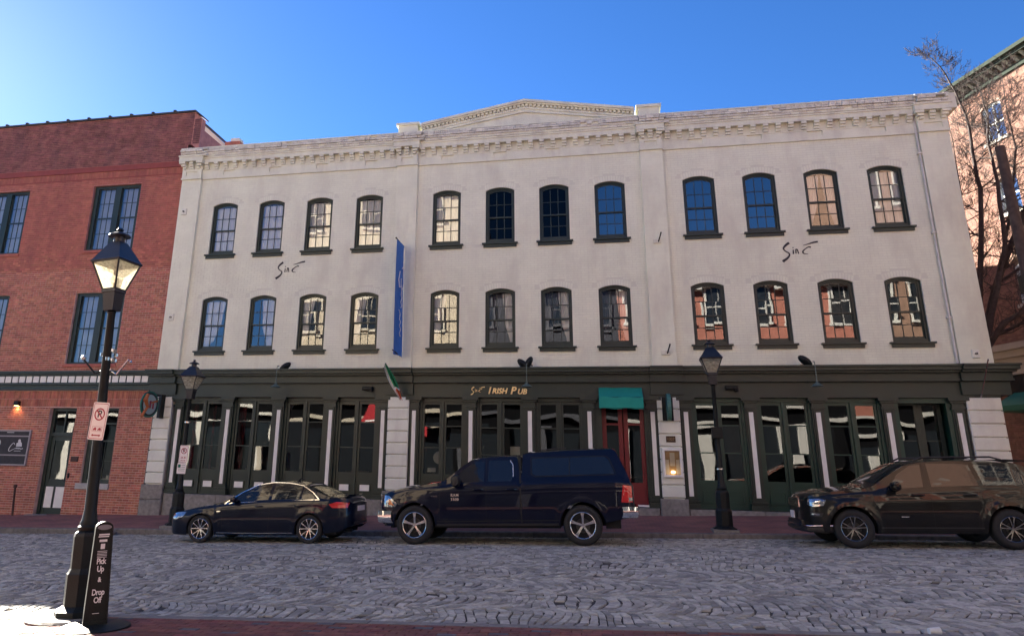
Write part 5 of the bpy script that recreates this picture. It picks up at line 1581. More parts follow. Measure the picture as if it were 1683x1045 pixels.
mb = MB(); mb.tube([(0.04, -0.62, 0.12), (0.04, -0.62, -0.12)], 0.035, 6); mb.tube([(0.04, -0.48, 0.05), (0.04, -0.48, -0.14)], 0.03, 6)
build("red_lettering", mb, mat("dull red sign paint", (0.25, 0.03, 0.05), 0.5), ringm)
mb = MB(); mb.box(-0.06, 0.06, -0.14, 0.06, -0.42, 0.36); mb.tube([(0, -0.05, 0.25), (0, -0.3, 0.25)], 0.014, 6); mb.tube([(0, -0.05, -0.2), (0, -0.3, -0.2)], 0.014, 6)
build("bracket", mb, M['black_iron'], ringm)
# flood lights above the cornice and gooseneck lamps below
def flood(label, x, flip, z=5.10):
    t = thing("flood_light", label, "flood light", (x, -0.35, z), "flood lights on the cornice", (0, R_(-38 * flip), R_(10)))
    t.scale = (1.9, 1.2, 0.95)
    build("lamp_head", MB().lathe([(0.0, -0.09), (0.05, -0.085), (0.115, -0.02), (0.12, 0.02), (0.09, 0.03), (0.0, 0.025)], 14), M['black_iron'], t, smooth=True, rot=(R_(-60), 0, 0))
    build("bracket", MB().tube([(0, 0.02, -0.05), (0, 0.08, -0.16)], 0.018, 6), M['steel'], t)
    return t
flood("black flood light on the cornice over the left shopfront", -10.45, 1)
flood("black flood light of a back to back pair above the Irish Pub lettering, aimed left", -2.38, -1.1, 5.13)
flood("black flood light of a back to back pair above the Irish Pub lettering, aimed right", -2.20, 1.6, 5.17)
flood("black flood light on the cornice over the right shopfront", 5.93, -1.0, 5.16)
M['shade_green'] = mat("grey green lamp enamel", (0.085, 0.125, 0.11), 0.45, var=0.1)
for x, lab in ((-10.60, "left gooseneck lamp hanging over the left shopfront"), (-2.24, "gooseneck lamp hanging over the gold lettering"), (6.10, "gooseneck lamp hanging over the right shopfront")):
    t = thing("gooseneck_lamp", lab, "wall lamp", (x, -0.66, 4.40), "gooseneck shopfront lamps")
    build("lamp_shade", MB().lathe([(0.03, 0.16), (0.035, 0.10), (0.07, 0.07), (0.17, 0.0), (0.175, -0.015), (0.165, -0.012), (0.06, 0.06)], 16), M['shade_green'], t, smooth=True)
    build("stem", MB().tube([(0, 0, 0.14), (0, 0, 0.62), (0, 0.03, 0.70), (0, 0.16, 0.72)], 0.014, 8), M['shade_green'], t, smooth=True)
for x, z, lab in ((-7.55, 4.33, "left"), (3.85, 4.33, "right")):
    tag(build("camera_box", MB().bbox(x - 0.17, x + 0.17, -0.24, -0.061, z + 0.02, z + 0.13, 0.02).bbox(x + 0.08, x + 0.17, -0.26, -0.061, z - 0.03, z + 0.018, 0.01), M['black_iron']),
        "small black security light under the cornice of the " + lab + " shopfront", "security light")
# wall anchors / flag sockets on the second pilaster
for x, z, lab in ((1.98, 9.03, "upper"), (2.02, 5.42, "lower")):
    t = thing("flag_socket", lab + " empty flagpole bracket on the pilaster left of the right wing", "flagpole bracket", (x, -0.13, z))
    build("bracket_plate", MB().bbox(-0.12, 0.12, -0.05, 0.004, -0.02, 0.12, 0.01), M['white_trim'], t)
    build("pole_stub", MB().tube([(0.04, -0.04, 0.03), (0.12, -0.22, 0.27)], 0.022, 8).lathe([(0.0, -0.03), (0.035, 0), (0.0, 0.03)], 8, (0.12, -0.22, 0.28)), M['black_iron'], t)
# blue banner, hung square to the wall
bn = thing("blue_banner", "long blue banner with white script hung square to the wall beside the second pilaster", "banner", (-6.5, -0.6, 7.3), world=True)
mb = MB()
ny, nz = 16, 40
vs = []
for j in range(nz + 1):
    t = j / nz
    for i in range(ny + 1):
        u = i / ny
        y = -0.18 - 0.86 * u
        x = -6.50 + 0.045 * math.sin(u * 5.0 + 1.2 * t) * (0.3 + t) + 0.05 * t * math.sin(9 * u) + 0.02
        z = 9.26 + (5.50 - 9.26) * t - 0.10 * (1 - u) * t
        vs.append((x, y, z))
mb.add(vs, [(j * (ny + 1) + i, j * (ny + 1) + i + 1, (j + 1) * (ny + 1) + i + 1, (j + 1) * (ny + 1) + i) for j in range(nz) for i in range(ny)])
bc = build("cloth", mb, M['blue_cloth'], bn, smooth=True)
mb = MB(); mb.tube([(-6.5, 0.0, 9.27), (-6.5, -1.12, 9.27)], 0.018, 8); mb.lathe([(0.0, -0.04), (0.035, 0), (0.0, 0.04)], 8, (-6.5, -1.12, 9.27)); mb.tube([(-6.48, 0.0, 5.45), (-6.48, -1.10, 5.52)], 0.018, 8)
build("rods", mb, M['black_iron'], bn)
def strokeyz(mb, pts, w):
    mb.tube([(-6.41 if True else 0, y, z) for y, z in pts], w, 5)
mb = MB()
strokeyz(mb, [(-0.55, 8.35), (-0.42, 8.45), (-0.30, 8.2), (-0.36, 7.75), (-0.50, 7.62), (-0.60, 7.8)], 0.016)
strokeyz(mb, [(-0.80, 8.2), (-0.92, 7.9), (-0.80, 7.65), (-0.62, 7.7), (-0.62, 8.0)], 0.014)
strokeyz(mb, [(-0.50, 7.6), (-0.56, 7.45), (-0.46, 7.35), (-0.56, 7.2), (-0.46, 7.1), (-0.55, 7.0)], 0.014)
strokeyz(mb, [(-0.75, 6.9), (-0.60, 6.8), (-0.66, 6.6), (-0.50, 6.55), (-0.62, 6.4), (-0.48, 6.3), (-0.60, 6.15), (-0.5, 6.05)], 0.013)
build("white_script", mb, M['print_white'], bc)
# irish tricolour hanging from a short pole
fl = thing("tricolour_flag", "green white and orange flag hanging limp from a short pole over the middle pier", "flag", (-6.45, -0.6, 4.6), world=True)
pole_a, pole_b = Vector((-6.32, -0.20, 4.20)), Vector((-6.72, -0.98, 5.10))
build("flag_pole", MB().tube([pole_a, pole_b], 0.014, 8).lathe([(0, -0.03), (0.03, 0), (0, 0.03)], 8, tuple(pole_b)), M['steel'], fl)
mb = MB()
n = 14; rws = 18
vs = []
for j in range(rws + 1):
    t = j / rws
    c = pole_b.lerp(Vector((-6.22, -0.75, 4.02)), t)
    wdt = 0.05 + 0.10 * math.sin(math.pi * min(1, t * 1.15)) ** 0.8
    for i in range(n + 1):
        u = i / n - 0.5
        vs.append((c.x + u * wdt * 1.6, c.y + 0.05 * math.sin(u * 14), c.z - 0.12 * abs(u)))
fs, ms = [], []
for j in range(rws):
    for i in range(n):
        fs.append((j * (n + 1) + i, j * (n + 1) + i + 1, (j + 1) * (n + 1) + i + 1, (j + 1) * (n + 1) + i))
        ms.append(0 if (j < 12 and i > 2) else (1 if j < 13 or i < 3 else 2))
b0 = len(mb.v); mb.v += vs; mb.f += fs; mb.m += ms
build("flag_cloth", mb, [M['green_cloth'], M['white_cloth'], M['orange_cloth']], fl, smooth=True)
# slim rod on the right pier
tag(build("flag_rod", MB().tube([(10.42, -0.20, 4.12), (10.34, -1.15, 5.05)], 0.018, 8), M['steel']), "slim bare rod leaning out from the right end pier", "rod")

# ---------------------------------------------------------------- fittings on the red building
sc = thing("wall_sconce", "small black down light glowing warm on the red brick wall", "wall light", (-20.99, -0.08, 3.85), world=True)
build("shade", MB().bbox(-21.08, -20.90, -0.16, -0.0, 3.80, 3.97, 0.012), M['black_iron'], sc)
build("bulb", MB().box(-21.05, -20.93, -0.14, -0.03, 3.788, 3.798), emis("sconce lamp", (1.0, 0.5, 0.16), 3.0), sc)
pl = bpy.data.lights.new("sconce glow", 'SPOT'); pl.energy = 2.0; pl.color = (1, 0.5, 0.2); pl.spot_size = R_(130); pl.shadow_soft_size = 0.04
po = bpy.data.objects.new("sconce_lamp", pl); COL.objects.link(po); po.location = (-20.99, -0.10, 3.77); po.parent = sc; po.matrix_parent_inverse = Matrix.Translation(-WORLD[sc])
sb = thing("sign_board", "black wall sign in a grey frame with white emblems on the red brick wall", "sign", (-21.3, -0.05, 2.3), world=True)
x0, x1, z0, z1 = -22.9, -20.19, 1.70, 2.94
build("panel", MB().box(x0 + 0.05, x1 - 0.05, -0.06, -0.015, z0 + 0.05, z1 - 0.05), M['ink'], sb)
mb = MB()
mb.box(x0, x1, -0.085, -0.015, z0, z0 + 0.055); mb.box(x0, x1, -0.085, -0.015, z1 - 0.055, z1); mb.box(x0, x0 + 0.055, -0.085, -0.015, z0 + 0.055, z1 - 0.055); mb.box(x1 - 0.055, x1, -0.085, -0.015, z0 + 0.055, z1 - 0.055)
mb.box(x0 + 0.055, x1 - 0.055, -0.08, -0.061, 2.04, 2.085); mb.box(x0 + 0.055, x1 - 0.055, -0.08, -0.061, 2.70, 2.745)
build("frame", mb, mat("grey sign frame", (0.30, 0.27, 0.28), 0.5), sb)
mb = MB()
y0, y1 = -0.064, -0.0605
stroke(mb, [(-20.78, 2.42), (-20.83, 2.50), (-20.93, 2.42), (-21.02, 2.26), (-20.98, 2.18), (-20.85, 2.25), (-20.72, 2.31)], [0.015, 0.02, 0.022, 0.025, 0.02, 0.014, 0.012], y0, y1)
xx = -20.72
stroke(mb, [(xx, 2.28), (xx + 0.04, 2.33), (xx + 0.06, 2.27), (xx + 0.10, 2.33), (xx + 0.13, 2.27), (xx + 0.17, 2.32), (xx + 0.2, 2.27), (xx + 0.3, 2.30)], [0.022] * 8, y0, y1)
stroke(mb, [(-20.78, 2.21), (-20.50, 2.21)], [0.014, 0.014], y0, y1)
mb.prism([(-20.72, 2.36), (-20.48, 2.36), (-20.50, 2.48), (-20.55, 2.52), (-20.57, 2.60), (-20.62, 2.62), (-20.67, 2.58), (-20.66, 2.50), (-20.72, 2.48)], y0, y1)
mb.lathe([(0.0, y0), (0.13, y0), (0.13, y1)], 14, (-21.52, 0, 2.48), 'y'); mb.box(-21.66, -21.46, y0, y1, 2.14, 2.32)
mb.box(-21.2, -20.9, y0, y1, 2.84, 2.86)
build("white_print", mb, mat("white sign print", (0.62, 0.62, 0.62), 0.5), sb)
tag(build("door_plaque", MB().bbox(-18.42, -18.13, -0.04, 0.0, 1.88, 2.06, 0.006), mat("plaque bronze", (0.07, 0.03, 0.025), 0.5, 0.3)), "small dark plaque on the brick right of the green door", "plaque")
tag(build("door_buzzer", MB().bbox(-18.45, -18.39, -0.04, 0.0, 1.33, 1.50, 0.006), M['black_iron']), "narrow dark buzzer beside the green door", "buzzer")
zp = zfs(-20.0, -0.5)
tag(build("standpipe", MB().tube([(-19.98, -0.5, zp - 0.02), (-20.07, -0.5, zp + 0.92)], 0.035, 8).lathe([(0.035, 0), (0.06, 0.0), (0.06, 0.1), (0.0, 0.11)], 8, (-20.07, -0.5, zp + 0.92)), mat("rusty iron", (0.07, 0.04, 0.035), 0.8, 0.3, var=0.3)), "thin rusty standpipe in front of the red building", "standpipe")

# ---------------------------------------------------------------- utility pole and bare tree at the right
up = thing("utility_pole", "tall weathered wooden pole at the right edge in front of the bare tree", "utility pole", (11.78, -1.0, zfs(11.6, -1)), None)
h = 11.30 - zfs(11.6, -1)
build("pole_shaft", MB().lathe([(0.17, -0.3), (0.16, 2.0), (0.125, h), (0.0, h + 0.02)], 12), M['pole_wood'], up, smooth=True)
mb = MB(); mb.lathe([(0.165, 5.1), (0.18, 5.1), (0.18, 5.22), (0.165, 5.22)], 12); mb.box(-0.22, -0.13, -0.08, 0.08, 5.9, 6.4); mb.tube([(0.14, -0.05, 6.6), (0.14, -0.05, 0.4)], 0.02, 6)
build("pole_fittings", mb, M['black_iron'], up)
tr = thing("bare_tree", "leafless street tree with dark twisting limbs behind the pub corner", "tree", (12.2, 3.2, 1.0), world=True)
limbs = [
 ([(11.95, 3.2, 0.6), (11.9, 3.2, 3.0), (12.0, 3.1, 5.0), (12.25, 3.0, 6.1)], [0.26, 0.20, 0.17, 0.15], "trunk"),
 ([(12.25, 3.0, 6.0), (12.66, 3.0, 7.42), (13.39, 3.0, 9.06), (14.18, 2.9, 10.62), (14.9, 2.8, 12.6), (15.2, 2.8, 14.5)], [0.13, 0.115, 0.10, 0.08, 0.05, 0.015], "limb"),
 ([(12.1, 3.1, 5.6), (12.35, 3.3, 6.9), (12.73, 3.3, 8.96), (13.16, 3.3, 11.57), (13.14, 3.3, 12.95), (13.18, 3.3, 14.36), (12.99, 3.3, 15.35), (12.66, 3.3, 16.38), (12.3, 3.3, 16.9)], [0.11, 0.10, 0.085, 0.07, 0.055, 0.04, 0.03, 0.02, 0.008], "limb"),
 ([(12.0, 3.0, 5.3), (12.75, 2.6, 7.94), (13.21, 2.6, 9.37), (13.37, 2.6, 11.5), (13.33, 2.6, 12.85), (13.5, 2.6, 13.99), (13.4, 2.6, 15.2)], [0.09, 0.085, 0.07, 0.055, 0.04, 0.03, 0.01], "limb"),
 ([(11.75, 3.0, 5.3), (12.42, 2.0, 6.63), (13.17, 1.9, 7.04), (14.2, 1.8, 7.9)], [0.10, 0.08, 0.06, 0.03], "limb"),
 ([(12.0, 3.2, 5.2), (12.49, 3.6, 6.32), (13.15, 3.6, 6.62), (14.4, 3.6, 7.2)], [0.09, 0.075, 0.055, 0.03], "limb"),
 ([(12.2, 3.6, 6.2), (12.6, 4.0, 8.28), (12.75, 4.0, 10.0), (12.85, 4.0, 11.6), (12.9, 4.0, 13.0), (12.93, 4.0, 14.98)], [0.07, 0.055, 0.045, 0.035, 0.02, 0.008], "limb"),
 ([(13.0, 3.0, 8.2), (13.6, 3.2, 9.9), (13.97, 3.2, 10.96), (14.45, 3.2, 12.95), (14.42, 3.2, 14.34), (14.49, 3.2, 15.9)], [0.07, 0.06, 0.05, 0.035, 0.02, 0.008], "limb"),
 ([(12.8, 3.2, 8.0), (13.6, 2.6, 8.6), (14.4, 2.5, 9.0), (15.2, 2.3, 9.8)], [0.05, 0.045, 0.03, 0.012], "limb"),
]
tw = MB()
tr_r = random.Random(12)
def grow(p, d, L_, r, depth):
    n = 4
    pts, rad = [p.copy()], [r]
    q = p.copy()
    for i in range(n):
        d = (d + Vector((tr_r.uniform(-.22, .22), tr_r.uniform(-.22, .22), tr_r.uniform(-.1, .2)))).normalized()
        q = q + d * (L_ / n)
        pts.append(q.copy()); rad.append(max(0.0045, r * (1 - 0.75 * (i + 1) / n)))
        if depth > 0 and tr_r.random() < 0.85:
            s = (d + Vector((tr_r.uniform(-1, 1), tr_r.uniform(-1, 1), tr_r.uniform(-.4, .9)))).normalized()
            grow(q, s, L_ * tr_r.uniform(0.45, 0.75), rad[-1] * 0.7, depth - 1)
    tw.tube(pts, rad, 4 if r < 0.02 else 5, cap=False)
for pts, rad, nm in limbs:
    P = [Vector(p) for p in pts]
    # subdivide with a slight crook
    Q, Rr2 = [], []
    for i in range(len(P) - 1):
        for k in range(3):
            t = k / 3
            Q.append(P[i].lerp(P[i + 1], t) + (Vector((tr_r.uniform(-.03, .03), tr_r.uniform(-.03, .03), 0)) if k else Vector())); Rr2.append(rad[i] + (rad[i + 1] - rad[i]) * t)
    Q.append(P[-1]); Rr2.append(rad[-1])
    build("trunk" if nm == "trunk" else "limb", MB().tube(Q, Rr2, 10), M['bark'], tr, smooth=True, angle=60)
    if nm == "limb":
        for i in range(4, len(Q)):
            if tr_r.random() < 0.95:
                for _ in range(4 if Rr2[i] < 0.05 else 2):
                    a = tr_r.uniform(-2.0, 2.6)
                    d = Vector((math.cos(a), math.sin(a), tr_r.uniform(0.0, 0.8))).normalized()
                    grow(Q[i], d, tr_r.uniform(0.5, 1.25) * (0.45 if Q[i].z > 14.5 else 1.0), min(0.028, Rr2[i] * 0.45), 3)
stuff(build("twigs", tw, M['bark'], tr))

# ---------------------------------------------------------------- small debris
for x, y, lab in ((-13.81, -4.22, "left small pale stone in the gutter before the red building"), (-13.45, -4.22, "right small pale stone in the gutter before the red building")):
    mb = MB()
    mb.lathe([(0.0, 0.0), (0.09, 0.02), (0.11, 0.06), (0.07, 0.12), (0.0, 0.14)], 9, (x, y, z_road(x, y)))
    mb.v = [(vx + rr.uniform(-.015, .015), vy + rr.uniform(-.015, .015), vz) for vx, vy, vz in mb.v]
    tag(build("loose_stone", mb, M['kerb']), lab, "stone")
zc = z_road(3.25, -14.5)
cup = thing("paper_cup", "crumpled white paper cup lying by the near kerb at the right", "litter", (3.2, -14.45, zc + 0.045), None, (0, R_(90), R_(12)))
build("cup_wall", MB().lathe([(0.0, 0.0), (0.03, 0.0), (0.042, 0.11), (0.039, 0.11), (0.028, 0.004)], 12), mat("paper white", (0.6, 0.64, 0.65), 0.7), cup)

lv = MB()
lr = random.Random(31)
for _ in range(170):
    x = lr.uniform(-18, 12)
    if lr.random() < 0.6:
        y = -4.05 - abs(lr.gauss(0, 0.18)); z = z_road(x, y) + 0.012
    elif lr.random() < 0.5:
        y = -14.70 + abs(lr.gauss(0, 0.2)); z = z_road(x, y) + 0.014
    else:
        y = lr.uniform(-3.7, -0.2); z = zfs(x, y) + 0.006
    a = lr.uniform(0, 6.28); r = lr.uniform(0.02, 0.05)
    c, s_ = math.cos(a) * r, math.sin(a) * r
    lv.add([(x + c, y + s_, z), (x - s_ * 0.6, y + c * 0.6, z + 0.008), (x - c, y - s_, z), (x + s_ * 0.6, y - c * 0.6, z + 0.006)], [(0, 1, 2, 3)])
lf = build("fallen_leaves", lv, mat("dry leaf", (0.20, 0.13, 0.07), 0.9, var=0.3, island=0.4))
stuff(lf); lf["label"] = "few dry leaves scattered along the kerbs and the far pavement"; lf["category"] = "leaves"
# ---------------------------------------------------------------- vehicles (front towards -x, near side towards -y, built in local metres)
def smooth_fn(pts, k=0.05):
    xs = np.array([p[0] for p in pts]); zs = np.array([p[1] for p in pts])
    g = np.linspace(xs[0] - 0.3, xs[-1] + 0.3, 1200)
    v = np.interp(g, xs, zs)
    st = g[1] - g[0]
    n = max(1, int(k / st))
    ker = np.hanning(2 * n + 3); ker /= ker.sum()
    vp = np.pad(v, n + 1, mode='edge')
    v = np.convolve(vp, ker, mode='valid')
    return lambda x: float(np.interp(x, g, v))
def car_paint(name, col, flake=0.25, rough=0.28):
    m, nt, p = newmat(name)
    L = nt.links.new
    geo = N(nt, "ShaderNodeTexCoord")
    n1 = N(nt, "ShaderNodeTexNoise"); n1.inputs["Scale"].default_value = 2.5; n1.inputs["Detail"].default_value = 8
    L(geo.outputs["Object"], n1.inputs["Vector"])
    mr = N(nt, "ShaderNodeMapRange"); mr.inputs["From Min"].default_value = 0.35; mr.inputs["From Max"].default_value = 0.8; mr.inputs["To Min"].default_value = rough; mr.inputs["To Max"].default_value = rough + 0.1
    L(n1.outputs["Fac"], mr.inputs["Value"]); L(mr.outputs[0], p.inputs["Roughness"])
    p.inputs["Base Color"].default_value = tuple(col) + (1,)
    p.inputs["Metallic"].default_value = flake * 0.3
    p.inputs["Specular IOR Level"].default_value = 0.1
    p.inputs["Coat Weight"].default_value = 1.0
    p.inputs["Coat Roughness"].default_value = 0.02
    p.inputs["Coat IOR"].default_value = 1.36
    # a dust film that is thicker low on the body
    sx = N(nt, "ShaderNodeSeparateXYZ"); L(geo.outputs["Object"], sx.inputs[0])
    md = N(nt, "ShaderNodeMapRange"); md.inputs["From Min"].default_value = 0.9; md.inputs["From Max"].default_value = 0.15; md.inputs["To Max"].default_value = 0.14
    L(sx.outputs["Z"], md.inputs["Value"])
    mu = N(nt, "ShaderNodeMath", operation='MULTIPLY'); L(md.outputs[0], mu.inputs[0]); L(n1.outputs["Fac"], mu.inputs[1])
    mx = N(nt, "ShaderNodeMix", data_type='RGBA'); L(mu.outputs[0], mx.inputs["Factor"]); mx.inputs["A"].default_value = tuple(col) + (1,); mx.inputs["B"].default_value = (0.05, 0.047, 0.045, 1)
    L(mx.outputs["Result"], p.inputs["Base Color"])
    return m
def flat(name, col, rough=0.1, metal=0.0, coat=1.0, emi=0.0):
    m, nt, p = newmat(name)
    p.inputs["Base Color"].default_value = tuple(col) + (1,); p.inputs["Roughness"].default_value = rough; p.inputs["Metallic"].default_value = metal
    p.inputs["Coat Weight"].default_value = coat; p.inputs["Coat Roughness"].default_value = 0.02
    n1 = N(nt, "ShaderNodeTexNoise"); n1.inputs["Scale"].default_value = 1.4
    b = N(nt, "ShaderNodeBump"); b.inputs["Strength"].default_value = 0.12; b.inputs["Distance"].default_value = 0.05
    nt.links.new(n1.outputs["Fac"], b.inputs["Height"]); nt.links.new(b.outputs[0], p.inputs["Normal"])
    return m
M['car_glass'] = flat("tinted car glass", (0.012, 0.015, 0.018), 0.02, 0.0)
M['car_glass'].node_tree.nodes["Principled BSDF"].inputs["Specular IOR Level"].default_value = 0.25
M["car_glass"].node_tree.nodes["Principled BSDF"].inputs["Coat IOR"].default_value = 1.42
M['lamp_clear'] = flat("clear lamp lens", (0.30, 0.31, 0.33), 0.08, 0.75)
M['lamp_red'] = flat("red lamp lens", (0.55, 0.012, 0.015), 0.1)
M['lamp_amber'] = flat("amber lens", (0.6, 0.16, 0.02), 0.1)
M['seam'] = flat("panel gap", (0.003, 0.003, 0.003), 0.7, 0, 0)

class Body:
    def __init__(s, L, half, top, belt, zlow, plan, wheels, Ra, zw, zm=0.55, tum=0.35, crown=0.06, low_in=0.05, up_in=0.05, shelf=0.02, flare=0.0, crease=None, roofx=(0, 0)):
        s.L, s.half = L, half
        s.top, s.belt, s.zlow, s.plan = smooth_fn(top, 0.018 if L > 5 else 0.07), smooth_fn(belt, 0.10), smooth_fn(zlow, 0.05), smooth_fn(plan, 0.04)
        s.wheels, s.Ra, s.zw, s.zm, s.tum, s.crown = wheels, Ra, zw, zm, tum, crown
        s.low_in, s.up_in, s.shelf, s.flare, s.crease = low_in, up_in, shelf, flare, crease
    def zb(s, x):
        z = s.zlow(x)
        for xw in s.wheels:
            d = s.Ra ** 2 - (x - xw) ** 2
            if d > 0: z = max(z, s.zw + math.sqrt(d))
        return z
    def W(s, x): return s.half * s.plan(x)
    def ylow(s, x, z):
        w = s.W(x); zs = s.belt(x)
        if z < s.zm: w -= s.low_in * ((s.zm - z) / s.zm) ** 2 * 2.2
        else: w -= s.up_in * ((z - s.zm) / max(0.05, zs - s.zm)) ** 2
        for xw in s.wheels:
            d = math.hypot(x - xw, z - s.zw)
            if d < s.Ra + 0.14: w += s.flare * max(0, min(1, (s.Ra + 0.14 - d) / 0.10))
        if s.crease:
            zc, dep, wd = s.crease
            zc = zc(x) if callable(zc) else zc
            w += dep * math.exp(-((z - zc) / wd) ** 2)
        return w
    def ze(s, x):
        t, b = s.top(x), s.belt(x)
        cr = min(s.crown, max(0.004, (t - b) * 0.8))
        return max(b + 0.001, t - cr)
    def y(s, x, z):
        b = s.belt(x)
        if z <= b: return s.ylow(x, z)
        cab = min(1, max(0, (s.top(x) - b - 0.08) / 0.12))
        return s.ylow(x, b) - s.shelf * cab - (z - b) * s.tum * (0.6 + 0.4 * cab)
    def ring(s, x, nl=9, nu=6, nt=8):
        zb, b, ze, zt = s.zb(x), s.belt(x), s.ze(x), s.top(x)
        zb = min(zb, b - 0.02)
        pts = []
        for i in range(nl + 1):
            z = zb + (b - zb) * i / nl
            pts.append((s.ylow(x, z), z))
        for i in range(1, nu + 1):
            z = b + (ze - b) * i / nu
            pts.append((max(0.05, s.y(x, z)), z))
        y0 = pts[-1][0]
        for i in range(1, nt + 1):
            a = i / nt
            pts.append((y0 * (1 - a), ze + (zt - ze) * (1 - (1 - a) ** 2.2)))
        return pts
    def build(s, parent, m, name="body", nose=0.04):
        xs = list(np.arange(0, s.L + 0.001, 0.04)) + [s.L]
        for xw in s.wheels:
            for k in range(25):
                a = math.pi * k / 24
                xs.append(xw + s.Ra * math.cos(a))
        xs += [0.01, 0.02, 0.06, 0.10, s.L - 0.01, s.L - 0.02, s.L - 0.06]
        xs = sorted(x for x in xs if 0 <= x <= s.L)
        u = [xs[0]]
        for x in xs[1:]:
            if x - u[-1] > 0.003: u.append(x)
        xs = u
        rings = []
        for x in xs:
            r = s.ring(x)
            rings.append([(x, -p[0], p[1]) for p in r] + [(x, p[0], p[1]) for p in r[-2::-1]])
        n = len(rings[0])
        mb = MB()
        vs = [v for r in rings for v in r]
        fs = [(i * n + k, i * n + k + 1, (i + 1) * n + k + 1, (i + 1) * n + k) for i in range(len(rings) - 1) for k in range(n - 1)]
        mb.add(vs, [f[::-1] for f in fs])
        for end, sg in ((0, -1), (len(rings) - 1, 1)):     # rounded end caps
            R0 = rings[end]
            czc = (min(v[2] for v in R0) + max(v[2] for v in R0)) / 2
            prev = R0
            for sc_, off in ((0.92, nose * 0.6), (0.6, nose * 0.95), (0.2, nose)):
                nx = [(R0[0][0] + sg * off, v[1] * sc_, czc + (v[2] - czc) * (sc_ ** 0.5 if sc_ > 0.5 else sc_)) for v in R0]
                b = len(mb.v); mb.v += prev + nx
                for k in range(n):
                    f = (b + k, b + (k + 1) % n, b + n + (k + 1) % n, b + n + k)
                    mb.f.append(f if sg > 0 else f[::-1]); mb.m.append(0)
                prev = nx
            b = len(mb.v); mb.v += prev; mb.f.append(tuple(range(b, b + n)) if sg > 0 else tuple(range(b + n - 1, b - 1, -1))); mb.m.append(0)
        # weld the cap seams
        key, remap, nv = {}, [], []
        for v in mb.v:
            k = (round(v[0], 4), round(v[1], 4), round(v[2], 4))
            if k not in key: key[k] = len(nv); nv.append(v)
            remap.append(key[k])
        mb.v = nv
        F, Mi = [], []
        for f, mi in zip(mb.f, mb.m):
            g = []
            for i in f:
                if not g or remap[i] != g[-1]: g.append(remap[i])
            if len(g) > 1 and g[0] == g[-1]: g.pop()
            if len(set(g)) >= 3 and len(set(g)) == len(g): F.append(tuple(g)); Mi.append(mi)
        mb.f, mb.m = F, Mi
        return build(name, mb, m, parent, smooth=True, angle=42)
    def patch(s, poly, off, parent, m, name, side=-1, nz=7, thick=True, dx=0.035):
        """piece of the side surface inside a polygon in x,z, raised by off"""
        xs = sorted(set([round(p[0], 4) for p in poly]))
        X = []
        for a, b in zip(xs[:-1], xs[1:]):
            k = max(1, int((b - a) / dx))
            X += [a + (b - a) * i / k for i in range(k)]
        X.append(xs[-1])
        cols = []
        for x in X:
            hits = []
            n = len(poly)
            for i in range(n):
                p, q = poly[i], poly[(i + 1) % n]
                lo_, hi_ = min(p[0], q[0]), max(p[0], q[0])
                if lo_ - 1e-9 <= x <= hi_ + 1e-9:
                    if hi_ - lo_ < 1e-6: hits += [p[1], q[1]]
                    else: hits.append(p[1] + (q[1] - p[1]) * (x - p[0]) / (q[0] - p[0]))
            cols.append((x, min(hits), max(hits)))
        vs = []
        for x, z0, z1 in cols:
            for j in range(nz + 1):
                z = z0 + (z1 - z0) * j / nz
                vs.append((x, side * (max(0.03, s.y(x, z)) + off), z))
        f = []
        w = nz + 1
        for i in range(len(cols) - 1):
            for j in range(nz):
                q = (i * w + j, (i + 1) * w + j, (i + 1) * w + j + 1, i * w + j + 1)
                f.append(q if side < 0 else q[::-1])
        mb = MB().add(vs, f)
        if thick:    # turned-in edge
            nb = len(mb.v)
            edge = [i * w for i in range(len(cols))] + [(len(cols) - 1) * w + j for j in range(1, w)] + [i * w + w - 1 for i in range(len(cols) - 2, -1, -1)] + [j for j in range(w - 2, 0, -1)]
            base = [(vs[e][0], vs[e][1] - side * (off + 0.02), vs[e][2]) for e in edge]
            mb.v += base
            k = len(edge)
            for i in range(k):
                q = (edge[i], nb + i, nb + (i + 1) % k, edge[(i + 1) % k])
                mb.f.append(q if side < 0 else q[::-1]); mb.m.append(0)
        return build(name, mb, m, parent, smooth=True, angle=30)
    def line(s, pts, w, off, parent, m, name, side=-1):
        """thin strip following the side surface"""
        mb = MB()
        P = []
        for a, b in zip(pts[:-1], pts[1:]):
            k = max(1, int(math.hypot(b[0] - a[0], b[1] - a[1]) / 0.05))
            P += [(a[0] + (b[0] - a[0]) * i / k, a[1] + (b[1] - a[1]) * i / k) for i in range(k)]
        P.append(pts[-1])
        vs = []
        for i, p in enumerate(P):
            a, b = P[max(i - 1, 0)], P[min(i + 1, len(P) - 1)]
            d = math.hypot(b[0] - a[0], b[1] - a[1]) + 1e-9
            nx, nz = -(b[1] - a[1]) / d, (b[0] - a[0]) / d
            for sgn in (-0.5, 0.5):
                x, z = p[0] + nx * w * sgn, p[1] + nz * w * sgn
                vs.append((x, side * (s.y(x, z) + off), z))
        mb.add(vs, [((2 * i, 2 * i + 2, 2 * i + 3, 2 * i + 1) if True else 0) for i in range(len(P) - 1)])
        return build(name, mb, m, parent)
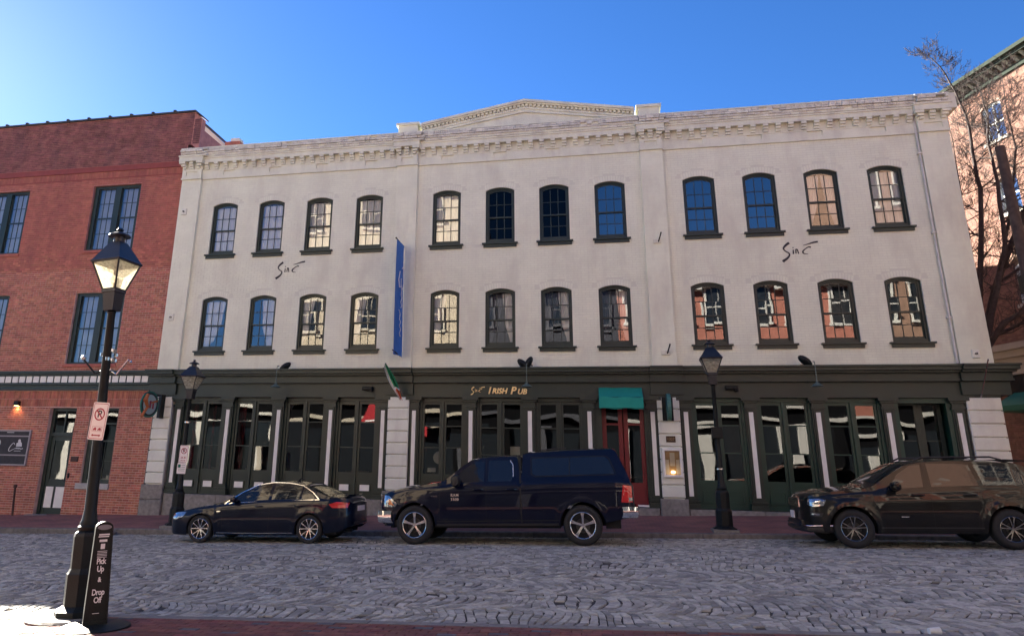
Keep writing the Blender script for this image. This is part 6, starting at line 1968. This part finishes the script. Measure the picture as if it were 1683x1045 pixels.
    def top_patch(s, x0, x1, f0, f1, off, parent, m, name, inset=0.05):
        """glass on the upper surface (windscreen, rear window)"""
        mb = MB()
        nx, ny = 14, 16
        vs = []
        for i in range(nx + 1):
            x = x0 + (x1 - x0) * i / nx
            ze, zt = s.ze(x), s.top(x)
            y0 = s.y(x, ze) - inset
            d = (s.top(x + 0.01) - s.top(x - 0.01)) / 0.02
            nl = math.hypot(1, d)
            for j in range(ny + 1):
                a = abs(1 - 2 * j / ny)
                yy = -y0 + 2 * y0 * j / ny
                aa = 1 - abs(yy) / (y0 + inset)
                z = ze + (zt - ze) * (1 - (1 - aa) ** 2.2)
                vs.append((x - d / nl * off, yy, z + off / nl))
        w = ny + 1
        mb.add(vs, [(i * w + j, (i + 1) * w + j, (i + 1) * w + j + 1, i * w + j + 1) for i in range(nx) for j in range(ny)])
        return build(name, mb, m, parent, smooth=True, angle=60)

def add_wheel(parent, x, y, z, R, width, rim_r, style, m_rim, side=-1, steer=0.0):
    """tyre with rounded shoulders, rim and spokes; side -1 faces the camera"""
    w = place("wheel", MB().lathe([(rim_r * 0.55, width * 0.1), (rim_r * 0.98, width * 0.12), (rim_r * 0.98, width * 0.9)], 24, (0, 0, 0), 'y').mesh("wheel", M['void']), parent, (x, y, z), (0, 0, steer + (0 if side < 0 else math.pi)))
    tp = [(rim_r * 0.96, width * 0.03), (rim_r + 0.012, 0.0), (rim_r + (R - rim_r) * 0.35, -0.012), (rim_r + (R - rim_r) * 0.75, -0.006), (R - 0.022, 0.008), (R - 0.006, 0.026), (R, 0.05), (R, width - 0.05), (R - 0.006, width - 0.026), (R - 0.03, width), (rim_r, width)]
    tb = MB().lathe(tp, 48, (0, 0, 0), 'y')
    ty = build("tyre", tb, M['tyre'], w, smooth=True, angle=50)
    rb = MB().lathe([(rim_r * 0.99, 0.004), (rim_r * 0.965, 0.0), (rim_r * 0.93, 0.006), (rim_r * 0.91, 0.03), (rim_r * 0.90, width * 0.6)], 40, (0, 0, 0), 'y')
    rb.lathe([(rim_r * 0.0, 0.035), (rim_r * 0.15, 0.035), (rim_r * 0.18, 0.05), (rim_r * 0.18, 0.12)], 20, (0, 0, 0), 'y')
    for k in range(5):
        a = 2 * math.pi * k / 5 + 0.3
        rb.lathe([(0.0, 0.030), (0.010, 0.032), (0.010, 0.05)], 6, (0.115 * rim_r / 0.24 * math.cos(a) * 0.55, 0, 0.115 * rim_r / 0.24 * math.sin(a) * 0.55), 'y')
    build("rim", rb, m_rim, w, smooth=True, angle=40)
    build("brake_disc", MB().lathe([(0.0, 0.10), (rim_r * 0.72, 0.10), (rim_r * 0.72, 0.12)], 24, (0, 0, 0), 'y'), flat("brake steel", (0.08, 0.08, 0.08), 0.4, 0.8, 0.0) if 'brake' not in M else M['brake'], w)
    n, w0, w1, twin = {'ten': (5, 0.034, 0.028, 0.30), 'five': (5, 0.055, 0.085, 0.0), 'fivetwin': (5, 0.034, 0.026, 0.20)}[style]
    for k in range(n):
        a0 = 2 * math.pi * k / n + math.pi / 2
        for dt in ((-twin, twin) if twin else (0,)):
            sb = MB()
            r0, r1 = rim_r * 0.13, rim_r * 0.955
            a1 = a0 + dt; as_ = a0 + dt * 0.35
            ca, sa = math.cos(a1), math.sin(a1)
            p0 = (r0 * math.cos(as_), r0 * math.sin(as_)); p1 = (r1 * ca, r1 * sa)
            dx, dz = p1[0] - p0[0], p1[1] - p0[1]; l = math.hypot(dx, dz); nx, nz = -dz / l, dx / l
            st = []
            for t, ww, yy in ((0, w0, 0.030), (0.5, (w0 + w1) / 2 * 0.85, 0.014), (0.85, w1, 0.008), (1.0, w1 * 1.25, 0.010)):
                c = (p0[0] + dx * t, p0[1] + dz * t)
                h = ww / 2
                st.append([(c[0] - nx * h, yy + 0.035, c[1] - nz * h), (c[0] - nx * h * 0.8, yy, c[1] - nz * h * 0.8), (c[0] + nx * h * 0.8, yy, c[1] + nz * h * 0.8), (c[0] + nx * h, yy + 0.035, c[1] + nz * h)])
            vs = [v for r in st for v in r]
            fs = []
            for i in range(3):
                for j in range(3): fs.append((i * 4 + j, i * 4 + j + 1, i * 4 + j + 5, i * 4 + j + 4))
            sb.add(vs, fs)
            build("spoke", sb, m_rim, w, smooth=True, angle=25)
    return w
M['brake'] = flat("brake steel", (0.08, 0.08, 0.08), 0.4, 0.8, 0.0)
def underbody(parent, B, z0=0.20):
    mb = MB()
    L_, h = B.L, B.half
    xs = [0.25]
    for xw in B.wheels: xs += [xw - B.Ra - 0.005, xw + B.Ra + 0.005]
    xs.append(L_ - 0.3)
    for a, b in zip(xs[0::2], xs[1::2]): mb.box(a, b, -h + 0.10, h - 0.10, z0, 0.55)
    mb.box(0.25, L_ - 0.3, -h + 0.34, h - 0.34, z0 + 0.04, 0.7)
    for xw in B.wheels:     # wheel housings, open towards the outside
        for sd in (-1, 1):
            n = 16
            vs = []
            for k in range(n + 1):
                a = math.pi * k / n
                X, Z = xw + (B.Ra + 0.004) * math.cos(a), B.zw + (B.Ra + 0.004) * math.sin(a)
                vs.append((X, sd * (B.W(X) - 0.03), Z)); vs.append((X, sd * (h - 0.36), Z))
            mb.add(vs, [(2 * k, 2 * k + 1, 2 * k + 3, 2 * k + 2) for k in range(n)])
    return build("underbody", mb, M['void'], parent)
def side_both(fn):
    for sd in (-1, 1): fn(sd)

SL = 0.0285      # the street's climb, followed by each parked car
def park(name, label, cat, x0, y_near, half, L):
    xm = x0
    z0 = z_road(x0 + L * 0.2, y_near + 0.1); z1 = z_road(x0 + L * 0.8, y_near + 0.1)
    sl = (z1 - z0) / (L * 0.6)
    t = thing(name, label, cat, (x0, y_near + half, z_road(x0 + L / 2, y_near + 0.1) - sl * L / 2 + 0.004), None, (0, -math.atan(sl), 0))
    return t

# ---- dark blue sedan
L = 4.66; H2 = 0.915
B = Body(L, H2,
    top=[(0, 0.60), (0.06, 0.67), (0.25, 0.745), (0.6, 0.82), (1.0, 0.885), (1.32, 0.935), (1.45, 0.985), (1.9, 1.20), (2.25, 1.345), (2.55, 1.40), (2.9, 1.412), (3.2, 1.39), (3.55, 1.31), (3.95, 1.155), (4.20, 1.075), (4.42, 1.06), (4.56, 1.045), (4.62, 1.0), (4.66, 0.90)],
    belt=[(0, 0.58), (0.1, 0.64), (0.5, 0.74), (1.0, 0.83), (1.5, 0.885), (2.5, 0.925), (3.6, 0.955), (4.2, 0.965), (4.55, 0.95), (4.66, 0.87)],
    zlow=[(0, 0.26), (0.15, 0.19), (0.6, 0.18), (1.4, 0.19), (3.3, 0.19), (4.0, 0.22), (4.45, 0.27), (4.66, 0.38)],
    plan=[(0, 0.70), (0.03, 0.78), (0.10, 0.86), (0.22, 0.93), (0.45, 0.975), (0.9, 1.0), (3.8, 1.0), (4.15, 0.975), (4.4, 0.92), (4.56, 0.83), (4.63, 0.75), (4.66, 0.66)],
    wheels=(0.90, 3.71), Ra=0.355, zw=0.325, zm=0.56, tum=0.42, crown=0.045, low_in=0.04, up_in=0.05, shelf=0.015, flare=0.012, crease=(lambda x: 0.80 + 0.035 * (x - 1.5), 0.010, 0.025))
sedan = park("sedan", "small dark blue four door sedan parked at the left with ten spoke silver wheels", "car", -10.57, -6.27, H2, L)
M['paint_sedan'] = car_paint("deep blue paint", (0.003, 0.006, 0.018), 0.4)
B.build(sedan, M['paint_sedan'])
underbody(sedan, B)
for sd in (-1, 1):
    B.patch([(1.62, 0.90), (2.62, 0.945), (2.66, 1.345), (2.32, 1.305), (2.0, 1.17)], 0.004, sedan, M['car_glass'], "front_window", sd, thick=False)
    B.patch([(2.70, 0.945), (3.42, 0.965), (3.46, 1.29), (3.1, 1.345), (2.74, 1.355)], 0.004, sedan, M['car_glass'], "rear_window", sd, thick=False)
    B.patch([(3.47, 0.968), (3.84, 0.985), (3.74, 1.10), (3.50, 1.265)], 0.004, sedan, M['car_glass'], "quarter_window", sd, thick=False)
    B.line([(1.50, 0.893), (2.2, 0.928), (3.0, 0.952), (3.93, 0.978), (3.74, 1.145), (3.47, 1.30), (3.1, 1.362), (2.7, 1.378), (2.30, 1.325), (1.9, 1.15), (1.52, 0.91)], 0.018, 0.010, sedan, M['chrome'], "chrome_trim", sd)
    B.line([(2.66, 0.93), (2.70, 0.7), (2.68, 0.28)], 0.006, 0.0025, sedan, M['seam'], "door_gap", sd)
    B.line([(1.52, 0.87), (1.45, 0.7), (1.50, 0.28), (3.20, 0.27), (3.38, 0.50), (3.62, 0.74), (3.80, 0.95)], 0.006, 0.0025, sedan, M['seam'], "door_gap", sd)
    for xh in (2.42, 3.42):
        mb = MB(); yy = B.y(xh, 0.83)
        mb.tube([(xh - 0.10, sd * (yy + 0.004), 0.83), (xh - 0.07, sd * (yy + 0.032), 0.832), (xh + 0.07, sd * (yy + 0.032), 0.836), (xh + 0.10, sd * (yy + 0.004), 0.836)], 0.012, 6)
        build("door_handle", mb, M['paint_sedan'], sedan, smooth=True)
    B.patch([(0.05, 0.60), (0.20, 0.52), (0.42, 0.60), (0.50, 0.705), (0.25, 0.70), (0.08, 0.655)], 0.006, sedan, M['lamp_clear'], "headlight", sd)
    B.patch([(4.27, 0.79), (4.60, 0.79), (4.63, 0.90), (4.36, 0.93), (4.18, 0.87)], 0.006, sedan, M['lamp_red'], "tail_light", sd)
    B.patch([(1.32, 0.70), (1.40, 0.70), (1.42, 0.73), (1.33, 0.73)], 0.004, sedan, M['chrome'], "side_marker", sd, nz=2)
    mb = MB(); ym = B.y(1.75, 0.93)
    mb.lathe([(0.0, -0.09), (0.06, -0.08), (0.085, 0.0), (0.075, 0.08), (0.0, 0.10)], 12, (1.78, sd * (ym + 0.13), 0.985), 'y')
    mb.v = [(v[0], v[1], 0.985 + (v[2] - 0.985) * 0.85) for v in mb.v]
    mb.tube([(1.74, sd * (ym - 0.01), 0.91), (1.77, sd * (ym + 0.08), 0.95)], 0.018, 6)
    build("wing_mirror", mb, M['paint_sedan'], sedan, smooth=True)
    B.line([(1.34, 0.235), (2.3, 0.225), (3.3, 0.235)], 0.02, 0.004, sedan, M['steel'], "sill_strip", sd)
B.top_patch(1.50, 2.26, 0, 0, 0.004, sedan, M['car_glass'], "windscreen")
B.top_patch(3.42, 4.14, 0, 0, 0.004, sedan, M['car_glass'], "back_window")
for xw in B.wheels:
    for sd in (-1, 1):
        add_wheel(sedan, xw, sd * (H2 - 0.015), 0.325, 0.325, 0.22, 0.235, 'ten', M['alloy'], sd)
mb = MB(); mb.box(4.695, 4.715, -0.26, 0.26, 0.70, 0.82); build("licence_plate", mb, M['sign_white'], sedan)
mb = MB(); mb.box(4.60, 4.70, -0.5, 0.5, 0.42, 0.47); mb.tube([(4.45, -0.50, 0.28), (4.66, -0.50, 0.28)], 0.035, 8); build("bumper_insert", mb, M['plastic'], sedan)
mb = MB(); mb.box(-0.045, 0.0, -0.36, 0.36, 0.36, 0.60); build("grille", mb, M['plastic'], sedan)
mb = MB(); mb.box(4.48, 4.57, -0.56, 0.56, 1.055, 1.07); build("boot_lip", mb, M['paint_sedan'], sedan)
mb = MB(); mb.tube([(3.05, 0, 1.41), (3.10, 0, 1.46), (3.20, 0, 1.44)], [0.025, 0.012, 0.01], 6); build("roof_aerial", mb, M['paint_sedan'], sedan)

# ---- dark blue pickup with a canopy on the bed
L = 5.76; H2 = 1.0
B = Body(L, H2,
    top=[(0, 1.02), (0.05, 1.12), (0.2, 1.20), (0.6, 1.28), (1.1, 1.35), (1.40, 1.39), (1.52, 1.43), (1.85, 1.68), (2.12, 1.865), (2.35, 1.925), (2.9, 1.955), (3.20, 1.945), (3.245, 1.93), (3.26, 1.50), (3.325, 1.50), (3.34, 1.99), (3.5, 2.025), (4.5, 2.07), (5.38, 2.085), (5.45, 2.05), (5.68, 1.52), (5.72, 1.40), (5.74, 1.36), (5.76, 1.28)],
    belt=[(0, 0.98), (0.1, 1.06), (0.6, 1.17), (1.3, 1.235), (1.7, 1.26), (3.4, 1.29), (4.0, 1.31), (5.66, 1.325), (5.76, 1.25)],
    zlow=[(0, 0.46), (0.2, 0.40), (0.5, 0.42), (1.5, 0.42), (5.0, 0.44), (5.2, 0.50), (5.76, 0.60)],
    plan=[(0, 0.80), (0.04, 0.86), (0.12, 0.92), (0.3, 0.97), (0.6, 1.0), (5.4, 1.0), (5.68, 0.985), (5.76, 0.96)],
    wheels=(0.83, 4.64), Ra=0.490, zw=0.425, zm=0.80, tum=0.34, crown=0.05, low_in=0.05, up_in=0.04, shelf=0.02, flare=0.010)
truck = park("pickup_truck", "large dark blue pickup with a matching canopy over the bed, parked at the middle", "pickup truck", -5.12, -6.27, H2, L)
M['paint_truck'] = car_paint("midnight blue paint", (0.002, 0.0035, 0.016), 0.3)
B.build(truck, M['paint_truck'], nose=0.03)
underbody(truck, B, 0.36)
for sd in (-1, 1):
    B.patch([(1.72, 1.33), (2.45, 1.345), (2.47, 1.81), (2.26, 1.80), (1.93, 1.60)], 0.004, truck, M['car_glass'], "front_window", sd, thick=False)
    B.patch([(2.55, 1.345), (3.08, 1.36), (3.12, 1.45), (3.10, 1.70), (3.02, 1.82), (2.57, 1.82)], 0.004, truck, M['car_glass'], "rear_window", sd, thick=False)
    B.patch([(3.56, 1.52), (3.66, 1.47), (5.40, 1.50), (5.30, 1.78), (5.20, 1.88), (3.56, 1.86)], 0.005, truck, M['car_glass'], "canopy_window", sd, thick=False)
    B.line([(3.54, 1.86), (3.54, 1.51), (3.64, 1.455), (5.43, 1.485), (5.30, 1.84), (5.22, 1.89), (3.54, 1.875)], 0.016, 0.006, truck, M['seam'], "window_gasket", sd)
    B.line([(4.40, 1.49), (4.42, 1.87)], 0.014, 0.007, truck, M['seam'], "window_gasket", sd)
    B.line([(3.29, 1.92), (3.29, 1.3), (3.30, 0.48)], 0.035, 0.003, truck, M['seam'], "cab_gap", sd)
    B.line([(3.32, 1.355), (5.62, 1.372)], 0.016, 0.004, truck, M['seam'], "canopy_gap", sd)
    B.line([(3.13, 1.46), (3.125, 1.72), (3.06, 1.82)], 0.02, 0.006, truck, M['steel'], "window_trim", sd)
    B.line([(1.58, 1.28), (1.42, 1.1), (1.42, 0.55), (2.50, 0.54)], 0.007, 0.003, truck, M['seam'], "door_gap", sd)
    B.line([(2.51, 1.88), (2.51, 1.3), (2.50, 0.54), (3.26, 0.54)], 0.007, 0.003, truck, M['seam'], "door_gap", sd)
    for xh in (2.32, 3.08):
        yy = B.y(xh, 1.18)
        build("door_handle", MB().tube([(xh - 0.12, sd * (yy + 0.004), 1.18), (xh - 0.08, sd * (yy + 0.035), 1.183), (xh + 0.08, sd * (yy + 0.035), 1.186), (xh + 0.12, sd * (yy + 0.004), 1.186)], 0.014, 6), M['paint_truck'], truck, smooth=True)
    B.patch([(0.03, 0.82), (0.36, 0.81), (0.42, 0.88), (0.20, 1.06), (0.05, 1.07)], 0.008, truck, M['lamp_clear'], "headlight", sd)
    B.patch([(0.20, 0.86), (0.33, 0.85), (0.24, 0.98), (0.20, 1.0)], 0.012, truck, M['lamp_amber'], "indicator", sd, nz=3)
    B.patch([(5.50, 0.90), (5.74, 0.90), (5.74, 1.24), (5.56, 1.26)], 0.010, truck, M['lamp_red'], "tail_light", sd)
    B.patch([(5.66, 0.93), (5.74, 0.93), (5.74, 1.0), (5.66, 1.0)], 0.014, truck, M['lamp_clear'], "reverse_light", sd, nz=3)
    # lettering and badge on the front door
    if sd < 0:
        ms = text_mesh("5.7 LITER", 0.035); ms.materials.append(M['steel'])
        place("badge", ms, truck, (1.30, -(B.y(1.30, 1.04) + 0.004), 1.04), (math.pi / 2, 0, 0))
        ms = text_mesh("RAM", 0.085, bold=0.004, space=1.15); ms.materials.append(M['steel'])
        place("badge", ms, truck, (1.78, -(B.y(1.7, 1.06) + 0.006), 1.065), (math.pi / 2, 0, 0))
        ms = text_mesh("1500", 0.085, bold=0.004, space=1.15); ms.materials.append(M['steel'])
        place("badge", ms, truck, (1.78, -(B.y(1.7, 0.97) + 0.006), 0.975), (math.pi / 2, 0, 0))
    ym = B.y(1.80, 1.30)
    mb = MB(); xm_, zm_ = 1.84, 1.38
    mb.lathe([(0.0, -0.14), (0.10, -0.13), (0.135, -0.05), (0.135, 0.08), (0.11, 0.13), (0.0, 0.14)], 14, (xm_, sd * (ym + 0.22), zm_), 'y')
    mb.v = [(xm_ + (v[0] - xm_) * 0.8, v[1], zm_ + (v[2] - zm_) * 1.0) for v in mb.v]
    mb.tube([(xm_ - 0.02, sd * (ym - 0.02), 1.28), (xm_, sd * (ym + 0.12), 1.33)], 0.035, 8)
    wmr = build("wing_mirror", mb, M['plastic'], truck, smooth=True)
    B.line([(1.36, 0.50), (4.12, 0.53)], 0.02, 0.003, truck, M['seam'], "sill_line", sd)
    B.patch([(1.36, 0.40), (4.12, 0.42), (4.12, 0.47), (1.36, 0.45)], 0.01, truck, M['plastic'], "running_board", sd, nz=2)
B.top_patch(1.58, 2.18, 0, 0, 0.004, truck, M['car_glass'], "windscreen")
B.top_patch(5.46, 5.68, 0, 0, 0.004, truck, M['car_glass'], "canopy_rear_window", 0.12)
for xw in B.wheels:
    for sd in (-1, 1):
        add_wheel(truck, xw, sd * (H2 - 0.005), 0.425, 0.425, 0.27, 0.285, 'five', M['alloy'], sd)
# chrome bumpers
def bumper(x, z0, z1, half, dirn, wrap, parent, m, name, bulge=0.08, deep=0.16):
    mb = MB()
    n = 28
    vs = []
    prof = [(0.0, z0), (0.6, z0 + 0.02), (1.0, z0 + (z1 - z0) * 0.35), (1.0, z0 + (z1 - z0) * 0.8), (0.7, z1), (0.0, z1)]
    path = []
    for i in range(n + 1):
        u = -1 + 2 * i / n
        yy = half * math.copysign(min(1, abs(u) * 1.18) ** 0.9, u) if False else half * max(-1, min(1, u * 1.25))
        back = wrap * max(0, abs(u) - 0.8) / 0.2
        xx = x + dirn * (bulge * (1 - (yy / half) ** 2)) - dirn * back
        path.append((xx, yy))
    for (xx, yy) in path:
        for o, z in prof: vs.append((xx + dirn * o * 0.05, yy * (1 + 0.012 * o), z))
    k = len(prof)
    fs = [(i * k + j, (i + 1) * k + j, (i + 1) * k + j + 1, i * k + j + 1) for i in range(n) for j in range(k - 1)]
    mb.add(vs, fs if dirn < 0 else [f[::-1] for f in fs])
    return build(name, mb, m, parent, smooth=True, angle=50)
bumper(0.0, 0.47, 0.73, 0.975, -1, 0.32, truck, M['chrome'], "front_bumper")
bumper(5.80, 0.58, 0.81, 0.985, 1, 0.33, truck, M['chrome'], "rear_bumper", bulge=0.05)
mb = MB(); mb.box(-0.07, -0.035, -0.52, 0.52, 0.80, 1.04); gg = build("grille", mb, M['plastic'], truck)
mb = MB(); mb.box(-0.10, -0.071, -0.56, 0.56, 1.04, 1.10); mb.box(-0.10, -0.071, -0.04, 0.04, 0.80, 1.04); mb.box(-0.10, -0.071, -0.56, 0.56, 0.90, 0.94); build("grille_bar", mb, M['chrome'], gg)
mb = MB(); mb.box(0.10, 0.4, -0.9, 0.9, 0.40, 0.52); build("air_dam", mb, M['plastic'], truck)
mb = MB(); mb.tube([(3.75, -0.70, 2.04), (4.35, -0.72, 2.075)], 0.014, 6); build("roof_rail", mb, M['plastic'], truck)

# ---- dark grey-brown off-road wagon
L = 4.62; H2 = 0.97
B = Body(L, H2,
    top=[(0, 0.96), (0.03, 1.04), (0.12, 1.09), (0.4, 1.14), (0.9, 1.19), (1.20, 1.22), (1.32, 1.27), (1.7, 1.50), (2.0, 1.655), (2.3, 1.72), (2.8, 1.745), (3.6, 1.725), (4.1, 1.67), (4.22, 1.63), (4.45, 1.30), (4.54, 1.12), (4.62, 1.02)],
    belt=[(0, 0.90), (0.08, 0.96), (0.4, 1.02), (1.1, 1.075), (1.6, 1.10), (3.0, 1.13), (4.1, 1.16), (4.45, 1.12), (4.62, 0.98)],
    zlow=[(0, 0.42), (0.2, 0.32), (0.5, 0.30), (1.4, 0.29), (3.4, 0.29), (4.2, 0.34), (4.62, 0.45)],
    plan=[(0, 0.66), (0.03, 0.74), (0.10, 0.83), (0.25, 0.92), (0.5, 0.98), (0.7, 1.0), (4.0, 1.0), (4.35, 0.96), (4.62, 0.86)],
    wheels=(0.80, 3.70), Ra=0.445, zw=0.380, zm=0.72, tum=0.30, crown=0.055, low_in=0.05, up_in=0.05, shelf=0.015, flare=0.035, crease=(lambda x: 0.93 + 0.02 * (x - 1.5), 0.010, 0.03))
suv = park("off_road_wagon", "grey brown off road wagon with slotted grille parked at the right", "car", 4.18, -6.27, H2, L)
M['paint_suv'] = car_paint("granite metallic paint", (0.010, 0.010, 0.0095), 0.6)
B.build(suv, M['paint_suv'], nose=0.07)
underbody(suv, B, 0.28)
for sd in (-1, 1):
    B.patch([(1.58, 1.135), (2.25, 1.15), (2.30, 1.62), (2.10, 1.60), (1.82, 1.43)], 0.004, suv, M['car_glass'], "front_window", sd, thick=False)
    B.patch([(2.40, 1.155), (3.28, 1.175), (3.20, 1.61), (2.9, 1.635), (2.42, 1.64)], 0.004, suv, M['car_glass'], "rear_window", sd, thick=False)
    B.patch([(3.36, 1.18), (4.20, 1.205), (4.10, 1.42), (3.92, 1.56), (3.28, 1.61)], 0.004, suv, M['car_glass'], "quarter_window", sd, thick=False)
    B.line([(1.50, 1.118), (4.24, 1.185)], 0.014, 0.008, suv, M['plastic'], "belt_trim", sd)
    B.line([(2.34, 1.64), (2.34, 1.1), (2.32, 0.36)], 0.006, 0.003, suv, M['seam'], "door_gap", sd)
    B.line([(1.42, 1.09), (1.32, 0.9), (1.35, 0.36), (3.14, 0.36), (3.22, 0.75), (3.32, 1.16)], 0.006, 0.003, suv, M['seam'], "door_gap", sd)
    for xh in (2.10, 3.06):
        yy = B.y(xh, 1.02)
        build("door_handle", MB().tube([(xh - 0.12, sd * (yy + 0.004), 1.02), (xh - 0.08, sd * (yy + 0.038), 1.023), (xh + 0.08, sd * (yy + 0.038), 1.026), (xh + 0.12, sd * (yy + 0.004), 1.026)], 0.015, 6), M['paint_suv'], suv, smooth=True)
    B.patch([(0.03, 0.84), (0.12, 0.80), (0.30, 0.82), (0.36, 0.93), (0.24, 0.965), (0.06, 0.95)], 0.008, suv, M['lamp_clear'], "headlight", sd)
    B.patch([(0.05, 0.62), (0.24, 0.60), (0.28, 0.68), (0.06, 0.70)], 0.006, suv, M['plastic'], "fog_recess", sd)
    B.patch([(0.07, 0.64), (0.20, 0.63), (0.21, 0.665), (0.08, 0.67)], 0.012, suv, M['lamp_clear'], "fog_light", sd, nz=3)
    B.patch([(4.25, 0.95), (4.54, 0.95), (4.50, 1.10), (4.28, 1.14)], 0.006, suv, M['lamp_red'], "tail_light", sd)
    # body-colour wheel arch lips and lower cladding
    for xw in B.wheels:
        pts = [(xw + (B.Ra + 0.035) * math.cos(math.pi * k / 16), B.zw + (B.Ra + 0.035) * math.sin(math.pi * k / 16)) for k in range(17)]
        B.line(pts, 0.07, 0.010, suv, M['plastic'] if False else M['paint_suv'], "arch_lip", sd)
    B.line([(1.32, 0.40), (3.20, 0.40)], 0.03, 0.006, suv, M['plastic'], "sill_cladding", sd)
    ym = B.y(1.60, 1.12)
    mb = MB(); xm_, zm_ = 1.68, 1.20
    mb.lathe([(0.0, -0.12), (0.08, -0.11), (0.11, -0.03), (0.10, 0.08), (0.0, 0.13)], 14, (xm_, sd * (ym + 0.17), zm_), 'y')
    mb.v = [(xm_ + (v[0] - xm_) * 0.9, v[1], zm_ + (v[2] - zm_) * 0.9) for v in mb.v]
    mb.tube([(xm_ - 0.03, sd * (ym - 0.02), 1.11), (xm_, sd * (ym + 0.09), 1.15)], 0.025, 8)
    build("wing_mirror", mb, M['paint_suv'], suv, smooth=True)
    build("roof_rail", MB().tube([(2.25, sd * 0.60, 1.70), (2.4, sd * 0.60, 1.765), (3.7, sd * 0.60, 1.76), (3.9, sd * 0.60, 1.70)], 0.018, 8), M['plastic'], suv, smooth=True)
B.patch([(1.72, 0.60), (1.86, 0.60), (1.86, 0.62), (1.72, 0.62)], 0.006, suv, M['steel'], "door_badge", -1, nz=2)
B.top_patch(1.36, 2.04, 0, 0, 0.004, suv, M['car_glass'], "windscreen")
B.top_patch(4.20, 4.48, 0, 0, 0.004, suv, M['car_glass'], "back_window")
for xw in B.wheels:
    for sd in (-1, 1):
        add_wheel(suv, xw, sd * (H2 + 0.005), 0.380, 0.380, 0.26, 0.245, 'fivetwin', M['alloy_dark'], sd, steer=R_(-9) if xw < 2 else 0)
g = build("grille", MB().box(-0.055, 0.0, -0.52, 0.52, 0.78, 0.95), M['plastic'], suv)
for k in range(7):
    yk = -0.42 + 0.14 * k
    s_ = MB(); r_o = [( -0.045, 0.79), (0.045, 0.79), (0.045, 0.94), (-0.045, 0.94)]
    s_.box(-0.085, -0.056, yk - 0.05, yk - 0.036, 0.79, 0.94); s_.box(-0.085, -0.056, yk + 0.036, yk + 0.05, 0.79, 0.94); s_.box(-0.085, -0.056, yk - 0.036, yk + 0.036, 0.925, 0.94); s_.box(-0.085, -0.056, yk - 0.036, yk + 0.036, 0.79, 0.805)
    build("grille_slot", s_, M['chrome'], g)
mb = MB(); mb.box(-0.10, -0.03, -0.58, 0.58, 0.34, 0.52); build("lower_grille", mb, M['plastic'], suv)
bumper(-0.02, 0.30, 0.40, 0.86, -1, 0.55, suv, M['plastic'], "front_skirt", bulge=0.08)
bumper(-0.02, 0.415, 0.44, 0.86, -1, 0.5, suv, M['chrome'], "chrome_lip", bulge=0.085)
lp = build("licence_plate", MB().box(-0.135, -0.12, -0.16, 0.16, 0.55, 0.70), M['sign_white'], suv, rot=(0, 0, 0))
build("roof_spoiler", MB().prism([(4.0, 1.655), (4.35, 1.66), (4.36, 1.685), (4.0, 1.71)], -0.55, 0.55), M['paint_suv'], suv)
